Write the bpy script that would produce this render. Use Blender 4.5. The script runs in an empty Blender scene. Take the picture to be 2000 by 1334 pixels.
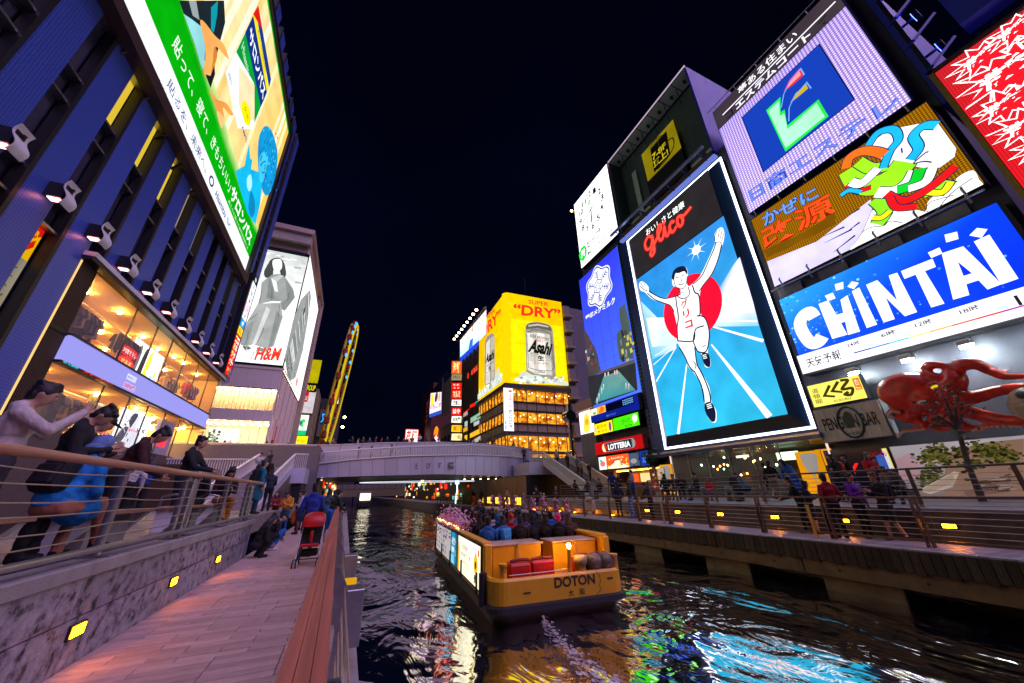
import bpy,bmesh,math,random
import numpy as np
from mathutils import Vector,Matrix,noise
from mathutils.geometry import tessellate_polygon
random.seed(11)
SC=bpy.context.scene
COL=SC.collection
# ------------------------------------------------------------------ camera, sky, light, exposure
# metres; the eye is the origin, x across the canal to the right, y along the canal, z up
FPX=693.0
_up=np.array([-44.,1652.,-FPX]);_up/=np.linalg.norm(_up)
_cy=np.array([-325.,-300.,-FPX]);_cy-=_up*(_cy@_up);_cy/=np.linalg.norm(_cy)
_cx=np.cross(_cy,_up)
ROT=np.array([_cx,_cy,_up])
cam_data=bpy.data.cameras.new('camera')
cam=bpy.data.objects.new('camera',cam_data)
COL.objects.link(cam)
cam_data.sensor_width=36.0
cam_data.lens=36.0*FPX/2000.0
cam_data.clip_start=0.05
cam_data.clip_end=1500.0
_m=Matrix.Identity(4)
for _i in range(3):
 for _j in range(3):
  _m[_i][_j]=ROT[_i,_j]
cam.matrix_world=_m
SC.camera=cam
world=bpy.data.worlds.new('World');SC.world=world
world.use_nodes=True
_nt=world.node_tree;_nt.nodes.clear()
_out=_nt.nodes.new('ShaderNodeOutputWorld')
_bg=_nt.nodes.new('ShaderNodeBackground');_bg.inputs['Strength'].default_value=1.0
_bg2=_nt.nodes.new('ShaderNodeBackground')
_add=_nt.nodes.new('ShaderNodeAddShader')
_sky=_nt.nodes.new('ShaderNodeTexSky');_sky.sky_type='NISHITA';_sky.sun_disc=False
_sky.sun_elevation=math.radians(-7.0);_sky.sun_rotation=math.radians(60.0)
_nt.links.new(_sky.outputs[0],_bg2.inputs['Color']);_bg2.inputs['Strength'].default_value=0.02
# the glow of the city on the night air: even navy, a little lighter low down
_tc=_nt.nodes.new('ShaderNodeTexCoord');_sx=_nt.nodes.new('ShaderNodeSeparateXYZ')
_nt.links.new(_tc.outputs['Generated'],_sx.inputs[0])
_rp=_nt.nodes.new('ShaderNodeValToRGB')
_rp.color_ramp.elements[0].position=0.0;_rp.color_ramp.elements[0].color=(0.0005,0.0014,0.0075,1)
_rp.color_ramp.elements[1].position=0.9;_rp.color_ramp.elements[1].color=(0.0002,0.0004,0.0030,1)
_nt.links.new(_sx.outputs['Z'],_rp.inputs[0])
_no=_nt.nodes.new('ShaderNodeTexNoise');_no.inputs['Scale'].default_value=2.2;_no.inputs['Detail'].default_value=5.0
_nt.links.new(_tc.outputs['Generated'],_no.inputs['Vector'])
_mr=_nt.nodes.new('ShaderNodeMapRange');_mr.inputs['From Min'].default_value=0.3;_mr.inputs['From Max'].default_value=0.75;_mr.inputs['To Min'].default_value=0.55;_mr.inputs['To Max'].default_value=1.5
_nt.links.new(_no.outputs[0],_mr.inputs[0]);_nt.links.new(_mr.outputs[0],_bg.inputs['Strength'])
_nt.links.new(_rp.outputs[0],_bg.inputs['Color'])
_nt.links.new(_bg.outputs[0],_add.inputs[0]);_nt.links.new(_bg2.outputs[0],_add.inputs[1])
_nt.links.new(_add.outputs[0],_out.inputs['Surface'])
fill_sun_data=bpy.data.lights.new('fill_sun','SUN');fill_sun_data.energy=1.6;fill_sun_data.angle=math.radians(55)  # soft violet fill sun, added for the glow of signs out of view
fill_sun_data.color=(0.70,0.47,1.0)
fill_sun=bpy.data.objects.new('fill_sun',fill_sun_data);COL.objects.link(fill_sun)
fill_sun.rotation_euler=Vector((-0.34,0.46,-0.82)).to_track_quat('-Z','Y').to_euler()
SC.view_settings.view_transform='Standard'
SC.view_settings.look='None'
SC.view_settings.exposure=0.4
SC.view_settings.gamma=1.0
SC.view_settings.use_curve_mapping=False
SC.render.engine='CYCLES'
cy=SC.cycles
cy.use_denoising=True
cy.max_bounces=6;cy.diffuse_bounces=3;cy.glossy_bounces=4;cy.transmission_bounces=4
cy.transparent_max_bounces=8
cy.caustics_reflective=False;cy.caustics_refractive=False
cy.sample_clamp_indirect=4.0
cy.use_light_tree=True
def ray(p):
 return ROT@np.array([p[0]-1000.0,667.0-p[1],-FPX])
def on(p,X=None,Y=None,Z=None):
 """point on a plane of the place seen at photograph pixel p (used to read off real positions)"""
 r=ray(p)
 k=X/r[0]if X is not None else Y/r[1]if Y is not None else Z/r[2]
 return Vector((float(r[0]*k),float(r[1]*k),float(r[2]*k)))
def crop(x0,y0,w,wpx):
 s=w/wpx
 return lambda pts:[(x0+x*s,y0+y*s)for x,y in pts]
# ------------------------------------------------------------------ colours and materials
def lin(c):
 """'#rrggbb' or 0-255 triple to linear"""
 if isinstance(c,str):
  c=c.lstrip('#');c=c if len(c)==6 else ''.join(q+q for q in c);c=tuple(int(c[i:i+2],16)for i in(0,2,4))
 o=[]
 for v in c[:3]:
  v=v/255.0
  o.append(v/12.92 if v<=0.04045 else((v+0.055)/1.055)**2.4)
 return tuple(o)
_MATS={}
def mat(name,col,rough=0.6,metal=0.0,var=0.15,scale=6.0,bump=0.0,bscale=40.0,spec=0.5,coat=0.0,alpha=1.0,trans=0.0,stretch=None):
 """Principled with mottled base colour and a fine bump"""
 key=name
 if key in _MATS:return _MATS[key]
 m=bpy.data.materials.new(name);m.use_nodes=True
 nt=m.node_tree;b=nt.nodes['Principled BSDF']
 c=lin(col)if not(isinstance(col,tuple)and max(col)<=1.0)else col
 b.inputs['Roughness'].default_value=rough
 b.inputs['Metallic'].default_value=metal
 b.inputs['Specular IOR Level'].default_value=spec
 b.inputs['Coat Weight'].default_value=coat
 b.inputs['Transmission Weight'].default_value=trans
 if alpha<1:b.inputs['Alpha'].default_value=alpha
 tc=nt.nodes.new('ShaderNodeTexCoord')
 src=tc.outputs['Object']
 if stretch:
  mp=nt.nodes.new('ShaderNodeMapping');mp.inputs['Scale'].default_value=stretch
  nt.links.new(src,mp.inputs[0]);src=mp.outputs[0]
 if var>0:
  n=nt.nodes.new('ShaderNodeTexNoise');n.inputs['Scale'].default_value=scale
  n.inputs['Detail'].default_value=6.0;n.inputs['Roughness'].default_value=0.65
  nt.links.new(src,n.inputs['Vector'])
  r=nt.nodes.new('ShaderNodeValToRGB')
  r.color_ramp.elements[0].position=0.3;r.color_ramp.elements[1].position=0.72
  r.color_ramp.elements[0].color=(*[max(0,v*(1-var))for v in c],1)
  r.color_ramp.elements[1].color=(*[min(1,v*(1+var))for v in c],1)
  nt.links.new(n.outputs[0],r.inputs[0]);nt.links.new(r.outputs[0],b.inputs['Base Color'])
  mr=nt.nodes.new('ShaderNodeMapRange');mr.inputs['To Min'].default_value=max(0.02,rough-0.08);mr.inputs['To Max'].default_value=min(1,rough+0.1)
  nt.links.new(n.outputs['Fac'],mr.inputs[0]);nt.links.new(mr.outputs[0],b.inputs['Roughness'])
 else:
  b.inputs['Base Color'].default_value=(*c,1)
 if bump>0:
  n2=nt.nodes.new('ShaderNodeTexNoise');n2.inputs['Scale'].default_value=bscale;n2.inputs['Detail'].default_value=4.0
  nt.links.new(src,n2.inputs['Vector'])
  bp=nt.nodes.new('ShaderNodeBump');bp.inputs['Strength'].default_value=bump;bp.inputs['Distance'].default_value=0.02
  nt.links.new(n2.outputs['Fac'],bp.inputs['Height']);nt.links.new(bp.outputs[0],b.inputs['Normal'])
 _MATS[key]=m
 return m
def vary(m,lo=0.78,hi=1.18):
 """each piece of a kind gets its own tone"""
 nt=m.node_tree;b=nt.nodes['Principled BSDF'];s=b.inputs['Base Color'].links[0].from_socket
 oi=nt.nodes.new('ShaderNodeObjectInfo');mr=nt.nodes.new('ShaderNodeMapRange');mr.inputs['To Min'].default_value=lo;mr.inputs['To Max'].default_value=hi
 mx=nt.nodes.new('ShaderNodeVectorMath');mx.operation='SCALE'
 nt.links.new(oi.outputs['Random'],mr.inputs[0]);nt.links.new(s,mx.inputs[0]);nt.links.new(mr.outputs[0],mx.inputs['Scale']);nt.links.new(mx.outputs[0],b.inputs['Base Color'])
 return m
def emit(name,col,strength=1.0,sample=True):
 if name in _MATS:return _MATS[name]
 m=bpy.data.materials.new(name);m.use_nodes=True
 nt=m.node_tree;nt.nodes.clear()
 o=nt.nodes.new('ShaderNodeOutputMaterial');e=nt.nodes.new('ShaderNodeEmission')
 e.inputs['Color'].default_value=(*lin(col),1);e.inputs['Strength'].default_value=strength
 nt.links.new(e.outputs[0],o.inputs['Surface'])
 if not sample:m.cycles.emission_sampling='NONE'
 _MATS[name]=m
 return m
def art_mat(strength=1.0,dots=None,sample=True,print_=False):
 """lit sign face: the print's own colours (colour attribute 'ink') shining; dots = (pitch, low, radius) of an LED grid in the sign's plane"""
 key='lit_print_%s_%s_%s_%s'%(strength,dots,sample,print_)
 if key in _MATS:return _MATS[key]
 m=bpy.data.materials.new('painted_print' if print_ else 'lit_print');m.use_nodes=True
 nt=m.node_tree
 if not print_:nt.nodes.clear()
 a=nt.nodes.new('ShaderNodeAttribute');a.attribute_name='ink'
 if print_:
  b=nt.nodes['Principled BSDF'];b.inputs['Roughness'].default_value=0.55
  nt.links.new(a.outputs['Color'],b.inputs['Base Color'])
  _MATS[key]=m;return m
 o=nt.nodes.new('ShaderNodeOutputMaterial');e=nt.nodes.new('ShaderNodeEmission')
 nt.links.new(a.outputs['Color'],e.inputs['Color'])
 g=nt.nodes.new('ShaderNodeNewGeometry');
 if dots:
  pitch,low,rad=dots
  sx=nt.nodes.new('ShaderNodeSeparateXYZ');nt.links.new(g.outputs['Position'],sx.inputs[0])
  prod=None
  dd=[]
  for ax in('Y','Z'):
   q=nt.nodes.new('ShaderNodeMath');q.operation='DIVIDE';q.inputs[1].default_value=pitch
   nt.links.new(sx.outputs[ax],q.inputs[0])
   fr=nt.nodes.new('ShaderNodeMath');fr.operation='FRACT';nt.links.new(q.outputs[0],fr.inputs[0])
   sb=nt.nodes.new('ShaderNodeMath');sb.operation='SUBTRACT';sb.inputs[1].default_value=0.5
   nt.links.new(fr.outputs[0],sb.inputs[0])
   pw=nt.nodes.new('ShaderNodeMath');pw.operation='MULTIPLY'
   nt.links.new(sb.outputs[0],pw.inputs[0]);nt.links.new(sb.outputs[0],pw.inputs[1]);dd.append(pw)
  ad=nt.nodes.new('ShaderNodeMath');ad.operation='ADD'
  nt.links.new(dd[0].outputs[0],ad.inputs[0]);nt.links.new(dd[1].outputs[0],ad.inputs[1])
  mr=nt.nodes.new('ShaderNodeMapRange');mr.interpolation_type='SMOOTHSTEP'
  mr.inputs['From Min'].default_value=rad*rad*0.5;mr.inputs['From Max'].default_value=rad*rad*1.5
  mr.inputs['To Min'].default_value=strength;mr.inputs['To Max'].default_value=strength*low
  nt.links.new(ad.outputs[0],mr.inputs[0]);nt.links.new(mr.outputs[0],e.inputs['Strength'])
 else:
  # faint unevenness of the tubes behind the face
  n=nt.nodes.new('ShaderNodeTexNoise');n.inputs['Scale'].default_value=0.6
  nt.links.new(g.outputs['Position'],n.inputs['Vector'])
  mr=nt.nodes.new('ShaderNodeMapRange');mr.inputs['From Min'].default_value=0.3;mr.inputs['From Max'].default_value=0.7
  mr.inputs['To Min'].default_value=strength*0.84;mr.inputs['To Max'].default_value=strength*1.1
  nt.links.new(n.outputs['Fac'],mr.inputs[0]);nt.links.new(mr.outputs[0],e.inputs['Strength'])
 nt.links.new(e.outputs[0],o.inputs['Surface'])
 if not sample:m.cycles.emission_sampling='NONE'
 _MATS[key]=m
 return m
# ------------------------------------------------------------------ objects
def tag(o,label=None,cat=None,group=None,kind=None):
 if label:o['label']=label
 if cat:o['category']=cat
 if group:o['group']=group
 if kind:o['kind']=kind
 return o
def thing(name,loc,label,cat,group=None,rz=0.0):
 o=bpy.data.objects.new(name,None);COL.objects.link(o)
 o.empty_display_size=0.2
 o.location=loc;o.rotation_euler=(0,0,rz)
 return tag(o,label,cat,group)
def children(o):
 return[c for c in bpy.data.objects if c.parent==o]
_KIDS={}
def set_parent(o,p):
 o.parent=p
 _KIDS.setdefault(p.name,[]).append(o)
def link_mesh(name,me,parent=None):
 o=bpy.data.objects.new(name,me);COL.objects.link(o)
 if parent is not None:set_parent(o,parent)
 return o
def copy_tree(o,parent=None,loc=None,rz=None):
 c=o.copy();COL.objects.link(c)
 if parent is not None:set_parent(c,parent)
 if loc is not None:c.location=loc
 if rz is not None:c.rotation_euler=(0,0,rz)
 for k in _KIDS.get(o.name,[]):copy_tree(k,c)
 return c
class MB:
 """collects faces of one mesh; points are in the place's metres unless a frame is given"""
 def __init__(s,M=None):
  s.v=[];s.f=[];s.mi=[];s.sm=[];s.M=M;s.m=0
 def add(s,vs,fs,smooth=False):
  k=len(s.v)
  s.v+=[tuple(s.M@Vector(p))if s.M else tuple(p)for p in vs]
  for f in fs:
   s.f.append([k+i for i in f]);s.mi.append(s.m);s.sm.append(smooth)
  return s
 def box(s,x0,x1,y0,y1,z0,z1,bev=0.0):
  x0,x1=min(x0,x1),max(x0,x1);y0,y1=min(y0,y1),max(y0,y1);z0,z1=min(z0,z1),max(z0,z1)
  if bev<=0:
   s.add([(x0,y0,z0),(x1,y0,z0),(x1,y1,z0),(x0,y1,z0),(x0,y0,z1),(x1,y0,z1),(x1,y1,z1),(x0,y1,z1)],
[(0,3,2,1),(4,5,6,7),(0,1,5,4),(1,2,6,5),(2,3,7,6),(3,0,4,7)])
  else:
   b=min(bev,(x1-x0)*.45,(y1-y0)*.45,(z1-z0)*.45)
   bm=bmesh.new();bmesh.ops.create_cube(bm,size=1.0)
   for v in bm.verts:
    v.co=Vector(((x0+x1)/2+v.co.x*(x1-x0),(y0+y1)/2+v.co.y*(y1-y0),(z0+z1)/2+v.co.z*(z1-z0)))
   bmesh.ops.bevel(bm,geom=bm.edges[:],offset=b,segments=1,affect='EDGES')
   bm.verts.index_update()
   s.add([v.co[:]for v in bm.verts],[[v.index for v in f.verts]for f in bm.faces]);bm.free()
  return s
 def obox(s,a,b,w,h,up=(0,0,1)):
  """bar of section w x h from a to b"""
  a=Vector(a);b=Vector(b);d=(b-a).normalized();up=Vector(up)
  x=d.cross(up)
  if x.length<1e-4:x=d.cross(Vector((0,1,0)))
  x.normalize();y=x.cross(d).normalized()
  vs=[]
  for p in(a,b):
   for i,j in((-1,-1),(1,-1),(1,1),(-1,1)):
    vs.append(tuple(p+x*(i*w/2)+y*(j*h/2)))
  s.add(vs,[(0,1,2,3),(7,6,5,4),(0,4,5,1),(1,5,6,2),(2,6,7,3),(3,7,4,0)])
  return s
 def tube(s,path,r,n=8,cap=True,smooth=True):
  path=[Vector(p)for p in path]
  rr=r if isinstance(r,(list,tuple))else[r]*len(path)
  rings=[];prev=None
  for i,p in enumerate(path):
   d=(path[min(i+1,len(path)-1)]-path[max(i-1,0)])
   if d.length<1e-9:d=Vector((0,0,1))
   d.normalize()
   if prev is None:
    x=d.cross(Vector((0,0,1)))
    if x.length<1e-3:x=d.cross(Vector((0,1,0)))
   else:
    x=prev-d*prev.dot(d)
    if x.length<1e-5:x=d.cross(Vector((0,1,0)))
   x.normalize();prev=x;y=d.cross(x)
   rings.append([tuple(p+x*(math.cos(2*math.pi*k/n)*rr[i])+y*(math.sin(2*math.pi*k/n)*rr[i]))for k in range(n)])
  vs=[q for g in rings for q in g];fs=[]
  for i in range(len(rings)-1):
   for k in range(n):
    a=i*n+k;b=i*n+(k+1)%n
    fs.append((a,b,b+n,a+n))
  s.add(vs,fs,smooth)
  if cap:
   s.add(rings[0],[list(range(n))[::-1]]);s.add(rings[-1],[list(range(n))])
  return s
 def cyl(s,c,r,h,n=16,r2=None):
  c=Vector(c)
  return s.tube([c,c+Vector((0,0,h))],[r,r if r2 is None else r2],n)
 def ell(s,c,r,n=12,m=8,rot=None):
  c=Vector(c);vs=[];fs=[]
  for i in range(m+1):
   t=math.pi*i/m
   for k in range(n):
    p=2*math.pi*k/n
    q=Vector((r[0]*math.sin(t)*math.cos(p),r[1]*math.sin(t)*math.sin(p),r[2]*math.cos(t)))
    if rot:q=rot@q
    vs.append(tuple(c+q))
  for i in range(m):
   for k in range(n):
    a=i*n+k;b=i*n+(k+1)%n
    fs.append((a,a+n,b+n,b))
  return s.add(vs,fs,True)
 def quad(s,a,b,c,d):
  return s.add([a,b,c,d],[(0,1,2,3)])
 def prism(s,poly,h0,h1,axis='z'):
  """closed outline (list of 2d) pulled between h0 and h1 along an axis; 2d = (x,y) for z, (y,z) for x, (x,z) for y"""
  def put(p,h):
   return(p[0],p[1],h)if axis=='z' else(h,p[0],p[1])if axis=='x' else(p[0],h,p[1])
  n=len(poly)
  vs=[put(p,h0)for p in poly]+[put(p,h1)for p in poly]
  fs=[(i,(i+1)%n,n+(i+1)%n,n+i)for i in range(n)]
  tri=tessellate_polygon([[Vector((p[0],p[1],0))for p in poly]])
  fs+=[tuple(t)[::-1]for t in tri]+[tuple(n+i for i in t)for t in tri]
  return s.add(vs,fs)
 def grid(s,pts,smooth=True,closed=False):
  """rows of points"""
  n=len(pts[0]);vs=[p for r in pts for p in r];fs=[]
  for i in range(len(pts)-1):
   for k in range(n if closed else n-1):
    a=i*n+k;b=i*n+(k+1)%n
    fs.append((a,b,b+n,a+n))
  return s.add(vs,fs,smooth)
 def mesh(s,name,mats,off=None):
  me=bpy.data.meshes.new(name)
  vs=s.v
  if off is not None:vs=[(p[0]-off[0],p[1]-off[1],p[2]-off[2])for p in vs]
  me.from_pydata(vs,[],s.f)
  ms=mats if isinstance(mats,(list,tuple))else[mats]
  for m in ms:me.materials.append(m)
  me.polygons.foreach_set('material_index',s.mi)
  me.polygons.foreach_set('use_smooth',s.sm)
  bm=bmesh.new();bm.from_mesh(me);bmesh.ops.recalc_face_normals(bm,faces=bm.faces);bm.to_mesh(me);bm.free()
  me.update()
  return me
 def build(s,name,mats,parent=None,local=False):
  off=None
  if parent is not None and not local:off=origin_of(parent)
  return link_mesh(name,s.mesh(name,mats,off),parent)
def origin_of(o):
 p=Vector((0,0,0))
 while o is not None:
  p=p+o.location;o=o.parent
 return p
# ------------------------------------------------------------------ lettering and sign faces
_TXT={}
def glyphs(body,bold=0.0,shear=0.0,spacing=1.0):
 key=(body,bold,shear,spacing)
 if key in _TXT:return _TXT[key]
 c=bpy.data.curves.new('t','FONT');c.body=body;c.size=1.0;c.offset=bold;c.shear=shear
 c.space_character=spacing;c.resolution_u=3;c.fill_mode='FRONT'
 o=bpy.data.objects.new('t',c);COL.objects.link(o)
 dg=bpy.context.evaluated_depsgraph_get()
 me=o.evaluated_get(dg).to_mesh()
 vs=[(v.co.x,v.co.y)for v in me.vertices];fs=[tuple(p.vertices)for p in me.polygons]
 o.evaluated_get(dg).to_mesh_clear()
 bpy.data.objects.remove(o);bpy.data.curves.remove(c)
 if not vs:vs=[(0,0)];fs=[]
 xs=[p[0]for p in vs];ys=[p[1]for p in vs]
 x0,x1,y0,y1=min(xs),max(xs),min(ys),max(ys)
 w=max(1e-6,x1-x0);h=max(1e-6,y1-y0)
 r=([((p[0]-x0)/w,(p[1]-y0)/h)for p in vs],fs,w/h)
 _TXT[key]=r
 return r
class Sign:
 """flat printed face: origin O at its lower left as one looks at it, u to the right, v up; each layer of ink sits a hair above the last"""
 STEP=0.0016
 def __init__(s,O,u,v,parent=None):
  s.O=Vector(O);s.u=Vector(u).normalized();s.v=Vector(v).normalized();s.n=s.u.cross(s.v)
  s.parent=parent;s.new()
 def new(s):
  s.vs=[];s.fs=[];s.cs=[];return s
 z=0.0;xmin=-1e9
 def P(s,p):
  """photograph pixel to sign coordinates"""
  r=Vector([float(q)for q in ray(p)])
  k=s.O.dot(s.n)/r.dot(s.n)
  d=r*k-s.O
  return(d.dot(s.u),d.dot(s.v))
 def PP(s,pts):return[s.P(p)for p in pts]
 def raw(s,pts,faces,cols):
  k=len(s.vs);s.z+=s.STEP
  for p in pts:
   s.vs.append(tuple(s.O+s.u*p[0]+s.v*p[1]+s.n*s.z))
  for f in faces:
   s.fs.append([k+i for i in f])
  s.cs+=cols if isinstance(cols,list)else[cols]*len(pts)
  return s
 def poly(s,pts,col):
  tri=tessellate_polygon([[Vector((p[0],p[1],0))for p in pts]])
  fs=[]
  for t in tri:
   a,b,c=[pts[i]for i in t]
   ar=(b[0]-a[0])*(c[1]-a[1])-(b[1]-a[1])*(c[0]-a[0])
   if abs(ar)>1e-12:fs.append(tuple(t)if ar>0 else tuple(t)[::-1])
  return s.raw(pts,fs,lin(col))
 def rect(s,x,y,w,h,col,top=None,right=None):
  c=lin(col);t=lin(top)if top else c
  if right:
   r=lin(right);cs=[c,r,r,c]
  else:cs=[c,c,t,t]
  return s.raw([(x,y),(x+w,y),(x+w,y+h),(x,y+h)],[(0,1,2,3)],cs)
 def quad4(s,pts,cols):
  return s.raw(pts,[(0,1,2,3)],[lin(c)for c in cols])
 def ell(s,cx,cy_,rx,ry,col,n=28,a0=0,a1=360,edge=None,rot=0):
  full=abs(a1-a0)>=360
  k=n if full else n+1
  cr,sr=math.cos(rot),math.sin(rot)
  pts=[(cx,cy_)]
  for i in range(k):
   t=math.radians(a0+(a1-a0)*i/n);x=rx*math.cos(t);y=ry*math.sin(t)
   pts.append((cx+x*cr-y*sr,cy_+x*sr+y*cr))
  fs=[(0,i,i%k+1)if full else(0,i,i+1)for i in range(1,k+1 if full else k)]
  c=lin(col);e=lin(edge)if edge else c
  return s.raw(pts,fs,[c]+[e]*k)
 def line(s,pts,w,col,closed=False):
  if closed:pts=list(pts)+[pts[0]]
  ws=w if isinstance(w,(list,tuple))else[w]*len(pts)
  vs=[];fs=[]
  n=len(pts)
  for i in range(n):
   a=Vector(pts[max(i-1,0)]);b=Vector(pts[i]);c=Vector(pts[min(i+1,n-1)])
   if closed and i in(0,n-1):a=Vector(pts[n-2]);c=Vector(pts[1])
   d1=(b-a);d2=(c-b)
   if d1.length<1e-9:d1=d2
   if d2.length<1e-9:d2=d1
   if d1.length<1e-9:d1=d2=Vector((1,0))
   d1.normalize();d2.normalize();t=d1+d2
   if t.length<0.2:t=d1
   t.normalize();nn=Vector((-t.y,t.x));k=1.0/max(0.5,nn.dot(Vector((-d1.y,d1.x))))
   vs+=[tuple(b+nn*(ws[i]*k/2)),tuple(b-nn*(ws[i]*k/2))]
  for i in range(n-1):
   fs.append((2*i+1,2*i+3,2*i+2,2*i))
  return s.raw(vs,fs,lin(col))
 def curve(s,pts,w,col,closed=False,k=5):
  return s.line(smooth_path(pts,k,closed),w,col)
 def blob(s,pts,col,k=5):
  return s.poly(smooth_path(pts,k,True)[:-1],col)
 def star(s,cx,cy_,r0,r1,n,col,rot=0.0,sy=1.0):
  pts=[]
  for i in range(2*n):
   t=rot+math.pi*i/n;r=r0 if i%2==0 else r1
   if isinstance(r,(list,tuple)):r=random.uniform(*r)
   pts.append((cx+r*math.cos(t),cy_+r*math.sin(t)*sy))
  pts=[(max(p[0],s.xmin),p[1])for p in pts]
  return s.poly(pts,col)
 def text(s,body,x,y,w,h,col,bold=0.0,shear=0.0,keep=False,spacing=1.0,rot=0.0,skew=0.0):
  vs,fs,asp=glyphs(body,bold,shear,spacing)
  if keep:
   nw=h*asp
   if nw<w:x+=(w-nw)/2;w=nw
  c,q=math.cos(rot),math.sin(rot)
  pts=[]
  for p in vs:
   a,b=p[0]*w,p[1]*h+skew*p[0]*w
   pts.append((x+a*c-b*q,y+a*q+b*c))
  return s.raw(pts,fs,lin(col))
 def textpx(s,body,corners,col,bold=0.0,shear=0.0):
  """text stretched on the quadrilateral whose corners (bl, br, tr, tl) are given in sign coordinates"""
  vs,fs,asp=glyphs(body,bold,shear)
  bl,br,tr,tl=[Vector(c)for c in corners]
  pts=[]
  for p in vs:
   a=bl.lerp(br,p[0]);b=tl.lerp(tr,p[0]);q=a.lerp(b,p[1]);pts.append((q.x,q.y))
  return s.raw(pts,fs,lin(col))
 def vtext(s,body,x,y,w,h,col,bold=0.0,gap=0.12):
  n=len(body);ch=h/n
  for i,c in enumerate(body):
   if c in 'ー|':s.rect(x+w*.42,y+h-(i+1)*ch+ch*.1,w*.16,ch*.8,col)
   else:s.text(c,x,y+h-(i+1)*ch+ch*gap/2,w,ch*(1-gap),col,bold)
  return s
 def build(s,name='picture',strength=1.0,dots=None,sample=True,print_=False,parent=None,local=False):
  parent=parent or s.parent
  off=origin_of(parent)if parent is not None and not local else Vector((0,0,0))
  me=bpy.data.meshes.new(name)
  me.from_pydata([tuple(Vector(p)-off)for p in s.vs],[],s.fs)
  ca=me.color_attributes.new('ink','FLOAT_COLOR','POINT')
  buf=np.ones((len(s.vs),4),dtype=np.float32);buf[:,:3]=np.array(s.cs,dtype=np.float32)
  ca.data.foreach_set('color',buf.ravel())
  me.materials.append(art_mat(strength,dots,sample,print_));me.update()
  o=link_mesh(name,me,parent)
  s.new()
  return o
def smooth_path(pts,k=5,closed=False):
 """Catmull-Rom through the points"""
 P=[Vector((*p,0.0))if len(p)==2 else Vector(p)for p in pts];n=len(P);out=[]
 dim=len(pts[0])
 rng=range(n)if closed else range(n-1)
 for i in rng:
  p0=P[(i-1)%n]if closed or i>0 else P[0];p1=P[i];p2=P[(i+1)%n]
  p3=P[(i+2)%n]if closed or i+2<n else P[n-1]
  for j in range(k):
   t=j/k
   q=0.5*((2*p1)+(p2-p0)*t+(2*p0-5*p1+4*p2-p3)*t*t+(3*p1-p0-3*p2+p3)*t**3)
   out.append(tuple(q[:dim]))
 out.append(tuple((P[0]if closed else P[-1])[:dim]))
 return out
def right_sign(y_far,z0,X,parent=None):
 """face on the right bank looking across the canal: u runs from the far end towards the camera's side"""
 return Sign((X,y_far,z0),(0,-1,0),(0,0,1),parent)
def left_sign(y_near,z0,X,parent=None):
 return Sign((X,y_near,z0),(0,1,0),(0,0,1),parent)
def front_sign(x0,z0,Y,parent=None):
 """face looking back along the canal at the camera"""
 return Sign((x0,Y,z0),(1,0,0),(0,0,1),parent)
# ================================================================== left bank
WATER=-2.75;WALK=-1.5;PROM=-0.57;STREET=4.0
M_concrete=mat('concrete',(0.30,0.28,0.27),0.75,var=0.25,scale=3,bump=0.3,bscale=60)
M_darkmetal=mat('dark_metal',(0.035,0.035,0.042),0.4,0.6,var=0.1)
M_steel=mat('brushed_steel',(0.42,0.42,0.45),0.32,0.9,var=0.12,scale=20)
M_black=mat('black_paint',(0.012,0.012,0.015),0.45,var=0.1)
M_white=mat('white_paint',(0.75,0.75,0.76),0.45,var=0.06)
M_glassdark=mat('dark_glass',(0.015,0.017,0.03),0.08,var=0.0,spec=0.8)
M_brown=mat('brown_bar',(0.06,0.035,0.025),0.5,var=0.2)
def tile_material():
 m=mat('blue_grey_tile',(0.036,0.08,0.45),0.35,var=0.12,scale=9)
 nt=m.node_tree;b=nt.nodes['Principled BSDF']
 tc=nt.nodes.new('ShaderNodeNewGeometry');sp=nt.nodes.new('ShaderNodeSeparateXYZ');cb=nt.nodes.new('ShaderNodeCombineXYZ')
 nt.links.new(tc.outputs['Position'],sp.inputs[0]);nt.links.new(sp.outputs['Y'],cb.inputs['X']);nt.links.new(sp.outputs['Z'],cb.inputs['Y'])
 br=nt.nodes.new('ShaderNodeTexBrick');br.offset=0.0;br.inputs['Scale'].default_value=1.0
 br.inputs['Brick Width'].default_value=0.12;br.inputs['Row Height'].default_value=0.12
 br.inputs['Mortar Size'].default_value=0.007;br.inputs['Mortar Smooth'].default_value=0.3
 nt.links.new(cb.outputs[0],br.inputs['Vector'])
 bp=nt.nodes.new('ShaderNodeBump');bp.inputs['Strength'].default_value=0.6;bp.inputs['Distance'].default_value=0.01;bp.invert=True
 nt.links.new(br.outputs['Fac'],bp.inputs['Height']);nt.links.new(bp.outputs[0],b.inputs['Normal'])
 mx=nt.nodes.new('ShaderNodeMixRGB');mx.inputs['Color2'].default_value=(0.13,0.20,0.58,1)
 old=b.inputs['Base Color'].links[0].from_socket
 nt.links.new(br.outputs['Fac'],mx.inputs[0]);nt.links.new(old,mx.inputs['Color1']);nt.links.new(mx.outputs[0],b.inputs['Base Color'])
 return m
M_tile=tile_material()
M_glasspurp=mat('window_glass',(0.05,0.045,0.075),0.12,var=0.2,scale=1.5,spec=0.9)
M_litwin=emit('window_light_yellow','#d9b936',0.85,sample=False)
M_litwin2=emit('window_light_pale','#b9a27a',0.55,sample=False)
M_lamp_pink=emit('pink_lamp','#ff8a86',8.0)
M_lamp_warm=emit('warm_lamp','#ffb648',18.0)
M_spot=emit('ceiling_spot','#ffbe58',380.0)
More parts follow.
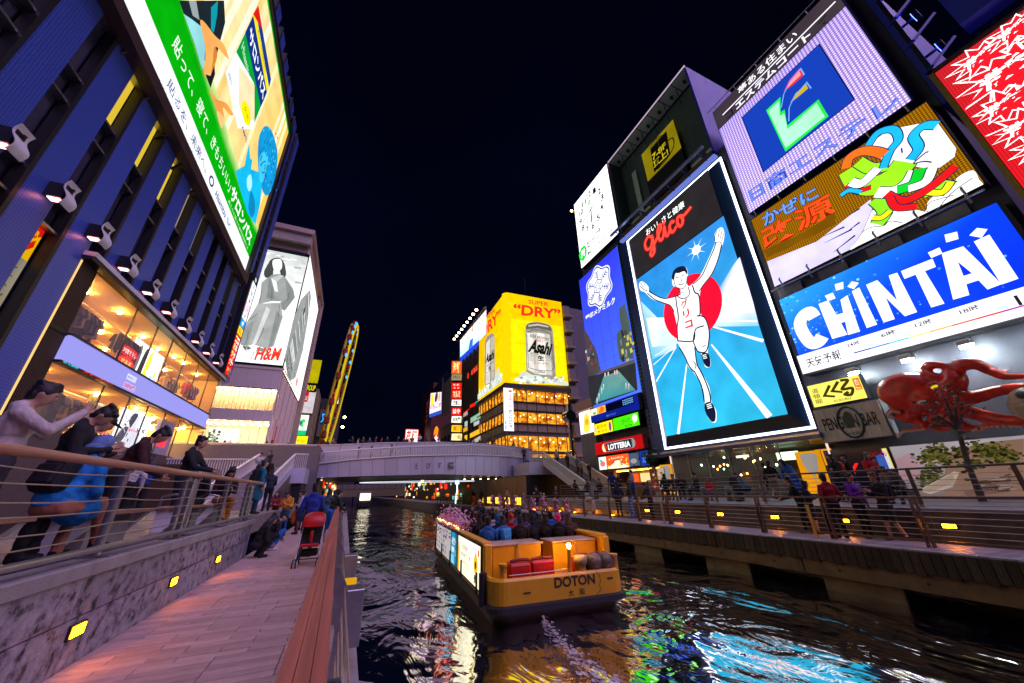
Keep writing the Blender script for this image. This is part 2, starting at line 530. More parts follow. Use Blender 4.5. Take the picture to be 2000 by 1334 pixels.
# ------------------------------------------------------------------ office tower with the medicine billboard
TX=-12.0
tower=thing('office_tower',(TX,24.0,PROM),'tall blue tiled tower with dark vertical window strips and shop windows below','building')
_c=MB();_c.box(-32,TX-7.0,6.0,39.55,PROM,44.0);_c.box(TX-6.99,TX-0.45,6.0,39.55,10.0,44.0);_c.box(TX-6.99,TX-0.45,6.0,20.44,PROM,9.99);_c.box(TX-6.99,TX-.45,20.45,39.45,PROM,2.8);_c.box(TX-6.99,TX-.45,20.45,39.45,5.6,6.6)
_c.build('core',M_darkmetal,tower)
BB0,BB1=19.3,40.6 # behind the billboard nothing is seen
SHOP0=19.3
floors=[6.6,9.95,11.18,14.48,15.72,19.01,20.24,23.55,24.78,28.1,29.3,32.6,33.8,37.1,38.4,41.6,42.8]
for k in range(-2,12):
 y=11.86+2.5*k
 lo=10.25 if y>18.5 else PROM
 MB().box(TX-0.45,TX,y+1.05,y+2.5,lo,43.6,0.01).build('tile_strip',M_tile,tower)
 MB().box(TX-0.30,TX+0.06,y+0.86,y+1.045,lo,43.6).build('fin',M_black,tower)
 for i in range(len(floors)-1):
  z0,z1=floors[i],floors[i+1]
  if z1<=lo+0.3:continue
  z0=max(z0,lo)
  if z0>20.5 and 15.5<y<34.0:continue
  m=M_glassdark if(z1-z0)<2 else M_glasspurp
  if(k,i)in((2,3+1),(3,4),(4,4)):m=M_litwin
  if(k,i)in((5,4),(6,4),(9,4),(10,4)):m=M_litwin2
  if(k,i)==(1,4):m=M_glasspurp
  if k==1 and i==1:m=M_glassdark
  p=MB().box(TX-0.42,TX-0.36,y+0.02,y+0.85,z0+0.05,z1-0.05).build('pane',m,tower)
  if m is M_litwin:
   MB().box(TX-0.355,TX-0.33,y+0.03,y+0.40,z0+0.06,z1-0.06).build('blind',M_glasspurp,p)
  MB().box(TX-0.44,TX-0.06,y+0.01,y+0.85,z1-0.05,z1+0.05).build('transom',M_steel,tower)
 if lo<0: # the strips at the street end carry posters and dark glass lower down
  for z0,z1 in((PROM,2.8),(2.8,6.55)):
   MB().box(TX-0.42,TX-0.36,y+0.02,y+0.85,z0+0.05,z1-0.05).build('pane',M_glasspurp,tower)
# the red and yellow poster and the picture print in the second strip
pp=left_sign(16.79,5.2,TX-0.34,tower)
pp.rect(0,3.3,.83,1.45,'#f2b705');pp.poly([(0,4.0),(.5,4.75),(.83,4.75),(.83,4.45),(0,3.7)],'#d81b12')
pp.poly([(.05,3.5),(.4,3.45),(.75,3.9),(.7,4.2),(.35,3.75),(.2,4.1)],'#d81b12');pp.text('BAR',.2,4.3,.5,.25,'#f2b705',.02)
pp.quad4([(0,0),(.83,0),(.83,3.3),(0,3.3)],['#4a4032','#8b7a5e','#9a927e','#57503f'])
for q in range(7):pp.line([(.1+.1*(q%3),.3+.4*q),(.35+.1*(q%4),.7+.36*q),(.6,.5+.4*q)],.04,'#2d2820')
pp.build('poster',.8)
# wavy wall lamps, one to a tile strip
lm=MB()
for k in range(-1,10):
 y=16.43+2.5*(k-0);
 if k<-1:continue
 lamp=MB()
 lamp.m=0;lamp.box(TX+0.0,TX+0.62,y-.05,y+.05,10.75,10.82);lamp.box(TX,TX+.62,y-.05,y+.05,11.25,11.32)
 lamp.box(TX+.02,TX+.52,y-.22,y+.16,10.72,11.36)
 lamp.m=1
 prof=[(TX+.58+.11*math.sin(t*2*math.pi),10.45+1.1*t)for t in[i/10 for i in range(11)]]
 rows=[[(x,y-.30,z)for x,z in prof],[(x,y+.30,z)for x,z in prof]]
 lamp.grid(rows);lamp.grid([[(x+.025,yy,z)for x,yy,z in r]for r in rows])
 lamp.grid([rows[0],[(x+.025,yy,z)for x,yy,z in rows[0]]]);lamp.grid([rows[1],[(x+.025,yy,z)for x,yy,z in rows[1]]])
 o=lamp.build('wall_lamp',[M_black,M_white],tower)
 MB().box(TX+.12,TX+.46,y-.16,y+.10,10.68,10.71).build('lamp_glass',M_lamp_pink,o)
# canopy, louvres, shop windows
MB().box(TX,TX+.42,19.2,39.45,10.02,10.24).build('canopy',M_white,tower)
MB().box(TX-.1,TX+.36,19.2,39.45,9.86,10.0).build('canopy_soffit',M_darkmetal,tower)
for k in range(11):
 yy=19.38+k*.1
 for z0,z1 in((PROM+.2,6.6),(6.82,9.85)):
  MB().box(TX-.28,TX,yy,yy+.055,z0,z1).build('louvre',M_brown,tower)
MB().box(TX-.3,TX+.03,19.36,20.46,6.62,6.80).build('louvre_band',M_darkmetal,tower)
M_louvreglow=emit('louvre_glow','#c98218',.5,sample=False)
MB().box(TX-.44,TX-.40,19.36,20.46,PROM+.2,9.85).build('louvre_back',M_louvreglow,tower)
MB().box(TX-.05,TX+.02,19.26,19.35,3.0,9.8).build('edge_light',emit('edge_light_warm','#ffcf7a',.9,sample=False),tower)
# shop rooms behind the glass
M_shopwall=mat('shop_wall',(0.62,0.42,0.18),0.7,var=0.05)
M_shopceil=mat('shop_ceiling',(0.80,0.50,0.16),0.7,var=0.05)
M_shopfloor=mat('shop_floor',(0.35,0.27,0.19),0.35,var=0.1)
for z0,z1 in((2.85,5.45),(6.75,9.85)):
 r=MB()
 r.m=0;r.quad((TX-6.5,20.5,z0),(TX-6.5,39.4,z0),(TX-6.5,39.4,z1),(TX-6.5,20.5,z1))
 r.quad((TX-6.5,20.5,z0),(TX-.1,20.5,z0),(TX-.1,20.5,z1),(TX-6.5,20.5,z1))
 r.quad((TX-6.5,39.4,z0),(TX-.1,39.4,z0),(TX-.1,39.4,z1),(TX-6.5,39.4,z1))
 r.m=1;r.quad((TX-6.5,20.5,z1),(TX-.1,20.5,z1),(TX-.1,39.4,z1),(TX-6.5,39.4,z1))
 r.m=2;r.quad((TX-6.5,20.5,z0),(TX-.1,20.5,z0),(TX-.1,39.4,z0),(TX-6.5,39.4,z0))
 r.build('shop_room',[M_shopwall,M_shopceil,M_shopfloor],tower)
 s_=MB()
 for yy in np.arange(21.4,39,1.25):
  for xx in(-1.2,-3.2,-5.2):
   if random.random()<.6:MB().cyl((TX+xx+random.uniform(-.4,.4),float(yy)+random.uniform(-.3,.3),z1-.14),.075,.12,10).build('ceiling_spot',M_spot,tower)
 for xx in(-2.2,-4.4):
  MB().box(TX+xx-.03,TX+xx+.03,21,39,z1-.12,z1-.05).build('ceiling_track',M_white,tower)
MB().box(TX-.4,TX+.05,20.45,39.4,PROM,2.82).build('podium_wall',mat('podium_stone',(.12,.09,.09),.5,var=.2),tower)
glassy=mat('clear_glass',(0.9,0.92,0.95),0.02,var=0,alpha=0.10,spec=1.0)
mull=[20.46,24.29,26.85,29.1,31.6,34.1,36.7,39.3]
for z0,z1 in((2.85,5.42),(6.74,9.86)):
 for i in range(len(mull)-1):
  MB().box(TX-.03,TX-.01,mull[i]+.03,mull[i+1]-.03,z0+.02,z1-.02).build('shop_window',glassy,tower)
  MB().box(TX-.06,TX+.01,mull[i+1]-.025,mull[i+1]+.025,z0,z1).build('mullion',M_black,tower)
# band sign between the storeys
M_band=emit('pale_band_light','#9a97ea',.85)
b0=[20.48,24.29,26.85,29.1,31.6,34.1,36.7,38.9]
for i in range(len(b0)-1):
 MB().box(TX-.05,TX+.14,b0[i]+.006,b0[i+1]-.006,5.58,6.68).build('band_panel',M_band,tower)
MB().box(TX-.05,TX+.22,20.46,38.95,6.69,6.76).build('band_top_rail',M_black,tower)
MB().box(TX-.05,TX+.20,20.46,38.95,5.46,5.57).build('band_bottom_rail',M_black,tower)
tk=left_sign(20.5,5.47,TX+.215,tower)
tk.text('ひっかけ',.1,.01,1.0,.085,'#22d7e6',.03);tk.text('フォーエバー',1.5,.01,2.4,.085,'#ff2a18',.03)
tk.build('ticker',1.2,sample=False)
# the reflected lettering of the band: mirrored signs drawn on it as glowing print
bs=left_sign(25.3,5.62,TX+.15,tower)
bs.rect(.1,.52,1.0,.32,'#dfe2ff');bs.text('MARUEI',.2,.62,.5,.1,'#7077c8',.02)
bs.rect(.1,.06,1.2,.32,'#e7b7ee');bs.text('お好み焼',.2,.1,1.0,.24,'#b14a9e',.03);bs.build('band_reflections',.8,sample=False)
M_goods=[mat('goods_%d'%i,c,.7,var=.2)for i,c in enumerate(((.75,.6,.35),(.06,.04,.03),(.55,.28,.08),(.7,.68,.62),(.25,.12,.06),(.6,.12,.08)))]
for z0,z1,nm in((2.86,5.2,'lower'),(6.76,9.4,'upper')):
 g_=MB();s_=MB()
 for yy in np.arange(20.8,39,.42):
  for xx,top in((TX-6.2,4),(TX-4.0,2),(TX-2.2,1)):
   if top<4 and random.random()<.45:continue
   for k in range(top):
    g_.m=random.randrange(6);h=random.uniform(.12,.5);zb=z0+.05+k*.58;g_.box(xx,xx+random.uniform(.2,.5),float(yy),float(yy)+random.uniform(.2,.38),zb,zb+h)
 tag(g_.build('stacked_goods',M_goods,tower),kind='stuff')
 for k in range(4):MB().box(TX-6.45,TX-5.7,20.6,39.3,z0+.03+k*.58,z0+.05+k*.58).build('shelf',M_white,tower)
def clothes(name_loc,n,label,cols,length=1.0,spread=2.0,along='y'):
 """a garment rail with its hangers' clothes"""
 x,y,z=name_loc
 t=thing('clothes_rack',(x,y,z),label,'clothes rack','clothes racks in the shop')
 r=MB()
 r.tube([(x,y,z+1.75),(x,y+spread,z+1.75)],.025,6)
 for yy in(y,y+spread):r.tube([(x,yy,z),(x,yy,z+1.75)],.025,6);r.box(x-.25,x+.25,yy-.03,yy+.03,z,z+.04)
 r.build('rail',M_steel,t)
 for i in range(n):
  yy=y+(i+.5)*spread/n;c=cols[i%len(cols)];w=.22;L=length*random.uniform(.85,1.1)
  g=MB()
  rows=[]
  for j,(zz,ww,dd)in enumerate(((1.70,.05,.02),(1.63,.20,.05),(1.45,.23,.07),(1.70-L*.7,.22,.06),(1.70-L,.25,.07))):
   rows.append([(x+ww*math.cos(q),yy+dd*math.sin(q),z+zz)for q in[2*math.pi*k/8 for k in range(8)]])
  g.grid(rows,closed=True)
  for s_ in(-1,1):g.tube([(x+s_*.18,yy,z+1.62),(x+s_*.30,yy,z+1.2)],[.06,.05],6)
  g.build('garment',mat('garment_'+c,'#'+c,.8,var=.2),t)
 return t
clothes((TX-0.60,21.0,6.75),9,'rack of dark and tan coats behind the upper window next to the brown louvres',['2a2018','6b4a22','1d1a1a','a3834f','3c2a1b'])
clothes((TX-0.50,24.6,6.75),8,'rack of dark trousers behind the middle of the upper shop window',['1d1714','2e2218','151212','4a3520'])
clothes((TX-0.50,20.9,2.85),4,'rack with one long white dress behind the lower window',['e9dfd2','6b552c','332a17','1d1a14'],1.35,1.8)
clothes((TX-0.65,23.0,2.85),6,'rack of yellow and black tops in the lower window beside the white dress',['3d3114','b58a1c','1c1710','5b4a22'],.9,1.4)
clothes((TX-0.55,24.9,2.85),7,'rack of pale blouses in the lower window under the yellow sale cards',['ded4c4','c8b89a','e8e0d5','50452c'],1.1,1.8)
clothes((TX-1.30,33.0,6.75),8,'rack of clothes deep in the upper shop near the lit wall',['9a7a4a','6b4f2c','c2a070','3a2a1a'])
def lit_poster(loc,w,h,label,draw,strength=1.3,X=None,cat='poster'):
 t=thing('lit_poster',loc,label,cat)
 x,y,z=loc
 MB().box(x-.12,x-.01,y,y+w,z,z+h).build('light_box',M_white,t)
 s_=left_sign(y,z,x,t);draw(s_,w,h);s_.build('picture',strength)
 return t
def draw_bw(s,w,h):
 s.rect(0,0,w,h,'#f4f4fa')
 s.blob([(.25*w,.0),(.2*w,.35*h),(.35*w,.55*h),(.3*w,.8*h),(.45*w,.95*h),(.62*w,.85*h),(.58*w,.6*h),(.8*w,.35*h),(.82*w,0)],'#b9b9c4')
 s.blob([(.30*w,.70*h),(.36*w,.93*h),(.50*w,.97*h),(.48*w,.75*h),(.40*w,.55*h)],'#26262c')
 s.blob([(.1*w,.05*h),(.2*w,.45*h),(.36*w,.5*h),(.3*w,.1*h)],'#35353d')
 for i in range(26):
  x,y=random.uniform(.05,.9)*w,random.uniform(.05,.7)*h
  s.line([(x,y),(x+random.uniform(-.12,.12)*w,y+random.uniform(.03,.15)*h)],random.uniform(.01,.04)*w,random.choice(['#1d1d22','#6d6d78','#ffffff','#9a9aa6','#45454e']))
 s.text('SPRING',.35*w,.42*h,.3*w,.06*h,'#e33a4a',.02)
lit_poster((TX-.5,27.6,3.05),3.7,1.95,'bright black and white fashion poster in the lower shop window by the red letters',draw_bw,1.6)
def draw_sil(s,w,h):
 s.rect(0,0,w,h,'#f5fbf2')
 for c,x in(('#5a6160',.16),('#171a1a',.34),('#c8d22a',.50)):
  s.blob([(x*w,.05*h),(x*w,.5*h),((x+.03)*w,.86*h),((x+.10)*w,.9*h),((x+.13)*w,.5*h),((x+.10)*w,.05*h)],c)
 for i in range(14):s.ell(random.uniform(.6,.95)*w,random.uniform(.05,.45)*h,.05*w,.06*h,random.choice(['#e7a0c8','#f0d53a','#ffffff','#8ec2e8']))
lit_poster((TX-1.2,27.7,6.85),4.0,2.5,'bright white picture wall with clothing silhouettes behind the upper shop window',draw_sil,1.7)
def draw_red(s,w,h):
 s.rect(0,0,w,h,'#7a0a06');s.ell(.5*w,.72*h,.48*w,.26*h,'#ff2214');s.text('本店さらし',.12*w,.6*h,.76*w,.24*h,'#fff2e8',.03)
 s.ell(.5*w,.25*h,.46*w,.22*h,'#ff3316');s.text('だるま',.2*w,.12*h,.6*w,.24*h,'#ffb060',.05)
lit_poster((TX-.3,24.9,6.85),1.75,1.2,'round red lit lettering shining in the upper shop window',draw_red,1.2)
MB().box(TX-.32,TX-.12,31.65,34.0,2.86,5.1).build('lobby_wall',mat('lavender_wall',(.5,.45,.62),.6),tower)
hm=left_sign(31.9,3.25,TX-.1,None)
hmt=thing('lit_letters',(TX-.1,32.5,3.25),'slanted red lit shop letters on the lavender wall of the lower window','sign');hm.parent=hmt
hm.text('H&M',.1,.05,1.35,1.05,'#ff2333',.03,.25);hm.build('lettering',1.6)
clothes((TX-0.55,34.6,6.75),8,'rack of red and cream clothes at the far end of the upper shop',['b02a20','d8c8a8','8a5a2a','e0d0b8'])
clothes((TX-1.25,21.4,6.75),9,'rack of brown coats deep behind the upper window by the louvres',['5a3a1c','8a6a3a','2a1d12'],1.3,2.6)
clothes((TX-1.25,22.0,2.85),9,'rack of black and gold clothes deep in the lower shop',['1c1810','a88420','4a3a1a','d0b060'],1.2,3.2)
# yellow sale cards
for i,(yy,zz,c,lb)in enumerate(((24.6,4.45,'#ffcc11','yellow sale card hanging in the lower shop window'),(25.5,4.2,'#ffe9b8','cream sale card hanging beside the yellow one in the shop window'),(25.1,3.7,'#f0a50e','orange sale card hung lowest over the pale blouses'))):
 t=thing('sale_card',(TX-.55,yy,zz),lb,'card','sale cards in the shop')
 s_=left_sign(yy,zz,TX-.54,t);s_.rect(0,0,.75,.55,c);s_.text('SALE',.08,.28,.55,.18,'#a3480a',.02);s_.line([(.1,.12),(.6,.12)],.03,'#b06a1a');s_.build('print',.9,sample=False)
 MB().box(TX-.57,TX-.545,yy,yy+.75,zz,zz+.55).build('board',M_white,t)
# ------------------------------------------------------------------ the big medicine billboard on the tower
BX=TX+.35
bb=thing('billboard',(BX,24,20.2),'huge glowing green, white and cream medicine billboard on the blue tower','billboard')
S=Sign((BX,0,0),(0,1,0),(0,0,1),bb)
ybr,zbr=S.P((478,528));zt=S.P((562,246))[1];yb0=9.0
z0=S.P((300,152))[1]
fr=MB()
fr.box(TX+.02,BX-.02,yb0,ybr+.02,z0-.02,zt+.1);fr.build('back',M_darkmetal,bb)
MB().box(TX+.02,BX+.25,yb0,ybr+.75,z0-.72,z0-.02).build('bottom_frame',M_brown,bb)
MB().box(TX+.02,BX+.25,ybr+.02,ybr+.75,z0-.02,zt+.7).build('side_frame',M_black,bb)
MB().box(TX+.02,BX+.25,yb0,ybr+.02,zt+.1,zt+.7).build('top_frame',M_darkmetal,bb)
for i in range(10):
 yy=15.8+i*2.2
 MB().obox((TX-.3,yy,z0-1.2),(BX,yy,z0-.4),.12,.12).build('bracket',M_black,bb)
S.z=0
S.quad4([(yb0,z0),(ybr,z0),(ybr,zt),(yb0,zt)],['#f6f0c0','#f2b94a','#f3c35a','#f5f0cf'])
# pale streaks of the wooden backdrop
for i in range(16):
 x=random.uniform(12,ybr-1);S.quad4([(x,z0),(x+.5,z0),(x+.9,zt),(x+.2,zt)],[random.choice(['#f6e9b4','#efe0a4','#f8f2d2','#f1cf7c'])]*4)
# white foot band and green band
gb=S.PP([(281,0),(393,280),(481,498)]);gv=gb[0][1]
ge=S.PP([(348,0),(442,300),(428,240),(457,326),(495,447)])
wv=S.P((340,141))[1]if False else gv
S.rect(yb0,z0,ybr-yb0,wv-z0,'#f4f5fb')
L0=S.P((442,300));L1=S.P((495,447));L2=S.P((348,0))
S.poly([(yb0,wv),(ybr,wv),(ybr,L1[1]+.2),(L1[0],L1[1]),(L0[0]+2,L0[1]+.1),L0,L2,(yb0,L2[1]+1.5)],'#05a80a')
S.raw([(yb0,L2[1]+1.5),L2,L0,(L0[0]+2,L0[1]+.1),L1,(ybr,L1[1]+.2),(ybr,L1[1]+1.0),(L1[0],L1[1]+.9),(L0[0]+2,L0[1]+1.2),(L0[0],L0[1]+1.2),(L2[0],L2[1]+1.2),(yb0,L2[1]+3)],
[(0,1,10,11),(1,2,9,10),(2,3,8,9),(3,4,7,8),(4,5,6,7)],[lin('#05a80a')]*6+[lin('#d9e89a')]*6)
S.rect(yb0,zt-.35,ybr-yb0,.35,'#0f9a18')
# lettering
def pxbox(s,a,b):p,q=s.P(a),s.P(b);return p[0],p[1],q[0]-p[0],q[1]-p[1]
x0=S.P((335,84))[0];x1=S.P((447,372))[0]
hgt=L0[1]-wv
S.text('貼って、寝て、きもちいい」',x0,wv+hgt*.30,x1-x0,hgt*.42,'#f7fff4',.004)
x2=S.P((449,374))[0];S.text('サロンパス',x2+.1,wv+hgt*.28,ybr-.9-x2,hgt*.52,'#ffffff',.035)
S.text('肩こりに貼って血行を改善する',x2+.2,wv+hgt*.08,ybr-1.2-x2,hgt*.11,'#dff5da')
x3=S.P((326,160))[0];x4=S.P((401,336))[0];wh=wv-z0
S.text('貼るを、未来へ。',x3,z0+wh*.38,x4-x3,wh*.36,'#163a86',.004)
S.text('久光製薬は世界パラ陸上オフィシャルサプライヤーです',x3-.6,z0+wh*.10,x4-x3,wh*.12,'#3a4a7a')
xe=x4+.5
S.ell(xe+.5,z0+wh*.56,.42,wh*.20,'#2a3f7d');S.ell(xe+.5,z0+wh*.56,.26,wh*.12,'#f4f5fb')
S.text('Hisamitsu',xe+1.5,z0+wh*.38,2.6,wh*.30,'#1c3f8e',.02,.2)
S.curve([(xe+4.6,z0+wh*.65),(xe+4.5,z0+wh*.5),(xe+5.0,z0+wh*.42),(xe+5.3,z0+wh*.62)],.09,'#5a6b9a')
S.curve([(xe+4.8,z0+wh*.65),(xe+4.75,z0+wh*.55),(xe+5.0,z0+wh*.5),(xe+5.1,z0+wh*.64)],.07,'#8f9bbd')
# the packet
pk=lambda pts:S.PP(crop(400,0,240,1334)(pts))
S.poly(pk([(215,780),(570,55),(715,870),(510,1400),(350,1390)]),'#f7fbff')
S.poly(pk([(330,560),(430,350),(665,1000),(530,1330),(525,900)]),'#0a9a36')
S.poly(pk([(430,345),(517,165),(668,1000),(600,1160)]),'#10307f')
S.poly(pk([(517,165),(545,120),(690,960),(668,1000)]),'#f4dc12')
S.poly(pk([(545,118),(572,55),(712,860),(690,950)]),'#123a86')
S.poly(pk([(515,150),(570,55),(612,310)]),'#e3191a')
S.textpx('サロンパス',pk([(470,430),(618,1090),(655,960),(492,250)]),'#ffffff',.03)
S.textpx('新ビタミンE誘導体配合 鎮痛消炎',pk([(565,340),(655,800),(668,770),(575,310)]),'#3a3a10')
S.poly(pk([(360,700),(430,800),(530,920),(530,1300),(420,1300),(355,1130)]),'#f3ddb0')
S.textpx('Hisamitsu',pk([(385,520),(470,880),(485,830),(410,440)]),'#c9f2d8',.01)
S.textpx('微香性のここちよさ',pk([(240,800),(325,1105),(335,1080),(255,780)]),'#3a58a0')
q=pk([(440,1230)])[0];S.ell(q[0],q[1],1.15,.75,'#f7e40a',rot=.3);S.text('久光',q[0]-.6,q[1]-.2,1.2,.45,'#5a5210')
S.textpx('140枚',S.PP(crop(380,240,240,1334)([(500,50),(548,230),(565,195),(520,30)])),'#2457a8',.05)
# hands and sleeves (plain figures)
h=lambda pts:S.PP(crop(200,0,300,1334)(pts))
S.poly(h([(650,0),(1045,0),(1055,190),(1010,360),(960,560),(930,700),(900,600),(760,170),(690,110)]),'#1b242c')
S.poly(h([(735,0),(800,0),(830,170),(770,130)]),'#8e9a9c');S.poly(h([(930,60),(990,0),(985,120),(955,280),(930,250)]),'#0f93a4')
S.poly(h([(690,115),(760,160),(850,230),(880,420),(865,600),(840,560),(790,380)]),'#8fd0d8')
S.blob(h([(835,190),(870,185),(960,300),(1040,380),(1085,495),(1070,500),(975,400),(985,480),(955,600),(920,655),(870,640),(880,420)]),'#f0a95a')
S.blob(h([(960,400),(985,470),(950,590),(930,640),(945,520)]),'#c97c33')
S.poly(h([(880,640),(925,655),(960,560),(965,640),(925,760)]),'#171a22')
S.blob(h([(915,780),(985,860),(1060,890),(1125,985),(1095,995),(1035,930),(1050,1040),(1030,1060),(1000,1010),(960,900)]),'#ec9a4c')
S.blob(h([(990,960),(1050,1030),(1035,1060),(1020,1110),(985,1000)]),'#f5c27c')
# blue cut-out of a figure with curly hair
g=lambda pts:S.PP(crop(380,240,240,1334)(pts))
S.blob(g([(680,200),(720,70),(770,30),(830,90),(880,260),(890,420),(850,640),(790,780),(730,740),(680,500)]),'#1292d0')
S.poly(g([(430,520),(530,460),(545,370),(580,215),(590,380),(615,400),(600,500),(690,530),(720,680),(700,870),(650,1100),(560,980),(470,680)]),'#14b4e6')
S.blob(g([(690,380),(740,310),(780,340),(775,480),(730,640),(690,600)]),'#3fc4ee')
S.blob(g([(560,590),(600,560),(610,680),(580,740),(555,680)]),'#a6e9fb')
S.blob(g([(600,740),(640,850),(640,980),(600,1020),(570,900)]),'#0c84bd')
S.line(g([(700,455),(735,420),(760,415)]),.12,'#0b6ca3');S.line(g([(720,540),(750,530)]),.12,'#0b6ca3')
for i in range(70):
 x,y=g([(random.uniform(690,880),random.uniform(60,760))])[0]
 S.ell(x,y,.14,.16,random.choice(['#0f7fbe','#49c4ee','#0a6aa6']),7)
S.build('picture',.95)
# ------------------------------------------------------------------ fashion store with its two-sided picture screen
HX0,HX1,HY,HY2=-16.3,-10.0,53.6,78.0
hmb=thing('fashion_store',(HX1-3,HY+10,STREET),'pale corner store of glass panels with a giant lit fashion picture on two sides','building')
M_gold=mat('beige_metal',(.78,.60,.52),.35,.5,var=.06)
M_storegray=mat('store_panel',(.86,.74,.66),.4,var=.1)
_c=MB();_c.box(-40,HX1-.4,HY+4.2,HY2-.1,STREET,37.4);_c.box(-40,HX1-.4,HY+.5,HY+4.19,15.5,37.4)
_c.build('core',M_storegray,hmb)
# top frame: slab, soffit, ribbed recess
MB().box(-40,HX1+.25,HY-1.3,HY2+.2,37.2,38.0).build('roof_slab',M_gold,hmb)
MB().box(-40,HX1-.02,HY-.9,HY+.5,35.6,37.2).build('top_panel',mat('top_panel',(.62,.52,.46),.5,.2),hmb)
for i in range(46):
 x=HX1-.3-i*.14
 MB().box(x,x+.07,HY-.14,HY+.4,34.3,35.5).build('fin',M_gold,hmb)
for i in range(60):
 y=HY+.3+i*.14
 MB().box(HX1-.4,HX1-.08,y,y+.07,34.3,37.0).build('fin',M_gold,hmb)
MB().box(HX1-.4,HX1+.25,HY2-1.2,HY2+.2,STREET,37.2).build('end_fin',M_gold,hmb)
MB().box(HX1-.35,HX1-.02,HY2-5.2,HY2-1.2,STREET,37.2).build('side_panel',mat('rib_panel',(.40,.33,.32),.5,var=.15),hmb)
for i in range(22):
 z=14.5+i;MB().box(HX1-.02,HX1+.02,HY2-5.2,HY2-1.2,z,z+.06).build('rib',M_gold,hmb)
# lower glass: piers and floors, seen lit from inside
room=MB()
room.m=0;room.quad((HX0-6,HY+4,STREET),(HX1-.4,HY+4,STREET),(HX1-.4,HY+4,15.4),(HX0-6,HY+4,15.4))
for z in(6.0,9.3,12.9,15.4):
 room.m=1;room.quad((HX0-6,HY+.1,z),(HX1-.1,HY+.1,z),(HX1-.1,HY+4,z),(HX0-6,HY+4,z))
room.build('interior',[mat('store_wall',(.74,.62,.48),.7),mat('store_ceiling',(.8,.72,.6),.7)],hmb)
M_spot2=emit('store_spot','#ffdca0',42)
M_curtain=mat('curtain',(.62,.46,.28),.8,var=.2,scale=8,stretch=(6,6,.3))
M_frost=mat('frosted_band',(.88,.76,.70),.3,var=.1)
nx=9;wdt=(HX1-HX0+1.6)/nx
for i in range(nx):
 xa=HX0-1.6+i*wdt;xb=xa+wdt-.05
 MB().box(xa,xb,HY-.02,HY+.04,13.0,15.5).build('frosted_pane',M_frost,hmb)
 MB().box(xa,xb,HY+1.7,HY+1.74,10.2,12.88).build('curtain',M_curtain,hmb)
 MB().box(xa,xb,HY-.02,HY+.02,10.2,12.95).build('pane',glassy,hmb)
 MB().box(xa,xb,HY-.02,HY+.04,8.75,10.15).build('frosted_pane',M_frost,hmb)
 MB().box(xa,xb,HY-.02,HY+.02,STREET,8.7).build('pane',glassy,hmb)
 MB().box(xb,xb+.05,HY-.05,HY+.05,STREET,15.5).build('mullion',M_white,hmb)
 MB().box(xa+.3,xa+.7,HY+.6,HY+1.4,12.75,12.85).build('ceiling_spot',M_spot2,hmb)
 MB().box(xa+.2,xa+.6,HY+.5,HY+1.2,8.55,8.6).build('ceiling_spot',M_spot2,hmb)
 MB().box(xa+.2,xa+.5,HY+1.6,HY+2.4,8.55,8.6).build('ceiling_spot',M_spot2,hmb)
wl=front_sign(HX0-.6,5.2,HY+3.4,hmb)
wl.rect(0,0,3.2,3.0,'#fff6e0');
for i in range(40):wl.ell(random.uniform(.1,1.3),random.uniform(.9,2.8),.16,.12,random.choice(['#3a5a22','#527a34','#26401a']),7)
wl.blob([(1.9,.3),(2.1,1.4),(2.6,1.6),(2.9,1.0),(2.8,.2)],'#c9bda8');wl.build('lit_wall',1.5)
for i in range(14):
 ya=HY+.1+i*1.35
 for z0,z1 in((STREET,7.2),(7.25,9.7),(9.75,12.4),(12.45,15.3)):
  MB().box(HX1-.06,HX1,ya,ya+1.28,z0,z1).build('side_pane',M_frost if(i*7+int(z0))%3 else M_curtain,hmb)
 MB().box(HX1-.02,HX1+.12,ya-.05,ya+.0,STREET,15.3).build('side_mullion',M_storegray,hmb)
rs=left_sign(HY+4.2,STREET+.8,HX1+.02,hmb);rs.rect(0,0,1.2,4.2,'#e8203a',top='#a01426');rs.build('red_banner',.8)
for i in range(18):MB().box(HX1+.02,HX1+.2,HY+.5+i*1.0,HY+.6+i*1.0,15.55,15.65).build('eave_light',emit('eave_light','#fff0d0',5),hmb)
MB().box(HX0-2.2,HX1+.1,HY-.1,HY+.5,15.5,15.85).build('ledge',M_storegray,hmb)
MB().box(HX1-.4,HX1+.1,HY+.5,HY2-5.2,15.5,15.85).build('ledge',M_storegray,hmb)
# the picture: a plain fashion drawing in greys
F=front_sign(0,0,HY-.12,hmb)
fx1,fz0=F.P((552,714));fz1=F.P((603,503))[1];fx0=HX0-2.0
MB().box(fx0,HX1-.02,HY-.1,HY+.4,15.9,34.2).build('screen_box',M_darkmetal,hmb)
F.z=0
F.rect(fx0,fz0,fx1-fx0,fz1-fz0,'#fdfdfd')
F.quad4([(fx0,fz0+9.5),(fx1,fz0+9.5),(fx1,fz1),(fx0,fz1)],['#f2f4f3','#f4f5f5','#b9bfbd','#c3c9c6'])
for i in range(60):
 x=random.uniform(fx0+.3,fx1-.3);y=fz0+9+random.random()**.6*(fz1-fz0-9.4)
 F.ell(x,y,random.uniform(.2,.6),random.uniform(.06,.22),random.choice(['#e9ecea','#b4bab7','#ffffff','#a0a7a4','#d6dad8']),9)
c5=lambda pts:F.PP(crop(380,430,400,1135)(pts))
F.blob(c5([(395,320),(385,290),(405,250),(425,220),(465,210),(495,235),(508,290),(500,320),(470,330),(430,320)]),'#3f4342')
F.blob(c5([(435,225),(478,220),(485,262),(465,285),(440,275)]),'#f3f3f2');F.blob(c5([(440,275),(468,275),(475,310),(440,320)]),'#dcdcda')
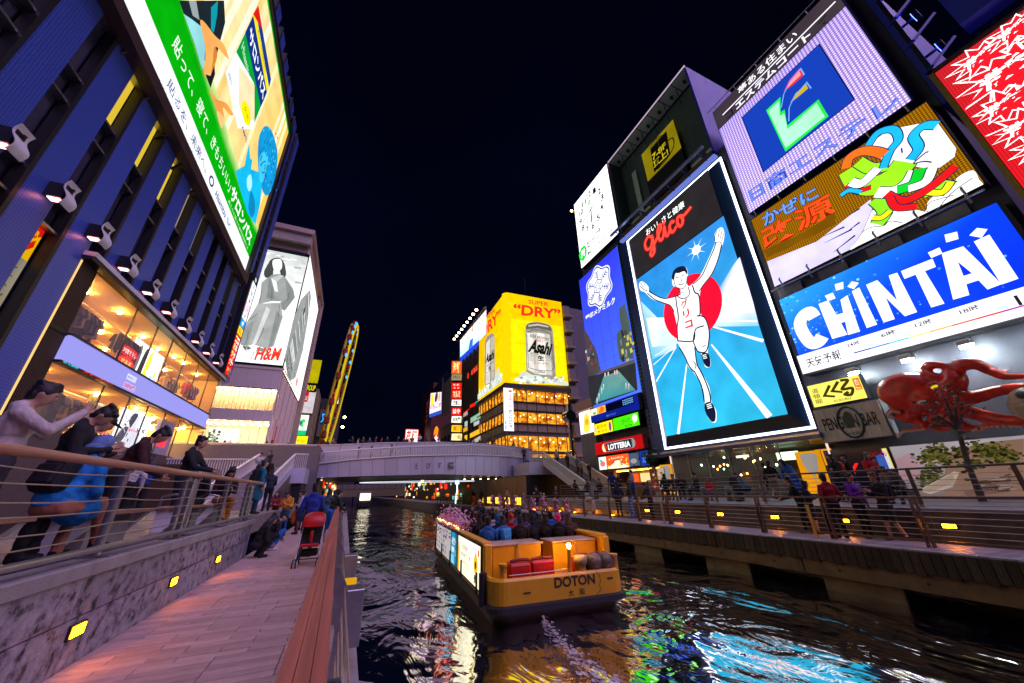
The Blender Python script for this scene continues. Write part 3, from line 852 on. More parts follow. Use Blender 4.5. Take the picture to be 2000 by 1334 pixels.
F.poly(c5([(375,345),(430,305),(470,300),(505,320),(545,380),(555,430),(520,455),(430,450),(350,470),(365,420)]),'#8f9392')
F.poly(c5([(430,320),(470,305),(495,310),(455,345)]),'#b6b9b8');F.poly(c5([(415,320),(440,380),(440,440),(400,430)]),'#777c7b')
F.poly(c5([(425,320),(455,345),(462,400),(445,395)]),'#e6e7e6')
F.poly(c5([(505,330),(550,395),(557,430),(520,480),(500,505),(440,470),(470,460),(515,440),(510,400)]),'#7d8180')
F.blob(c5([(420,460),(455,468),(450,490),(425,485)]),'#e9e9e8')
F.poly(c5([(350,465),(480,460),(490,540),(440,700),(400,715),(325,690),(290,700),(255,690),(270,600),(320,520)]),'#9a9d9c')
F.poly(c5([(400,480),(420,500),(340,690),(320,690)]),'#c3c5c4');F.poly(c5([(455,500),(485,540),(430,700),(410,705)]),'#7e8281')
F.poly(c5([(330,560),(300,690),(275,700),(255,690),(268,600)]),'#868a89')
F.poly(c5([(265,700),(300,700),(318,715),(280,722)]),'#5c605f');F.poly(c5([(345,705),(400,715),(408,730),(350,728)]),'#7b7f7e')
for i in range(46):
 x,y=c5([(random.uniform(265,400),random.uniform(720,790))])[0];F.line([(x,y),(x+random.uniform(-.2,.2),y+random.uniform(.3,.9))],.05,random.choice(['#9a9e9c','#c9cccb','#7c807e']))
for a,b in(((375,350),(362,465)),((470,470),(465,540)),((300,560),(350,520)),((430,380),(425,450)),((525,400),(515,450)),((385,600),(350,680)),((300,620),(285,690))):
 p,q=c5([a,b]);F.line([p,((p[0]+q[0])/2+.06,(p[1]+q[1])/2),q],.07,'#5a5e5d')
F.textpx('H&M',c5([(330,778),(465,782),(488,712),(358,705)]),'#e2331c',.03)
F.build('picture',1.1)
G=left_sign(0,0,HX1+.1,hmb)
MB().box(HX1-.4,HX1+.09,HY-.1,HY2-5.3,15.9,34.2).build('screen_box',M_darkmetal,hmb)
gy0,gy1=HY-.1,HY2-5.4
G.rect(gy0,15.95,gy1-gy0,18.2,'#fdfdfd')
cg=lambda pts:G.PP(crop(380,430,400,1135)(pts))
G.poly(cg([(500,760),(545,560),(590,440),(640,385),(645,430),(620,600),(600,720),(560,870),(520,900)]),'#8b8f8e')
for i in range(22):
 t=i/22;a,b=cg([(505+130*t,760-370*t),(525+110*t,890-400*t)]);G.line([a,((a[0]+b[0])/2+random.uniform(-.4,.4),(a[1]+b[1])/2),b],random.uniform(.08,.3),random.choice(['#2e3130','#c8cac9','#5f6362','#f0f0f0','#777b7a']))
G.ell(*cg([(607,500)])[0],.5,.8,'#222524')
for i in range(60):
 x,y=cg([(random.uniform(500,560),random.uniform(760,920))])[0];G.ell(x,y,.2,.1,random.choice(['#8d9190','#4d5150','#c0c3c2']),6)
G.textpx('H&M',cg([(553,910),(562,925),(570,870),(558,870)]),'#e2331c',.03)
G.build('picture',1.1)
# the vertical shop-name banner and small signs between tower and store
vb=thing('vertical_sign',(TX+.6,38.6,10.6),'tall narrow red and white shop sign on the far corner of the blue tower','sign')
V=left_sign(38.2,10.4,TX+.55,vb)
MB().box(TX+.02,TX+.52,38.2,39.7,10.4,21.0).build('box',M_darkmetal,vb)
V.rect(0,0,1.45,3.9,'#e3180e');V.vtext('コネクト',.72,.9,.6,2.9,'#ffffff',.05);V.vtext('コミック',.1,.9,.6,2.9,'#ffe08a',.05);V.text('2F 3F',.2,.3,1.0,.35,'#ffc81e',.05)
zz=4.0
for i,(c,t,cc)in enumerate((('#ffd21e','まん','#d81d0c'),('#1f8fe0','4F','#ffffff'),('#f3f3ee','本','#c22'),('#fbd8e8','くら','#c2245a'),('#ffffff','美','#d12a6a'),('#f7f7f2','歯科','#2a6a9a'),('#e8f0f8','占','#3b6bd0'),('#0d0d12','N','#e8e8e8'))):
 hh=.78;V.rect(.05,zz,1.35,hh,c);V.text(t,.35,zz+.15,.75,.48,cc,.03,keep=True);zz+=hh+.05
V.build('print',1.1)
# ------------------------------------------------------------------ ground levels of the left bank
M_prom=mat('promenade_paving',(.20,.17,.17),.55,var=.25,scale=4,bump=.15)
tag(MB().box(-12.1,-2.62,-6,36.5,PROM-.5,PROM).build('promenade',M_prom),kind='structure')
tag(MB().box(-90,-2.6,36.5,160,-3,3.98).build('street',mat('street_paving',(.16,.15,.16),.6,var=.2)),kind='structure')
tag(MB().box(-90,-12.1,-30,36.5,-3,PROM-.01).build('ground',M_concrete),kind='structure')
# stone facing wall with its coping
M_stone=mat('black_veined_stone',(.33,.31,.36),.55,var=.45,scale=8,bump=1.0,bscale=12)
_n=M_stone.node_tree
_r=[n for n in _n.nodes if n.bl_idname=='ShaderNodeValToRGB'][0]
_r.color_ramp.elements[0].color=(.012,.011,.014,1);_r.color_ramp.elements[0].position=.36
_e=_r.color_ramp.elements.new(.47);_e.color=(.24,.22,.27,1)
_r.color_ramp.elements[1].position=.8 if len(_r.color_ramp.elements)<3 else _r.color_ramp.elements[1].position
_r.color_ramp.elements[-1].color=(.44,.42,.47,1);_r.color_ramp.elements[-1].position=.75
sw=thing('stone_wall',(-2.45,7,WALK),'low wall of pitted grey stone slabs with glowing lamps along the left walkway','wall')
MB().box(-2.6,-2.36,-3,13.3,WALK-.3,PROM-.13).build('backing',M_black,sw)
def slabs(y0,y1):
 for row,(za,zb)in enumerate(((WALK,WALK+.43),(WALK+.44,WALK+.80))):
  y=y0-.7*row
  while y<y1:
   L=1.5+.35*((int(y*7)%3)-1)*.6
   a,b=max(y,y0),min(y+L-.008,y1)
   if b-a>.1:MB().box(-2.37,-2.30+random.uniform(-.004,.004),a,b,za,zb,.006).build('slab',M_stone,sw)
   y+=L
slabs(-2.5,13.2)
y=-3.0
while y<13.2:
 MB().box(-2.75,-2.26,y,min(y+1.72,13.3)-.006,PROM-.13,PROM+.0,.01).build('coping',M_concrete,sw);y+=1.72
M_wl=emit('amber_wall_light','#ff8c06',52.0)
for i,yy in enumerate((1.3,3.5,5.75,8.1,10.38)):
 f=MB().box(-2.31,-2.275,yy-.125,yy+.125,-1.245,-1.115).build('wall_light',M_black,sw)
 MB().box(-2.276,-2.268,yy-.10,yy+.10,-1.225,-1.135).build('lens',M_wl,f)
# promenade railing
M_wood=mat('warm_wood',(.42,.22,.13),.45,var=.25,scale=5,stretch=(1,.15,1),bump=.2)
M_woodlight=mat('weathered_wood',(.40,.11,.07),.5,var=.3,scale=4,stretch=(6,.12,6),bump=.25,bscale=30)
rl=thing('promenade_railing',(-2.45,6,PROM),'steel cable railing with a round wooden handrail along the left promenade','railing')
MB().tube([(-2.42,-3,.385),(-2.42,13.9,.385)],.042,12).build('handrail',M_wood,rl)
MB().tube([(-2.36,-3,PROM+.10),(-2.36,13.2,PROM+.10)],.035,10).build('bottom_rail',M_steel,rl)
for yy in(1.6,3.8,6.0,7.95,8.45,10.42,12.35,13.0):
 p=MB().tube([(-2.46,yy,PROM),(-2.46,yy,.30),(-2.42,yy+.0,.345)],.045,10).build('post',M_steel,rl)
 MB().box(-2.56,-2.30,yy-.1,yy+.1,PROM,PROM+.02).build('base_plate',M_steel,p)
for yy in(8.2,12.68):MB().box(-2.53,-2.39,yy-.07,yy+.07,PROM,.32,.02).build('flat_post',M_steel,rl)
M_cable=mat('cable',(.55,.48,.40),.35,.8,var=0)
for i in range(6):
 zc=PROM+.22+i*.125
 ys=[-3]+[1.6,3.8,6.0,7.95]+[10.42,12.35,13.0]
 path=[]
 for a,b in zip(ys[:-1],ys[1:]):
  for t in(0,.25,.5,.75):
   path.append((-2.40,a+(b-a)*t,zc-.03*math.sin(math.pi*t)*(1 if i%2 else.3)))
 path.append((-2.40,ys[-1],zc))
 MB().tube(path,.007,5).build('cable',M_cable,rl)
# lower walkway: planks
M_plank=mat('walkway_plank',(.44,.31,.28),.6,var=.22,scale=3,bump=.2,bscale=50)
vary(M_plank);vary(M_stone,.85,1.12);vary(M_tile,.88,1.1)
wk=tag(MB().box(-2.34,.30,-2,60,WALK-.6,WALK-.035).build('walkway',mat('dark_bed',(.05,.045,.045),.9)),kind='structure')
cnt=0;y=1.0;rest=MB();pm={}
while y<34:
 wid=.128;x=-2.32+.0;r_=random.Random(int(y*1000))
 cuts=[-2.33];c=-2.33+r_.choice([.35,.7])
 while c<-.02:cuts.append(c);c+=.62
 cuts.append(0.0)
 for a,b in zip(cuts[:-1],cuts[1:]):
  dz=r_.uniform(-.003,.003)
  if cnt<300:
   key=round(b-a,3)
   if key not in pm:pm[key]=MB().box(-(b-a)/2+.003,(b-a)/2-.004,-.058,.058,-.03,0,.005).mesh('plank',M_plank)
   o=link_mesh('plank',pm[key],wk);o.location=((a+b)/2,y+.064,WALK+dz);cnt+=1
  else:rest.box(a+.003,b-.003,y+.004,y+.124,WALK-.03,WALK+dz)
 y+=wid
tag(rest.build('planks',M_plank,wk),kind='stuff')
# stone edge on the water side
y=0.2
while y<40:
 L=1.2 if y<14 else 6.0
 MB().box(.02,.32,y,y+L-.006,WALK-.12,WALK+.0,.008).build('edge_stone',M_concrete,wk);y+=L
tag(MB().box(-2.3,.28,-2,60,WATER-1.5,WALK-.13).build('quay_wall',mat('wet_wall',(.06,.055,.05),.5,var=.4)),kind='structure')
# wooden handrail between walkway and water
wr=thing('wooden_railing',(-.1,6,WALK),'broad reddish wooden handrail on curved steel brackets beside the water','railing')
A=Vector((-.02,.35,-.47));B=Vector((-.30,24.0,-.47));d=(B-A)
for k in range(3):
 off=-.055+k*.043
 MB().obox(A+Vector((off,0,-.02)),B+Vector((off,0,-.02)),.041,.055).build('rail_board',M_woodlight,wr)
MB().obox(A+Vector((-.012,0,-.065)),B+Vector((-.012,0,-.065)),.12,.03).build('rail_plate',M_darkmetal,wr)
for i in range(11):
 yy=1.55+i*2.2;p0=A.lerp(B,(yy-A.y)/d.y)
 pr=MB();prof=[(p0.x+.02,-.56),(p0.x+.10,-.56),(p0.x+.18,-.72),(p0.x+.22,-1.0),(p0.x+.22,WALK),(p0.x+.12,WALK),(p0.x+.12,-1.0),(p0.x+.08,-.75),(p0.x+.02,-.62)]
 pr.prism(prof,yy-.012,yy+.012,'y');pr.prism(prof,yy+.06,yy+.084,'y')
 pr.build('bracket',M_steel,wr)
for i in range(5):
 zc=-.70-i*.15
 MB().tube([(A.x+.15,.4,zc),(B.x+.15,24,zc)],.006,5).build('cable',M_cable,wr)
for yy in(2.12,4.55,6.9):
 x0=.10
 b_=MB().box(x0,x0+.20,yy-.13,yy+.13,-1.32,-.86,.008).build('fender_box',M_steel,wr)
MB().box(.12,.27,5.6,5.75,-1.15,-.98).build('amber_reflector',emit('amber_reflector','#d89a1a',.8,sample=False),wr)
# ================================================================== right bank
RX=22.6;TERR=-0.72
M_blueside=mat('blue_side_wall',(.02,.02,.50),.5,var=.12,scale=1.5)
M_facade=mat('dark_facade',(.05,.05,.075),.55,var=.25,scale=1.2,bump=.1)
M_facade2=mat('grey_facade',(.20,.19,.21),.6,var=.2,scale=1.2,bump=.15)
M_neon=emit('white_neon','#e9ecff',3.5)
M_bluemetal=mat('blue_metal',(.03,.06,.20),.35,.3,var=.15)
# ------------------------------------------------------------------ building with the runner screen
gb_=thing('sign_building',(RX+6,17,TERR),'dark building that carries the running athlete screen and the dim hollow sign above it','building')
_c=MB();_c.box(RX+.5,RX+16,10.9,22.6,2.45,24.0);_c.box(RX+6.5,RX+16,10.9,22.6,TERR,2.44);_c.box(RX+.5,RX+6.49,21.9,22.6,TERR,2.44)
_c.build('wall',M_facade,gb_)
MB().box(RX-.05,RX+.45,22.0,23.2,2.45,24.0).build('end_wall',M_bluemetal,gb_)
for i in range(58):
 MB().box(RX-.12,RX-.06,22.85,23.15,4.0+i*.345,4.2+i*.345).build('rack_step',M_black,gb_)
# canopy over the ground floor
MB().box(RX-.55,RX+.5,10.9,23.5,2.10,2.38).build('canopy',M_bluemetal,gb_)
MB().box(RX-.60,RX-.54,10.9,23.5,2.30,2.42).build('canopy_edge',M_steel,gb_)
# ground floor: glass front held by rods, lit kitchen behind
M_shopback=mat('shop_back',(.035,.06,.05),.5,var=.5,scale=.7)
gf=MB();gf.m=0
gf.quad((RX+6.4,11,TERR),(RX+6.4,22,TERR),(RX+6.4,22,2.1),(RX+6.4,11,2.1));gf.quad((RX+.6,11,2.09),(RX+.6,22,2.09),(RX+6.4,22,2.09),(RX+6.4,11,2.09))
gf.build('shop_back',M_shopback,gb_)
for i,yy in enumerate((13.4,15.0,16.6,18.2,19.8)):
 MB().tube([(RX-.1,yy,TERR),(RX-.1,yy,2.1)],.03,6).build('glass_rod',M_steel,gb_)
 MB().box(RX-.03,RX-.01,yy+.05,yy+1.55,TERR+.1,2.05).build('shop_glass',glassy,gb_)
 for zz in(-.1,1.6):MB().ell((RX-.14,yy,zz),(.05,.05,.05),8,5).build('clamp',M_white,gb_)
for i,(yy,zz,w,hh,c,st)in enumerate(((14.2,1.35,1.3,.5,'#d8f0c8',1.6),(17.4,1.75,.9,.16,'#f0e6c0',1.6),(12.4,.9,.8,.9,'#e09020',.9),(15.8,.4,.5,.5,'#2a4a2a',.8))):
 MB().box(RX+3.0,RX+3.1,yy,yy+w,zz,zz+hh).build('lit_kitchen',emit('kitchen_%d'%i,c,st),gb_)
for i in range(26):
 MB().ell((RX+random.uniform(1.5,6),random.uniform(11.5,21.5),random.uniform(.6,1.9)),(.06,.06,.08),6,4).build('pendant_lamp',emit('pendant_%d'%(i%3),('#ffd27a','#ff8a3a','#9be0b0')[i%3],14),gb_)
for i in range(9):MB().box(RX+5.6,RX+6.2,11.6+i*1.1,12.3+i*1.1,TERR,.4+.5*(i%3)).build('bar_unit',mat('bar_unit_%d'%(i%3),((.05,.16,.08),(.20,.07,.04),(.05,.08,.16))[i%3],.5),gb_)
for yy in(21.4,10.98):
 MB().box(RX-.14,RX-.06,yy-.04,yy+.04,TERR,2.1).build('white_pole',emit('pole_light','#ffd9c8',.8,sample=False),gb_)
def glass_poster(y,lab):
 t=thing('wine_poster',(RX-.2,y,TERR),lab,'poster','orange wine glass posters')
 MB().box(RX-.16,RX-.1,y-1.25,y,-.55,1.55).build('board',M_darkmetal,t)
 s=right_sign(y,-.55,RX-.165,t);s.rect(0,0,1.25,2.1,'#e8970c')
 s.blob([(.28,1.95),(.97,1.95),(.98,1.5),(.85,1.05),(.66,.85),(.65,.2),(.85,.08),(.4,.08),(.59,.2),(.58,.85),(.4,1.05),(.27,1.5)],'#9b938c');s.build('print',.75,sample=False)
glass_poster(22.6,'orange poster of a grey wine glass at the far end of the glass shop front')
glass_poster(12.6,'orange poster of a grey wine glass beside the red lit bar window')
t=thing('bar_window',(RX-.1,11,TERR),'dark bar window with red neon letters below the runner screen','sign')
MB().box(RX-.12,RX-.06,8.9,11.25,-.5,1.5).build('board',mat('dark_violet_glass',(.03,.02,.06),.1,var=.2),t)
s=right_sign(11.1,-.5,RX-.125,t);s.text('M.Y',.15,.75,1.0,.55,'#ff1a1a',.05,.3);s.rect(1.9,.4,.3,1.2,'#25438a');s.build('neon',1.3)
# the runner screen: a raised frustum with a white neon edge
gl=thing('runner_screen',(RX,16.5,2.7),'giant blue screen of a white running athlete before a red sun','billboard')
y0,y1,z0,z1=11.3,21.71,2.73,22.62
a0,a1,c0,c1=12.1,21.0,3.55,22.1;XS=RX-.5
fm=MB()
out=[(RX-.02,y0,z0),(RX-.02,y1,z0),(RX-.02,y1,z1),(RX-.02,y0,z1)];inn=[(XS,a0,c0),(XS,a1,c0),(XS,a1,c1),(XS,a0,c1)]
for i in range(4):
 j=(i+1)%4;fm.quad(out[i],out[j],inn[j],inn[i])
fm.build('bezel',mat('bezel_blue',(.035,.09,.22),.3,.4,var=.1),gl)
for i in range(11):
 t_=(i+.5)/11
 MB().obox((RX-.05-.48*t_,y0+.8*t_+.05,z0+.82*t_),(RX-.05-.48*t_,y1-.7*t_-.05,z0+.82*t_),.03,.04).build('rib',M_black,gl)
MB().box(RX,RX+.45,y0,y1,z0,z1).build('backing',M_darkmetal,gl)
for a,b in(((y0-.08,y0+.06),(z0-.08,z1+.08)),((y1-.06,y1+.08),(z0-.08,z1+.08))):
 MB().box(RX-.12,RX-.03,a[0],a[1],b[0],b[1]).build('neon_tube',M_neon,gl)
for a in((z0-.08,z0+.06),(z1-.06,z1+.08)):
 MB().box(RX-.12,RX-.03,y0+.07,y1-.07,a[0],a[1]).build('neon_tube',M_neon,gl)
S=Sign((XS-.004,0,0),(0,-1,0),(0,0,1),gl)
hz=S.P((1415,420))[1];u0,u1=-a1,-a0
S.quad4([(u0,c0),(u1,c0),(u1,hz),(u0,hz)],['#28b4dc','#2fb2da','#2f86d6','#2a86d8'])
# white cloud banks
R1=crop(1100,440,540,1566);r=lambda pts:S.PP(R1(pts))
def soft(pts,cols):S.raw(pts,[tuple(range(len(pts)))],[lin(c)for c in cols])
soft(r([(440,430),(640,300+330),(640,700),(505,760)]),['#9ccdf0','#ffffff','#d6eef8','#55b9e0'])
soft(r([(470,525),(650,520),(660,670),(505,690)]),['#f2f8ff','#ffffff','#bfe2f2','#dff0fa'])
soft(r([(880,470),(1000,180),(1080,450),(850,570)]),['#ffffff','#e9e4f2','#f1eef6','#ffffff'])
soft(r([(870,380),(960,230),(1000,180),(890,500)]),['#4a98dc','#7fb6e6','#eae6f4','#ffffff'])
soft(r([(890,500),(1080,450),(1110,570),(850,575)]),['#ffffff','#efecf5','#7cc4dd','#b7dfee'])
# track lines
for a,b,w0,w1 in(((650,660),(520,740),.05,.07),((640,680),(512,790),.05,.07),((640,690),(528,885),.08,.14),((700,790),(652,1182),.10,.24),((840,675),(1170,1085),.10,.42),((850,575),(1135,655),.10,.2),((870,540),(1100,543),.06,.12),((890,515),(1075,488),.05,.08),((900,500),(1060,462),.04,.06)):
 S.line(r([a,b]),[w0,w1],'#f6f8ff')
# red sun
cx_,cy2=r([(722,465)])[0];ex=abs(r([(893,430)])[0][0]-r([(553,500)])[0][0])/2
S.ell(cx_,cy2,ex,ex,'#fb1233',48)
S.star(*r([(755,140)])[0],.95,.13,8,'#dff2ff');S.ell(*r([(755,140)])[0],.38,.38,'#ffffff',20)
# a plain athlete, arms raised, in white with dark outline
ol=[(430,340),(440,318),(462,325),(485,350),(487,378),(520,395),(570,412),(635,402),(665,385),(660,355),(625,345),(618,310),(628,265),(660,237),(692,235),(708,268),(700,320),(712,345),(735,330),(775,290),(820,200),(850,130),(862,95),(858,55),(880,20),(905,15),(915,55),(905,110),(890,140),(870,220),(840,280),(790,345),(775,400),(780,500),(805,520),(828,575),(832,640),(820,720),(835,760),(835,800),(805,800),(785,730),(760,715),(748,690),(755,780),(790,840),(830,920),(842,1000),(868,1050),(868,1110),(845,1115),(815,1075),(805,1010),(795,930),(745,840),(710,800),(690,740),(665,700),(650,650),(650,590),(640,540),(625,480),(605,455),(560,440),(500,415),(465,380),(440,370)]
S.blob(r(ol),'#ffffff',3)
inset=lambda pts,k:[(p[0],p[1])for p in pts]
def cr(pts,w=.10,col='#131a33'):S.curve(r(pts),w,col,k=4)
cr([(487,372),(530,400),(575,415),(630,405),(668,390)],.09);cr([(478,385),(520,420),(575,442),(608,455),(630,490)],.09)
cr([(440,325),(450,345),(460,350)],.05);cr([(436,345),(462,366),(480,372)],.06);cr([(455,325),(468,345)],.05)
cr([(735,335),(785,290),(825,205),(858,130),(866,95)],.09);cr([(900,110),(880,190),(845,275),(795,340),(772,375)],.09)
cr([(862,90),(862,58),(876,30)],.06);cr([(880,70),(888,24)],.05);cr([(892,75),(903,28)],.05);cr([(900,90),(912,48)],.05);cr([(868,100),(890,95),(900,108)],.05)
cr([(640,405),(645,450),(655,520),(648,580),(652,655)],.11);cr([(735,340),(748,380),(772,400),(778,500),(760,515)],.11)
cr([(648,400),(672,415),(705,408),(718,385),(712,350)],.08);cr([(652,655),(740,655),(752,590),(800,570)],.10);cr([(752,590),(740,655),(765,715)],.10)
cr([(765,715),(795,722),(818,705),(830,640),(828,585),(806,525),(775,512)],.10);cr([(660,690),(690,740),(718,800),(745,830)],.10);cr([(748,690),(760,780),(775,815)],.10)
cr([(745,825),(785,905),(803,1000)],.10);cr([(775,812),(812,890),(835,960),(838,1005)],.10);cr([(742,770),(756,795),(750,812)],.07);cr([(790,690),(812,680)],.06)
S.blob(r([(788,730),(822,725),(836,760),(836,800),(815,800),(798,775)]),'#131a33');S.blob(r([(808,1010),(842,1003),(866,1050),(866,1105),(845,1112),(820,1080),(806,1045)]),'#131a33')
for i in range(3):S.line(r([(792+i*3,738+i*9),(814+i*3,733+i*9)]),.06,'#ffffff');S.line(r([(816+i*3,1018+i*10),(842+i*3,1010+i*10)]),.06,'#ffffff')
# head: plain face, dark hair
S.blob(r([(620,300),(626,265),(650,240),(690,233),(708,262),(704,280),(690,262),(660,272),(640,275),(632,310)]),'#131a33')
S.line(r([(640,300),(660,293)]),.07,'#131a33');S.line(r([(676,287),(692,280)]),.07,'#131a33');S.line(r([(670,295),(676,316),(668,320)]),.05,'#131a33')
S.curve(r([(658,335),(676,338),(692,326)]),.06,'#131a33');cr([(632,310),(640,345),(660,360),(685,358),(702,330),(706,290)],.06);cr([(655,378),(672,385),(690,378)],.05)
S.textpx('グ',r([(676,478),(718,452),(706,412),(664,440)]),'#e8112c',.03);S.textpx('リ',r([(688,532),(726,514),(714,470),(680,490)]),'#e8112c',.03);S.textpx('コ',r([(698,590),(742,574),(734,532),(694,548)]),'#e8112c',.04)
S.build('picture',1.05)
# the dark header and its neon lettering
S.rect(u0,hz,u1-u0,c1-hz,'#2c282b');S.build('header',.8)
hA=crop(1100,280,240,1334);q=lambda pts:S.PP(hA(pts))
S.textpx('おいしさと健康',q([(915,1010),(1330,690),(1315,620),(905,940)]),'#f2fff4',.004)
gA=crop(1100,120,540,1715)
def scr(pts):return S.PP(gA([(520+x*272-y*13,1180-x*196-y*62)for x,y in pts]))
gl_=[[(.17,.9),(.10,1.15),(.01,.75),(.02,.15),(.10,.05),(.16,.5),(.18,1.05)],[(.18,1.05),(.18,.1),(.16,-.55),(.10,-.75),(.08,-.45),(.16,-.05),(.28,.5)],[(.28,.5),(.38,1.0),(.40,1.36),(.36,1.42),(.31,.95),(.31,.25),(.36,.02),(.42,.35),(.46,.95),(.46,.2),(.50,.02),(.55,.35)],[(.68,.75),(.63,.98),(.57,.65),(.58,.15),(.63,.0),(.71,.3)],[(.83,.9),(.77,.95),(.74,.5),(.78,.05),(.84,.15),(.86,.6),(.83,.92),(.9,.75),(1.08,1.05)]]
for w_,c_ in((.44,'#7a0a0d'),(.25,'#ff4032')):
 for k_ in gl_:S.curve(scr(k_),w_,c_)
S.ell(*scr([(.475,1.38)])[0],.17,.17,'#ff4032')
S.build('neon_lettering',1.5)
for i in range(7):
 yy=12.0+i*1.6
 MB().obox((RX-.1,yy,22.9),(RX-1.5,yy,23.3),.08,.08).build('lamp_arm',M_bluemetal,gl)
MB().box(RX-1.7,RX-1.45,11.4,22.3,23.25,23.4).build('lamp_bar',mat('lamp_bar',(.3,.34,.5),.3,.6),gl)
MB().box(RX-.5,RX-.1,11.4,22.3,22.85,23.05).build('lamp_trough',emit('trough_light','#7d93f5',.55),gl)
# ------------------------------------------------------------------ hollow dark sign above it
dk=thing('hollow_sign',(RX,17,24.05),'dim dark hollow signboard with a small yellow board inside, on top of the runner screen','billboard')
yy0,yy1,zz0,zz1=11.7,22.5,24.05,34.3
M_ins=mat('sign_interior',(.055,.085,.085),.5,var=.25,scale=.8);M_insl=mat('sign_trim_pale',(.42,.55,.47),.5,var=.1)
MB().box(RX+1.75,RX+1.9,yy0,yy1,zz0,zz1).build('back_panel',M_ins,dk)
MB().box(RX+.02,RX+1.75,yy1-.12,yy1,zz0,zz1).build('side_panel',M_ins,dk)
MB().box(RX+.0,RX+9,yy0-.14,yy0,zz0-.2,zz1).build('blue_side',M_blueside,dk)
MB().box(RX-.03,RX+1.9,yy0,yy1,zz1-.05,zz1+.12).build('roof',M_darkmetal,dk)
MB().box(RX-.06,RX+.02,yy0-.12,yy1,zz1-.04,zz1+.14).build('lit_edge',emit('edge_lavender','#cdb3c9',.7,sample=False),dk)
n=7;wseg=(yy1-yy0)/n
for i in range(n):
 ya=yy0+i*wseg
 MB().box(RX+.1,RX+1.5,ya+.05,ya+wseg-.05,zz1-.12,zz1-.06).build('soffit_panel',M_insl,dk)
 MB().tube([(RX+.8,ya+.1,zz1-.1),(RX+.8,ya+.1,zz1-.5),(RX+1.6,ya+.5,zz1-1.2)],.04,5).build('truss_bar',M_black,dk)
 MB().box(RX+.7,RX+1.0,ya+wseg*.45,ya+wseg*.55,zz1-.4,zz1-.13).build('soffit_lamp',M_black,dk)
 MB().box(RX+1.5,RX+1.7,ya+.1,ya+wseg-.3,zz0+.75+.1,zz0+1.9).build('pale_foot_panel',M_insl,dk)
 MB().box(RX+1.0,RX+1.45,ya+.2,ya+wseg-.1,zz0+.2,zz0+.8).build('floodlight_box',M_black,dk)
 MB().obox((RX+1.4,ya,zz0+.3),(RX+1.4,ya+wseg,zz0+1.9),.05,.05).build('truss_bar',M_black,dk)
for i in range(6):
 MB().box(RX+1.5,RX+1.7,20.3,20.9,zz0+1.0+i*1.1,zz0+2.05+i*1.1).build('pale_mast_panel',M_insl,dk)
MB().box(RX-.1,RX+.3,yy0,yy1,zz0-.6,zz0-.1).build('rust_sill',mat('rust_sill',(.10,.04,.035),.6),dk)
Y=Sign((RX+1.2,0,0),(0,-1,0),(0,0,1),dk)
yc=lambda pts:Y.PP(crop(1100,120,540,1715)(pts))
MB().box(RX+1.22,RX+1.3,14.7,19.0,25.6,31.2).build('yellow_backing',M_black,dk)
Y.poly(yc([(485,580),(680,360),(733,535),(525,745)]),'#8f7f0e')
Y.poly(yc([(540,545),(640,430),(665,575),(565,690)]),'#0c0c08');Y.textpx('7-8F',yc([(556,618),(640,530),(632,498),(550,580)]),'#d3bd1c',.03);Y.textpx('頂上!',yc([(563,665),(655,580),(645,535),(556,625)]),'#d3bd1c',.03)
for i in range(5):Y.curve(yc([(530+i*8,545-i*4),(575+i*5,480+i*3),(630,450+i*6)]),.06,'#0c0c08')
Y.curve(yc([(640,500),(680,475),(685,530),(640,610),(585,670)]),.12,'#0c0c08')
Y.line(yc([(505,655),(715,430)]),.03,'#57500c');Y.line(yc([(580,470),(628,640)]),.03,'#57500c');Y.build('yellow_board',.75)
# ------------------------------------------------------------------ column of signs with the clock and the milk screen
cb=thing('clock_building',(RX+5,26.5,TERR),'narrow building with the clock, the blue milk screen and fast food signs','building')
_c=MB();_c.box(RX+.6,RX+14,23.25,30.4,1.9,34.0);_c.box(RX+4,RX+14,23.25,30.4,TERR,1.89);_c.build('wall',M_facade,cb)
ck=thing('clock_sign',(RX,26,24.5),'white glowing clock billboard with black numerals and a date line','clock')
S=right_sign(29.65,24.55,RX-.02,ck);w,hh=6.9,9.9
MB().box(RX,RX+.6,22.72,29.68,24.5,34.5).build('box',M_darkmetal,ck)
S.rect(0,0,w,hh,'#fffaff')
k1=lambda pts:S.PP(crop(1100,280,240,1334)(pts))
ccx,ccy=3.45,6.0
for i in range(150):
 a=random.random()*6.283;rr_=random.uniform(2.6,4.2);x=ccx+rr_*math.cos(a)*.82;y=ccy+rr_*math.sin(a)
 if.15<x<w-.15 and 2.4<y<hh-.15:S.line([(x,y),(x+random.uniform(-.12,.12),y+random.uniform(-.14,.14))],random.uniform(.04,.1),random.choice(['#e8b9c4','#bfcfae','#c9b06a','#d06a78','#3c3c40','#9aa','#e0a0b0']))
for nnum in range(1,13):
 a=math.radians(90-30*nnum);x=ccx+2.15*math.cos(a);y=ccy+2.35*math.sin(a)
 S.text(str(nnum),x-.36*(1.4 if nnum>9 else 1)/1.2,y-.42,.56*(1.5 if nnum>9 else 1),.84,'#101016',.03)
 S.line([(ccx+2.75*math.cos(a),ccy+3.0*math.sin(a)),(ccx+2.95*math.cos(a),ccy+3.2*math.sin(a))],.05,'#2a2a30')
S.line([(ccx-.35,ccy-.1),(ccx+1.0,ccy+.35),],.08,'#111118')
S.line([(ccx+.5,ccy+.3),(ccx-1.9,ccy-.55)],[.09,.16],'#0c0c12');S.line([(ccx+.12,ccy+.5),(ccx-.12,ccy-1.75)],[.08,.26],'#0c0c12');S.ell(ccx,ccy,.13,.13,'#0c0c12')
S.ell(ccx-.1,ccy+1.25,.28,.34,'#0fae4a');S.text('P',ccx-.2,ccy+1.08,.18,.34,'#ffffff',.02)
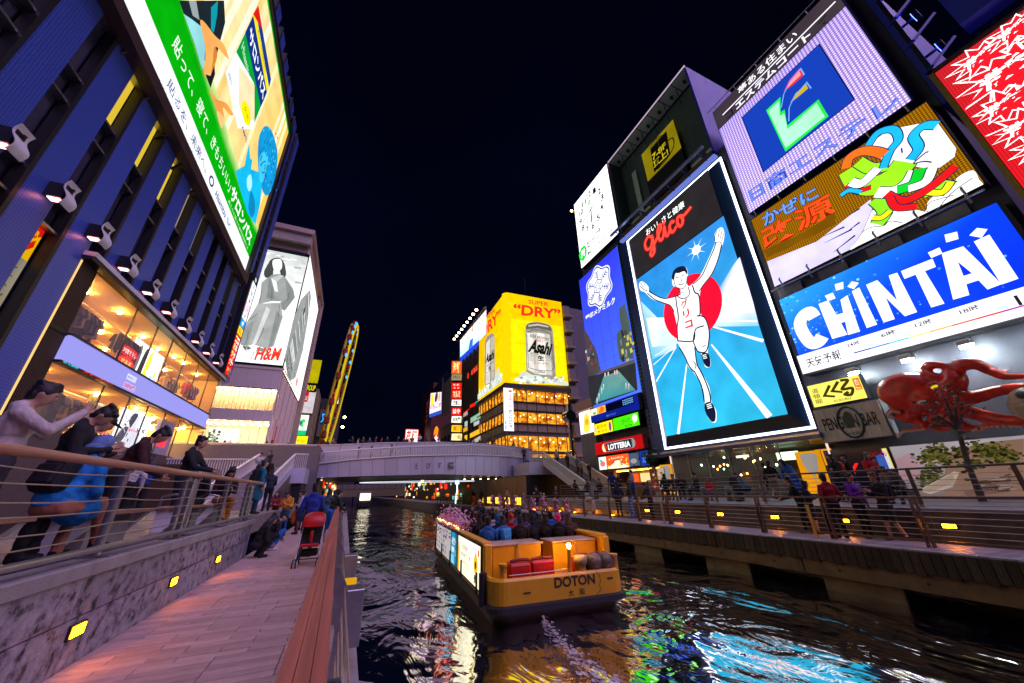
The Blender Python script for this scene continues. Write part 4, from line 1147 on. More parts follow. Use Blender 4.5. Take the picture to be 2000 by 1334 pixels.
S.ell(1.0,1.45,.8,.95,'#00d62e');S.poly([(.8,.7),(1.25,.62),(.72,-.05+.2)],'#00d62e');S.text('P!',.55,.95,.85,1.0,'#ffffff',.05,.2)
S.text('ピップ',2.0,1.35,2.6,1.15,'#15151c',.03);S.text('Mar. 29, 2019',1.9,.35,4.5,.62,'#3c3c44',.004);S.line([(.6,.1),(6.8,.1)],.05,'#55555c')
S.build('face',1.6)
MB().ell((RX-.3,29.9,33.6),(.16,.16,.16),10,6).build('warning_lamp',emit('warning_lamp','#f6e36a',12),ck)
mk=thing('milk_screen',(RX,27,7.6),'tall blue screen with a white snowflake emblem and the canal picture at its foot','billboard')
MB().box(RX,RX+.6,23.2,30.5,7.6,23.35).build('box',M_bluemetal,mk)
S=Sign((RX-.02,0,0),(0,-1,0),(0,0,1),mk);u0,u1=-30.42,-23.3
S.quad4([(u0,7.7),(u1,7.7),(u1,23.25),(u0,23.25)],['#3f5cf2','#4466f2','#2b34c6','#2a2fc4'])
for i in range(1,5):S.line([(u0+i*1.42,9.5),(u0+i*1.42,23.2)],.03,'#1c22a0')
for i in range(1,9):S.line([(u0+.1,8.5+i*1.75),(u1-.1,8.5+i*1.75)],.025,'#1f2cae')
S.build('blue_ground',1.5,dots=(.16,.72,.40))
S.z=.02
ex,ez=S.PP(crop(1100,480,240,1334)([(385,440)]))[0]
def emblem(r,col):
 pts=[]
 for i in range(48):
  a=2*math.pi*i/48;rr_=r*(1+.10*math.cos(6*(a-math.pi/2)));pts.append((ex+rr_*math.cos(a)*.92,ez+rr_*math.sin(a)))
 S.poly(pts,col)
emblem(2.42,'#ffffff');emblem(2.28,'#1d36a8');emblem(2.12,'#ffffff')
for i in range(6):
 a=math.pi/2+i*math.pi/3;d=Vector((math.cos(a),math.sin(a)));nn=Vector((-d.y,d.x));c0_=Vector((ex,ez))
 S.line([tuple(c0_+d*.8),tuple(c0_+d*1.85)],.10,'#1d36a8')
 for rr_ in(1.15,1.45,1.72):
  for sg in(-1,1):S.line([tuple(c0_+d*rr_),tuple(c0_+d*(rr_+.22)+nn*sg*.36)],.09,'#1d36a8')
S.line([(ex+.82*math.cos(math.pi/2+i*math.pi/3),ez+.82*math.sin(math.pi/2+i*math.pi/3))for i in range(6)],.09,'#1d36a8',True)
sp=[]
for i in range(10):
 a=math.pi/2+i*math.pi/5;rr_=.62 if i%2==0 else.26;sp.append((ex+rr_*math.cos(a),ez+rr_*math.sin(a)))
S.line(sp,.07,'#1d36a8',True)
r6=lambda pts:S.PP(crop(1100,480,240,1334)(pts));r7=lambda pts:S.PP(crop(1100,700,240,1334)(pts))
# the picture of the canal at its foot
S.poly(r6([(228,905),(255,935),(290,985),(325,1060),(360,1120),(385,1200),(400,1290),(415,1334)])+r7([(420,150),(330,200),(300,330),(285,200),(262,20)]),'#4a4246')
for i in range(36):
 x,y=random.uniform(250,395),random.uniform(960,1330);p=r6([(x,y)])[0]
 if x<240+(y-900)*.38:S.rect(p[0],p[1],random.uniform(.1,.3),random.uniform(.2,.6),random.choice(['#8a3a3a','#c8a070','#2a2a30','#7d8a90','#b03030','#d8c9a0','#5a4a60','#2f5a8a']))
S.poly(r6([(610,690),(680,630),(720,790),(760,1000),(775,1200),(785,1334)])+r7([(785,0),(625,20)])+r6([(618,1200),(600,1080),(590,960),(640,900)]),'#4c5a58')
for i in range(30):
 x,y=random.uniform(640,765),random.uniform(960,1320);p=r6([(x,y)])[0];S.rect(p[0],p[1],random.uniform(.15,.4),random.uniform(.2,.6),random.choice(['#7d8a80','#39443f','#a8a58a','#d2c24a','#2a3330','#8d6a50']))
S.poly(r7([(400,150),(620,75),(790,10),(800,60),(420,200)]),'#585258')
S.poly(r7([(285,200),(420,170),(600,110),(800,50),(825,345),(560,440),(330,520),(300,400)]),'#2b2d31')
S.quad4(r7([(360,485),(800,345),(620,140),(455,200)]),['#2f8f96','#4a8f92','#6f9a90','#5f9aa0'])
for x in(470,505,575,600):S.quad4(r7([(x-8,200-(x-470)*.2),(x+8,196-(x-470)*.2),(x+6,160-(x-470)*.25),(x-4,160-(x-470)*.25)]),['#d9a0b0','#d9a0b0','#ffe6ea','#ffe6ea'])
for x,y in((405,380),(435,320),(455,280),(385,430),(700,270),(730,275)):S.quad4(r7([(x-6,y+70),(x+6,y+66),(x+5,y),(x-5,y)]),['#7fa0a0','#7fa0a0','#f5dfe6','#f5dfe6'])
S.textpx('雪印メグミルク',r6([(265,818),(588,622),(575,552),(255,768)]),'#ffffff',.03,.15);S.build('picture',.95)
MB().box(RX-.04,RX+.02,23.2,23.3,7.6,23.3).build('edge_light',emit('edge_blue','#2b6cf5',.8,sample=False),mk)
def lightbox(y0,y1,z0,z1,label,draw,name='lit_sign',cat='sign',depth=.35,strength=1.2,X=None,body=None,group=None,dots=None):
 X=RX-.35 if X is None else X
 t=thing(name,(X,(y0+y1)/2,z0),label,cat,group)
 MB().box(X,X+depth,y0,y1,z0,z1,.02).build('case',body or M_darkmetal,t)
 s=right_sign(y1-.04,z0+.04,X-.004,t);draw(s,y1-y0-.08,z1-z0-.08);s.build('face',strength,dots=dots)
 return t
def d_box(s,w,h):
 s.rect(0,0,w,h,'#0c1d86');s.rect(0,h*.48,w*.36,h*.5,'#f7b23a');s.rect(w*.02,h*.5,w*.14,h*.46,'#fff4d8');s.blob([(w*.2,h*.55),(w*.26,h*.95),(w*.33,h*.8),(w*.3,h*.55)],'#e06a12');s.ell(w*.1,h*.62,.3,.12,'#67b34a')
 s.rect(w*.37,h*.44,w*.56,h*.5,'#05061a')
 for i in range(3):s.text('NOW',w*.72,h*(.52+.13*i),w*.2,h*.09,'#7fc2ff',.02)
 s.text('雪印メグミルク',w*.36,h*.08,w*.2,h*.16,'#5f78e8',.01)
lightbox(23.3,30.45,6.12,7.55,'deep blue box with a small orange picture under the milk screen',d_box,depth=.8,X=RX-.5,strength=1.0)
def d_yel(s,w,h):
 s.rect(0,0,w,h,'#ffe60a');s.text('道頓堀の店',w*.18,h*.5,w*.5,h*.34,'#c9601c',.02);s.text('鉄板 お好み焼',w*.2,h*.14,w*.52,h*.22,'#6d3a14',.02);s.ell(w*.09,h*.5,.22,.3,'#f2b9a0');s.blob([(w*.83,h*.1),(w*.8,h*.5),(w*.84,h*.85),(w*.92,h*.8),(w*.94,h*.4),(w*.9,h*.1)],'#7a4a8a')
lightbox(27.3,30.35,4.85,5.98,'yellow sign with brown characters, left of the green sign',d_yel,strength=1.1)
def d_gre(s,w,h):
 s.rect(0,0,w,h,'#4bf00c');s.text('ピタットハウス',w*.34,h*.3,w*.36,h*.5,'#1b5a12',.03);s.text('道頓堀店',w*.44,h*.06,w*.3,h*.18,'#1f6a14',.02);s.ell(w*.86,h*.6,.32,.34,'#eaffdc');s.poly([(w*.8,h*.4),(w*.88,h*.36),(w*.8,h*.18)],'#eaffdc')
lightbox(23.75,27.25,4.85,6.02,'bright green sign with a white balloon, right of the yellow sign',d_gre,strength=1.1)
def d_lot(s,w,h):
 s.rect(0,0,w,h,'#b10d12');s.ell(w*.22,h*.5,h*.36,h*.36,'#8d8d92');s.ell(w*.80,h*.5,h*.36,h*.36,'#8d8d92');s.rect(w*.22,h*.14,w*.58,h*.72,'#8d8d92');s.rect(w*.22,h*.18,w*.58,h*.64,'#23262d')
 s.ell(w*.22,h*.5,h*.31,h*.34,'#ffe9a0');s.ell(w*.22,h*.5,h*.31,h*.34,'#e01820',20,-60,100);s.text('LOTTERIA',w*.30,h*.26,w*.47,h*.46,'#ffffff',.04)
lightbox(23.55,30.25,2.92,4.12,'long red sign with white capital letters on a grey lozenge',d_lot,depth=.5,X=RX-.5,body=mat('red_case',(.35,.02,.02),.4),strength=1.0)
def d_menu(s,w,h):
 s.rect(0,0,w*.17,h,'#d8f3ea');s.rect(w*.17,0,w*.47,h,'#f2521c');s.blob([(w*.2,.05),(w*.28,h*.3),(w*.36,h*.55),(w*.46,h*.55),(w*.52,h*.3),(w*.62,.05)],'#fff3d0')
 s.text('絶',w*.30,h*.2,w*.05,h*.4,'#3a2410',.03);s.text('品',w*.46,h*.2,w*.05,h*.4,'#3a2410',.03);s.text('キャンペーン',w*.28,h*.7,w*.26,h*.18,'#fff6d8',.02)
 for i in range(16):s.ell(random.uniform(.18,.63)*w,random.uniform(.1,.95)*h,.1,.07,random.choice(['#ffc03a','#ffe08a','#ffd23a']),8)
 s.ell(w*.09,h*.45,.4,.25,'#f06a6a');s.ell(w*.06,h*.7,.2,.1,'#4aa0a8');s.rect(w*.645,h*.05,w*.19,h*.9,'#46506a');s.ell(w*.73,h*.4,.4,.2,'#8d8a88');s.rect(w*.85,0,w*.15,h,'#1b2f8f');s.ell(w*.925,h*.55,.25,.25,'#3f7ae8');s.rect(w*.89,h*.2,w*.07,h*.16,'#3f7ae8')
lightbox(23.2,30.0,1.55,2.78,'wide orange and white menu lightbox under the red capital letters',d_menu,depth=.5,X=RX-.45,strength=1.1)
# the lit counter below
sf=thing('food_counter',(RX+1,26.5,TERR),'open burger counter glowing orange under the menu lightbox','shop')
bx_=MB();bx_.quad((RX+3.2,23.4,TERR),(RX+3.2,30.2,TERR),(RX+3.2,30.2,1.5),(RX+3.2,23.4,1.5));bx_.quad((RX,23.4,1.5),(RX,30.2,1.5),(RX+3.2,30.2,1.5),(RX+3.2,23.4,1.5));bx_.build('room',M_shopwall,sf)
MB().box(RX+.2,RX+.8,24.2,29.6,TERR,.35).build('counter',mat('counter',(.3,.16,.1),.4),sf)
for i in range(6):MB().box(RX+1.0,RX+1.4,24+i,24.5+i,1.38,1.46).build('ceiling_lamp',emit('counter_lamp','#ffb04a',8),sf)
for i,c in enumerate(('#ffb030','#ff8a1a','#ffd890','#ff5a20')):MB().box(RX+3.0,RX+3.1,24.0+i*1.6,25.2+i*1.6,.45,1.2).build('menu_panel',emit('menu_panel_%d'%i,c,.9),sf)
MB().box(RX-.1,RX+.1,23.25,23.5,TERR,1.5).build('pillar',M_white,sf);MB().box(RX-.1,RX+.1,28.2,28.4,TERR,1.5).build('pillar',M_white,sf)
# small dark building behind with the white side screen, left of the clock building
sb=thing('corner_house',(RX+4,34,STREET),'small grey house with a bright white picture screen left of the fast food signs','building')
MB().box(RX+1.2,RX+10,32.2,35.0,TERR,5.5).build('wall',M_facade2,sb)
MB().box(RX+.9,RX+10.2,31.9,35.2,8.2,9.3).build('roof_band',mat('salmon_band',(.6,.32,.26),.5),sb)
MB().box(RX+1.3,RX+9.8,32.2,34.95,5.5,8.2).build('upper_wall',M_facade,sb)
s=right_sign(34.9,5.65,RX+1.15,sb);s.rect(0,0,2.65,2.45,'#fff6fb');s.blob([(.7,.2),(.9,1.7),(1.4,2.2),(1.9,1.8),(2.0,.6),(1.5,.1)],'#f6b03a');s.ell(1.4,1.2,.35,.35,'#d98518');s.build('screen',1.7)
s=front_sign(RX+1.7,3.6,32.15,sb);s.rect(0,0,1.7,.8,'#8a7a40');
for i in range(1,5):s.line([(i*.34,0),(i*.34,.8)],.05,'#151510')
s.line([(0,.4),(1.7,.4)],.05,'#151510');s.build('barred_window',.8)
# ------------------------------------------------------------------ building of the three big signs
eb=thing('sign_block',(RX+6,6,TERR),'dark block carrying the purple logo sign, the wind cloud sign and the blue weather screen','building')
_c=MB();_c.box(RX+.5,RX+16,2.0,10.88,1.4,26.5);_c.box(RX+.5,RX+16,-14,1.95,1.4,8.0);_c.box(RX+1.6,RX+16,-14,10.88,TERR,1.39);_c.build('wall',M_facade,eb)
M_brightblue=mat('bright_blue_wall',(.03,.05,.55),.5,var=.1)
MB().box(RX+.45,RX+16,1.72,1.98,16,27).build('blue_end_wall',M_brightblue,eb)
for i in range(4):MB().box(RX+.3,RX+.48,3.0+i*2.2,4.3+i*2.2,10.4,11.0).build('grey_panel',M_facade2,eb)
for z_ in(16.3,11.0,10.6):
 for i in range(6):MB().tube([(RX-.1,2.8+i*1.5,z_+.55),(RX-.35,2.8+i*1.5,z_+.3),(RX-.15,2.8+i*1.5,z_+.02)],.05,6).build('gooseneck',M_steel,eb)
MB().tube([(RX-.5,2.3,10.75),(RX-.5,10.85,10.75)],.05,8).build('pipe',M_steel,eb)
M_bfl=emit('blue_flood','#2a3cff',26)
for z_ in(16.8,19.4,22.0,24.6):
 MB().box(RX+.9,RX+1.5,.95,1.15,z_,z_+.25).build('flood_case',M_black,eb);MB().box(RX+.93,RX+1.47,1.155,1.17,z_+.02,z_+.23).build('blue_flood',M_bfl,eb);MB().box(RX+1.15,RX+1.25,1.15,1.72,z_+.05,z_+.15).build('flood_arm',M_black,eb)
MB().box(RX+5.0,RX+5.6,10.4,10.6,29,29.3).build('blue_flood',M_bfl,gb_);MB().tube([(RX+5.3,10.5,26.4),(RX+5.3,10.5,29)],.06,5).build('flood_pole',M_black,gb_)
# stair and scaffold in blue light at the right end
for i in range(5):
 MB().obox((RX+.3,1.7,18+i*2),(RX+1.5,.8,19.6+i*2),.5,.12).build('stair_flight',M_brightblue,eb)
 MB().obox((RX+.4,1.65,17+i*2),(RX+.4,1.65,19+i*2),.16,.16).build('stair_post',M_darkmetal,eb)
es=thing('logo_sign',(RX,6.5,16.7),'purple dotted light sign with a big blue square and a green letter shape','billboard')
MB().box(RX-.3,RX+.5,2.5,10.65,16.65,26.7).build('case',M_bluemetal,es)
S=Sign((RX-.305,0,0),(0,-1,0),(0,0,1),es);u0,u1=-10.6,-2.55
S.quad4([(u0,16.7),(u1,16.7),(u1,24.75),(u0,24.75)],['#c9b4ff','#c7b0ff','#b39bf5','#b39bf5'])
S.build('lamp_field',1.9,dots=(.17,.28,.30))
S.z=.02
S.rect(u0,24.75,u1-u0,1.95,'#3a3038');
e3=lambda pts:S.PP(crop(1380,0,620,1880)(pts))
S.line([(u0+.55,25.65),(u1-.2,25.65)],.10,'#f4f0ff');S.text('夢ある住まい',u0+2.0,25.85,3.9,.68,'#ffffff',.012);S.text('エステムコート',u0+1.5,24.9,4.9,.62,'#f2ecff',.035);S.text('コ',u0+.75,24.9,.5,.55,'#151018',.02);S.text('ズ',u0+6.8,24.9,.5,.55,'#151018',.02)
S.build('header',1.0)
S.z=.03
S.poly(e3([(212,695),(668,262),(878,590),(338,1020)]),'#1740b8');S.line(e3([(212,695),(668,262),(878,590),(338,1020)]),.06,'#0a1550',True)
S.build('blue_square',1.05,dots=(.045,.55,.42))
S.z=.04
S.poly(e3([(355,655),(440,575),(442,665),(465,650),(480,745),(665,590),(725,690),(470,900)]),'#25e04a');S.poly(e3([(368,660),(432,600),(436,690),(462,672),(482,765),(655,612),(703,692),(472,878)]),'#a9f7c8')
S.poly(e3([(460,545),(490,480),(552,408),(580,445),(520,500)]),'#e2243c');S.poly(e3([(475,530),(500,485),(552,425),(562,445),(515,490)]),'#f59a9a')
S.poly(e3([(490,640),(520,565),(592,490),(622,520),(545,590)]),'#1a3fb0');S.poly(e3([(500,610),(530,555),(592,500),(604,525),(545,575)]),'#c9a80e')
S.line(e3([(445,640),(460,560),(500,480),(560,408),(582,445)]),.07,'#6aa6f5');S.line(e3([(490,720),(492,640),(520,580),(595,490),(622,525)]),.07,'#6aa6f5')
S.textpx('日商エステレ',e3([(270,1200),(1165,620),(1120,540),(245,1130)]),'#2c49b8',.03);S.textpx('日商エステレ',e3([(272,1196),(1161,621),(1118,547),(250,1132)]),'#6f8af0',.002)
S.build('logo',1.0)
MB().tube([(RX-.5,2.0,26.9),(RX-.5,10.9,26.9)],.04,6).build('top_rail',M_steel,es)
for i in range(6):MB().tube([(RX-.5,2.3+i*1.6,26.9),(RX,2.3+i*1.6,26.3)],.03,5).build('rail_stay',M_steel,es)
kg=thing('cloud_sign',(RX,6.5,11.2),'amber dotted medicine sign with red characters, white clouds and flying green and blue ribbons','billboard')
MB().box(RX-.2,RX+.5,2.2,10.75,11.15,16.25).build('case',M_darkmetal,kg)
S=Sign((RX-.205,0,0),(0,-1,0),(0,0,1),kg);u0,u1=-10.7,-2.25
S.rect(u0,11.2,u1-u0,5.0,'#b97a0c');S.build('lamp_field',.95,dots=(.11,.28,.34));S.z=.02
k4=lambda pts:S.PP(crop(1440,340,560,1868)(pts));k3=e3=lambda pts:S.PP(crop(1380,0,620,1880)(pts))
S.poly(k4([(165,500),(440,380),(640,240),(640,330),(200,545)]),'#6b4606')
# wind cone and clouds
S.poly(k4([(195,570),(520,440),(710,290),(870,165),(880,230),(820,370),(740,490),(245,735)]),'#c9c1f2')
S.blob(k4([(740,495),(790,430),(900,330),(1010,300),(1100,310),(1230,240),(1240,190),(1300,130),(1400,100),(1520,40),(1600,60)])+k3([(1625,1090),(1580,1010),(1480,1060),(1490,1110)])+k4([(1350,170),(1100,320),(900,400)]),'#ffffff',4)
S.poly(k4([(740,492),(820,380),(880,240),(1000,200),(1240,250),(1400,60),(1560,20),(1605,68)]),'#ffffff')
S.poly(k3([(960,860),(1080,770),(1360,715),(1480,880),(1470,930),(1360,1010),(1200,980),(1090,1000)]),'#efeaff')
for a,b in(((555,410),(700,345)),((570,450),(750,360)),((625,512),(770,400)),((730,270),(800,225)),((720,375),(800,315))):S.line(k4([a,b]),[.02,.09],'#1c1440')
# plain swirl shapes where the figure flew: ribbons and bands only
def rib(f,pts,w,col,edge='#15203a'):S.curve(f(pts),w+.09,edge);S.curve(f(pts),w,col)
rib(k3,[(850,1000),(900,1080),(1000,1100),(1100,1050),(1180,960)],.95,'#8fe01e');rib(k3,[(900,960),(980,1000),(1080,980)],.5,'#8fe01e')
rib(k3,[(1000,1180),(1060,1250),(1010,1330)],.55,'#7ed321');rib(k3,[(1290,1140),(1380,1110),(1450,1120)],.55,'#8fe01e');rib(k3,[(985,1290),(1040,1290),(1090,1250)],.22,'#f2d91a');rib(k3,[(1310,1140),(1400,1140),(1450,1080)],.24,'#f2d91a')
rib(k3,[(1010,1140),(1100,1140),(1190,1090),(1240,1010)],.5,'#ffffff');rib(k3,[(1130,1130),(1230,1090),(1270,1000)],.4,'#10c52a');rib(k3,[(1200,1120),(1300,1080),(1340,1000)],.34,'#ffffff')
rib(k3,[(1070,1150),(1180,1190),(1330,1110),(1480,985)],.30,'#e4141a');rib(k3,[(1090,1170),(1130,1230),(1250,1225)],.26,'#e4141a');rib(k3,[(830,1100),(900,1130),(980,1110)],.18,'#e4141a')
rib(k3,[(960,870),(1020,790),(1110,770),(1140,830),(1090,900),(1050,1000)],.30,'#1aa7e8');rib(k3,[(1210,950),(1260,880),(1230,810),(1290,750),(1370,745)],.34,'#1aa7e8');rib(k3,[(800,1160),(850,1130),(920,1140)],.2,'#1aa7e8')
rib(k3,[(830,1000),(850,940),(920,900),(1000,900),(1060,920)],.42,'#e8641a');rib(k3,[(860,1080),(920,1090),(990,1030),(1020,1000)],.4,'#ffffff')
for pts in([(1230,970),(1300,910),(1320,905)],[(1230,975),(1290,960),(1340,965)],[(1160,880),(1165,910)]):S.curve(k3(pts),.06,'#15203a')
for pts in([(1225,250),(1260,190),(1330,165),(1420,140)],[(1300,250),(1400,130),(1540,30)],[(820,380),(880,350),(960,340),(1000,310),(1080,320)]):S.curve(k4(pts),.04,'#3a3a44')
S.textpx('かぜに',k4([(185,350),(545,150),(520,75),(160,265)]),'#14286a',.05);S.textpx('かぜに',k4([(183,345),(540,150),(516,82),(163,268)]),'#5a92f2',.02)
S.textpx('改源',k4([(190,500),(660,260),(605,115),(150,370)]),'#7a1206',.03);S.textpx('改源',k4([(186,492),(655,258),(603,122),(154,370)]),'#ff4a1c',.012)
S.build('picture',1.2)
cs=thing('weather_screen',(RX,6.5,5.5),'bright blue screen with huge white capital letters and a weather strip below','billboard')
MB().box(RX-.1,RX+.5,2.2,10.85,5.45,10.25).build('case',M_darkmetal,cs)
S=Sign((RX-.105,0,0),(0,-1,0),(0,0,1),cs);u0,u1=-10.8,-2.3
S.quad4([(u0,6.55),(u1,6.55),(u1,10.2),(u0,10.2)],['#1450f0','#0a2ff2','#0838f0','#2a9cf5'])
for i in range(150):
 x=u0+abs(random.gauss(0,2.4));y=random.uniform(6.7,10.1);
 if x<u1-.2:S.ell(x,y,*(2*[random.uniform(.02,.07)]),random.choice(['#3f86f8','#5fb4fa','#2f6cf5','#8fd0ff','#4a80f0']),8)
S.rect(u0,5.5,u1-u0,1.05,'#fbfbff')
k=k4=lambda pts:S.PP(crop(1440,340,560,1868)(pts))
cpt=[(545,1000),(495,1015),(488,1010)]
S.curve(k([(520,940),(490,905),(445,930),(425,985),(455,1055),(500,1105),(545,1095),(572,1060)]),[.62]*36,'#ffffff')
W='#ffffff'
S.poly(k([(547,850),(640,815),(800,1040),(640,1078)][:0]+[(547,852),(610,828),(735,1050),(637,1078)]),W)
S.poly(k([(655,800),(700,785),(815,1035),(735,1060)][:0]+[(690,825),(735,795),(818,1030),(740,1052)]),W);S.poly(k([(640,930),(740,900),(762,950),(665,985)]),W)
S.poly(k([(588,798),(640,778),(658,815),(610,832)]),W);S.poly(k([(652,725),(708,708),(710,752),(662,765)]),W);S.poly(k([(735,740),(765,705),(810,715),(778,755)]),W)
S.poly(k([(765,770),(812,745),(930,985),(862,1008)]),W)
S.poly(k([(858,728),(930,698),(1060,830),(1005,668),(1060,650),(1190,905),(1110,932),(985,810),(1045,950),(972,972)]),W)
S.poly(k([(1085,640),(1290,560),(1312,612),(1240,640),(1368,850),(1282,875),(1180,662),(1108,690)]),W)
S.poly(k([(1260,520),(1335,487),(1355,525),(1282,555)]),W)
S.poly(k([(1350,525),(1490,480),(1740,725),(1648,760),(1590,700),(1510,725),(1530,795),(1425,825)]),W);S.poly(k([(1455,580),(1548,655),(1492,672)]),'#0a34f0')
S.poly(k([(1368,405),(1450,385),(1460,432),(1380,455)]),W);S.poly(k([(1530,410),(1580,362),(1648,370),(1610,425)]),W)
S.poly(k([(1560,450),(1660,405),(1850,690),(1740,728)]),W)
for txt,x in(('24時',.30),('6時',.46),('12時',.60),('18時',.76)):S.text(txt,u0+(u1-u0)*(x-.03),6.2,.55,.22,'#222230',.01)
S.text('天気予報',u0+.35,5.75,1.6,.5,'#1d1d2c',.01);S.text('18',u1-.9,5.9,.55,.42,'#1a1a22',.01)
cols=['#1d2f8f','#2a7ad8','#2ac2c8','#d8d86a','#f0a830','#f05a3a','#e01a3a','#b020a0']
xs=[u0+2.45+i*.68 for i in range(9)]
for i in range(8):S.rect(xs[i],5.83,.69,.06,cols[i])
for i in range(4):S.ell(xs[1+2*i],6.02,.16,.07,'#cfe2f2')
S.build('picture',1.1)
# octopus wall
ow=thing('octopus_wall',(RX+1,3,1.5),'wet dark blue wall with round pale discs behind the red octopus','wall')
M_wet=mat('wet_speckled_wall',(.022,.032,.04),.22,var=.5,scale=14,bump=.4,bscale=60)
MB().box(RX+.9,RX+1.4,-9,8.3,1.45,5.4).build('wall_panel',M_wet,ow)
M_disc=mat('pale_disc',(.10,.17,.18),.35,var=.2)
for yy,zz,r_ in((7.3,4.3,.8),(5.6,4.4,.9),(3.6,4.3,.85),(1.2,4.4,.9),(-1,4.4,.9)):
 MB().tube([(RX+.9,yy,zz),(RX+.84,yy,zz)],r_,24).build('disc',M_disc,ow)
M_flood=emit('floodlight','#dff4f0',300.0)
for i,yy in enumerate((8.7,6.7,4.9,2.9,.8)):
 t=thing('arm_floodlight',(RX,yy,5.2),('silver arm floodlight over the yellow sign','silver arm floodlight above the octopus head','silver arm floodlight above the raised octopus arm','silver arm floodlight past the octopus eye','silver arm floodlight at the far right')[i],'lamp','floodlights over the octopus')
 MB().tube([(RX+.9,yy,5.0),(RX+.3,yy,5.25),(RX-.35,yy,5.1)],.035,6).build('arm',M_steel,t)
 h_=MB();h_.box(RX-.55,RX-.25,yy-.22,yy+.22,4.96,5.18,.04);h_.build('head',M_steel,t)
 MB(Matrix.Translation((RX-.28,yy,4.93))@Matrix.Rotation(math.radians(-38),4,'Y')).box(-.12,.12,-.18,.18,-.012,.012).build('lens',M_flood,t)
# lit restaurant window behind the arms
M_amber=emit('amber_window','#ffae22',.9)
for yy,zz,w_,h2 in((4.9,2.65,1.6,.5),(5.0,3.55,.7,.25),(2.0,2.7,2.0,.6),(5.4,3.75,.5,.25)):
 MB().box(RX+.80,RX+.88,yy-w_,yy,zz,zz+h2).build('lit_window',M_amber,ow)
# yellow and wooden signs at the octopus's left
def d_kuru(s,w,h):
 s.rect(0,0,w,h,'#fff26a');s.vtext('道頓堀',.12,.12,.32,h-.3,'#5a4a10',.01)
 s.line([(1.0,h*.82),(.62,h*.42),(1.05,h*.30)],[.14,.12,.10],'#3f360a');s.line([(1.40,h*.9),(1.02,h*.55),(1.42,h*.42)],[.14,.12,.10],'#3f360a')
 s.curve([(1.5,h*.92),(1.80,h*.86),(1.45,h*.55),(1.85,h*.50),(1.72,h*.25),(1.48,h*.30),(1.66,h*.38)],.13,'#3f360a');s.rect(1.98,h*.38,.26,h*.5,'#f07a14');s.vtext('たこ',2.02,h*.42,.18,h*.42,'#fff2c0',.02);s.text('KUKURU',.95,h*.06,.7,.11,'#5a4a10',.01)
lightbox(8.5,10.85,3.62,4.85,'pale yellow sign with a brushed dark scribble, above the wooden bar sign',d_kuru,strength=1.0)
pb=thing('wooden_sign',(RX-.3,9.6,1.85),'weathered plank sign with spiky dark green letters around a green oval ring','sign')
M_old=mat('weathered_plank',(.66,.64,.62),.7,var=.35,scale=3,stretch=(8,8,.6),bump=.3)
for i in range(18):
 ya=8.25+i*.151;MB().box(RX-.34,RX-.29+random.uniform(-.006,.006),ya,ya+.146,1.87,3.5).build('plank',M_old,pb)
MB().box(RX-.28,RX+.3,8.2,11.0,1.84,3.53).build('frame',M_facade2,pb)
M_dgreen=mat('dark_green_paint',(.012,.05,.045),.4)
MB().tube([(RX-.37,9.55+.48*math.cos(a),2.68+.74*math.sin(a))for a in[2*math.pi*i/28 for i in range(29)]],.045,8,cap=False).build('oval_ring',M_dgreen,pb)
S=right_sign(10.75,2.3,RX-.36,pb);S.text('PENGUIN BAR',.05,.1,2.25,.62,'#0b2a26',.015);S.ell(1.18,.5,.2,.4,'#2f4a44');S.text('AMUSE',.95,-.2,.5,.1,'#3a4a44');S.build('lettering',1,print_=True)
nt_=thing('notice_board',(RX-.1,9.8,.4),'cream notice board with a yellow prohibition sign under the wooden plank sign','notice')
MB().box(RX-.1,RX+.3,8.7,10.9,.35,1.4).build('board',M_darkmetal,nt_)
S=right_sign(10.85,.4,RX-.105,nt_);S.rect(0,0,1.25,.95,'#e9dcd2')
for i in range(6):S.text('注意 お願い致します',.12,.78-i*.12,1.0-.1*(i%3),.07,'#b03a36' if i in(1,3)else '#4a4044',.005)
S.rect(1.27,.05,.86,.92,'#f0d020');S.rect(1.31,.09,.78,.84,'#e6e2ea')
for i in range(3):S.line([(1.45+.25*i+.10*math.cos(a),.72+.10*math.sin(a))for a in[2*math.pi*j/16 for j in range(16)]],.02,'#c01a2a',True);S.line([(1.38+.25*i,.79),(1.52+.25*i,.65)],.02,'#c01a2a');S.ell(1.45+.25*i,.72,.04,.06,'#22222a',8)
for i in range(3):S.line([(1.36,.5-i*.1),(2.0,.5-i*.1)],.015,'#6a7a9a')
S.build('print',.7,sample=False)
mu=thing('garden_mural',(RX-.1,2,-.8),'long pale hoarding printed with a park of trees and curving roofs','mural')
MB().box(RX-.1,RX+.3,-9,8.65,-.85,1.42).build('board',M_facade2,mu)
S=Sign((RX-.105,0,0),(0,-1,0),(0,0,1),mu);u0,u1=-8.6,9
S.quad4([(u0,-.8),(u1,-.8),(u1,1.4),(u0,1.4)],['#8a746e','#8a746e','#c9bcc4','#c4bac2'])
m5=lambda pts:S.PP(crop(1540,640,460,1805)(pts))
S.poly(m5([(820,1010),(930,960),(940,1000),(1010,990),(1000,1140),(860,1170)]),'#c59aa4');S.poly(m5([(930,1000),(960,960),(975,1010)]),'#9a8a9a')
S.poly(m5([(1200,960),(1500,880),(1805,850),(1805,1290),(1200,1290)]),'#a07a68')
for cx_,cy_,n_,sp in((1130,950,26,80),(1200,1000,16,70),(1080,1010,14,60),(1560,940,40,130),(1720,990,40,100),(1150,1150,22,90),(1420,960,10,60),(1240,1130,12,70),(1500,1060,16,80)):
 for i in range(n_*4):
  p=m5([(cx_+random.gauss(0,sp*.55),cy_+random.gauss(0,30))])[0];r0=random.uniform(.03,.085);S.ell(p[0],p[1],r0,r0*.7,random.choice(['#3c3a1a','#57521f','#6a642a','#23230f','#7a7238','#35351a']),7)
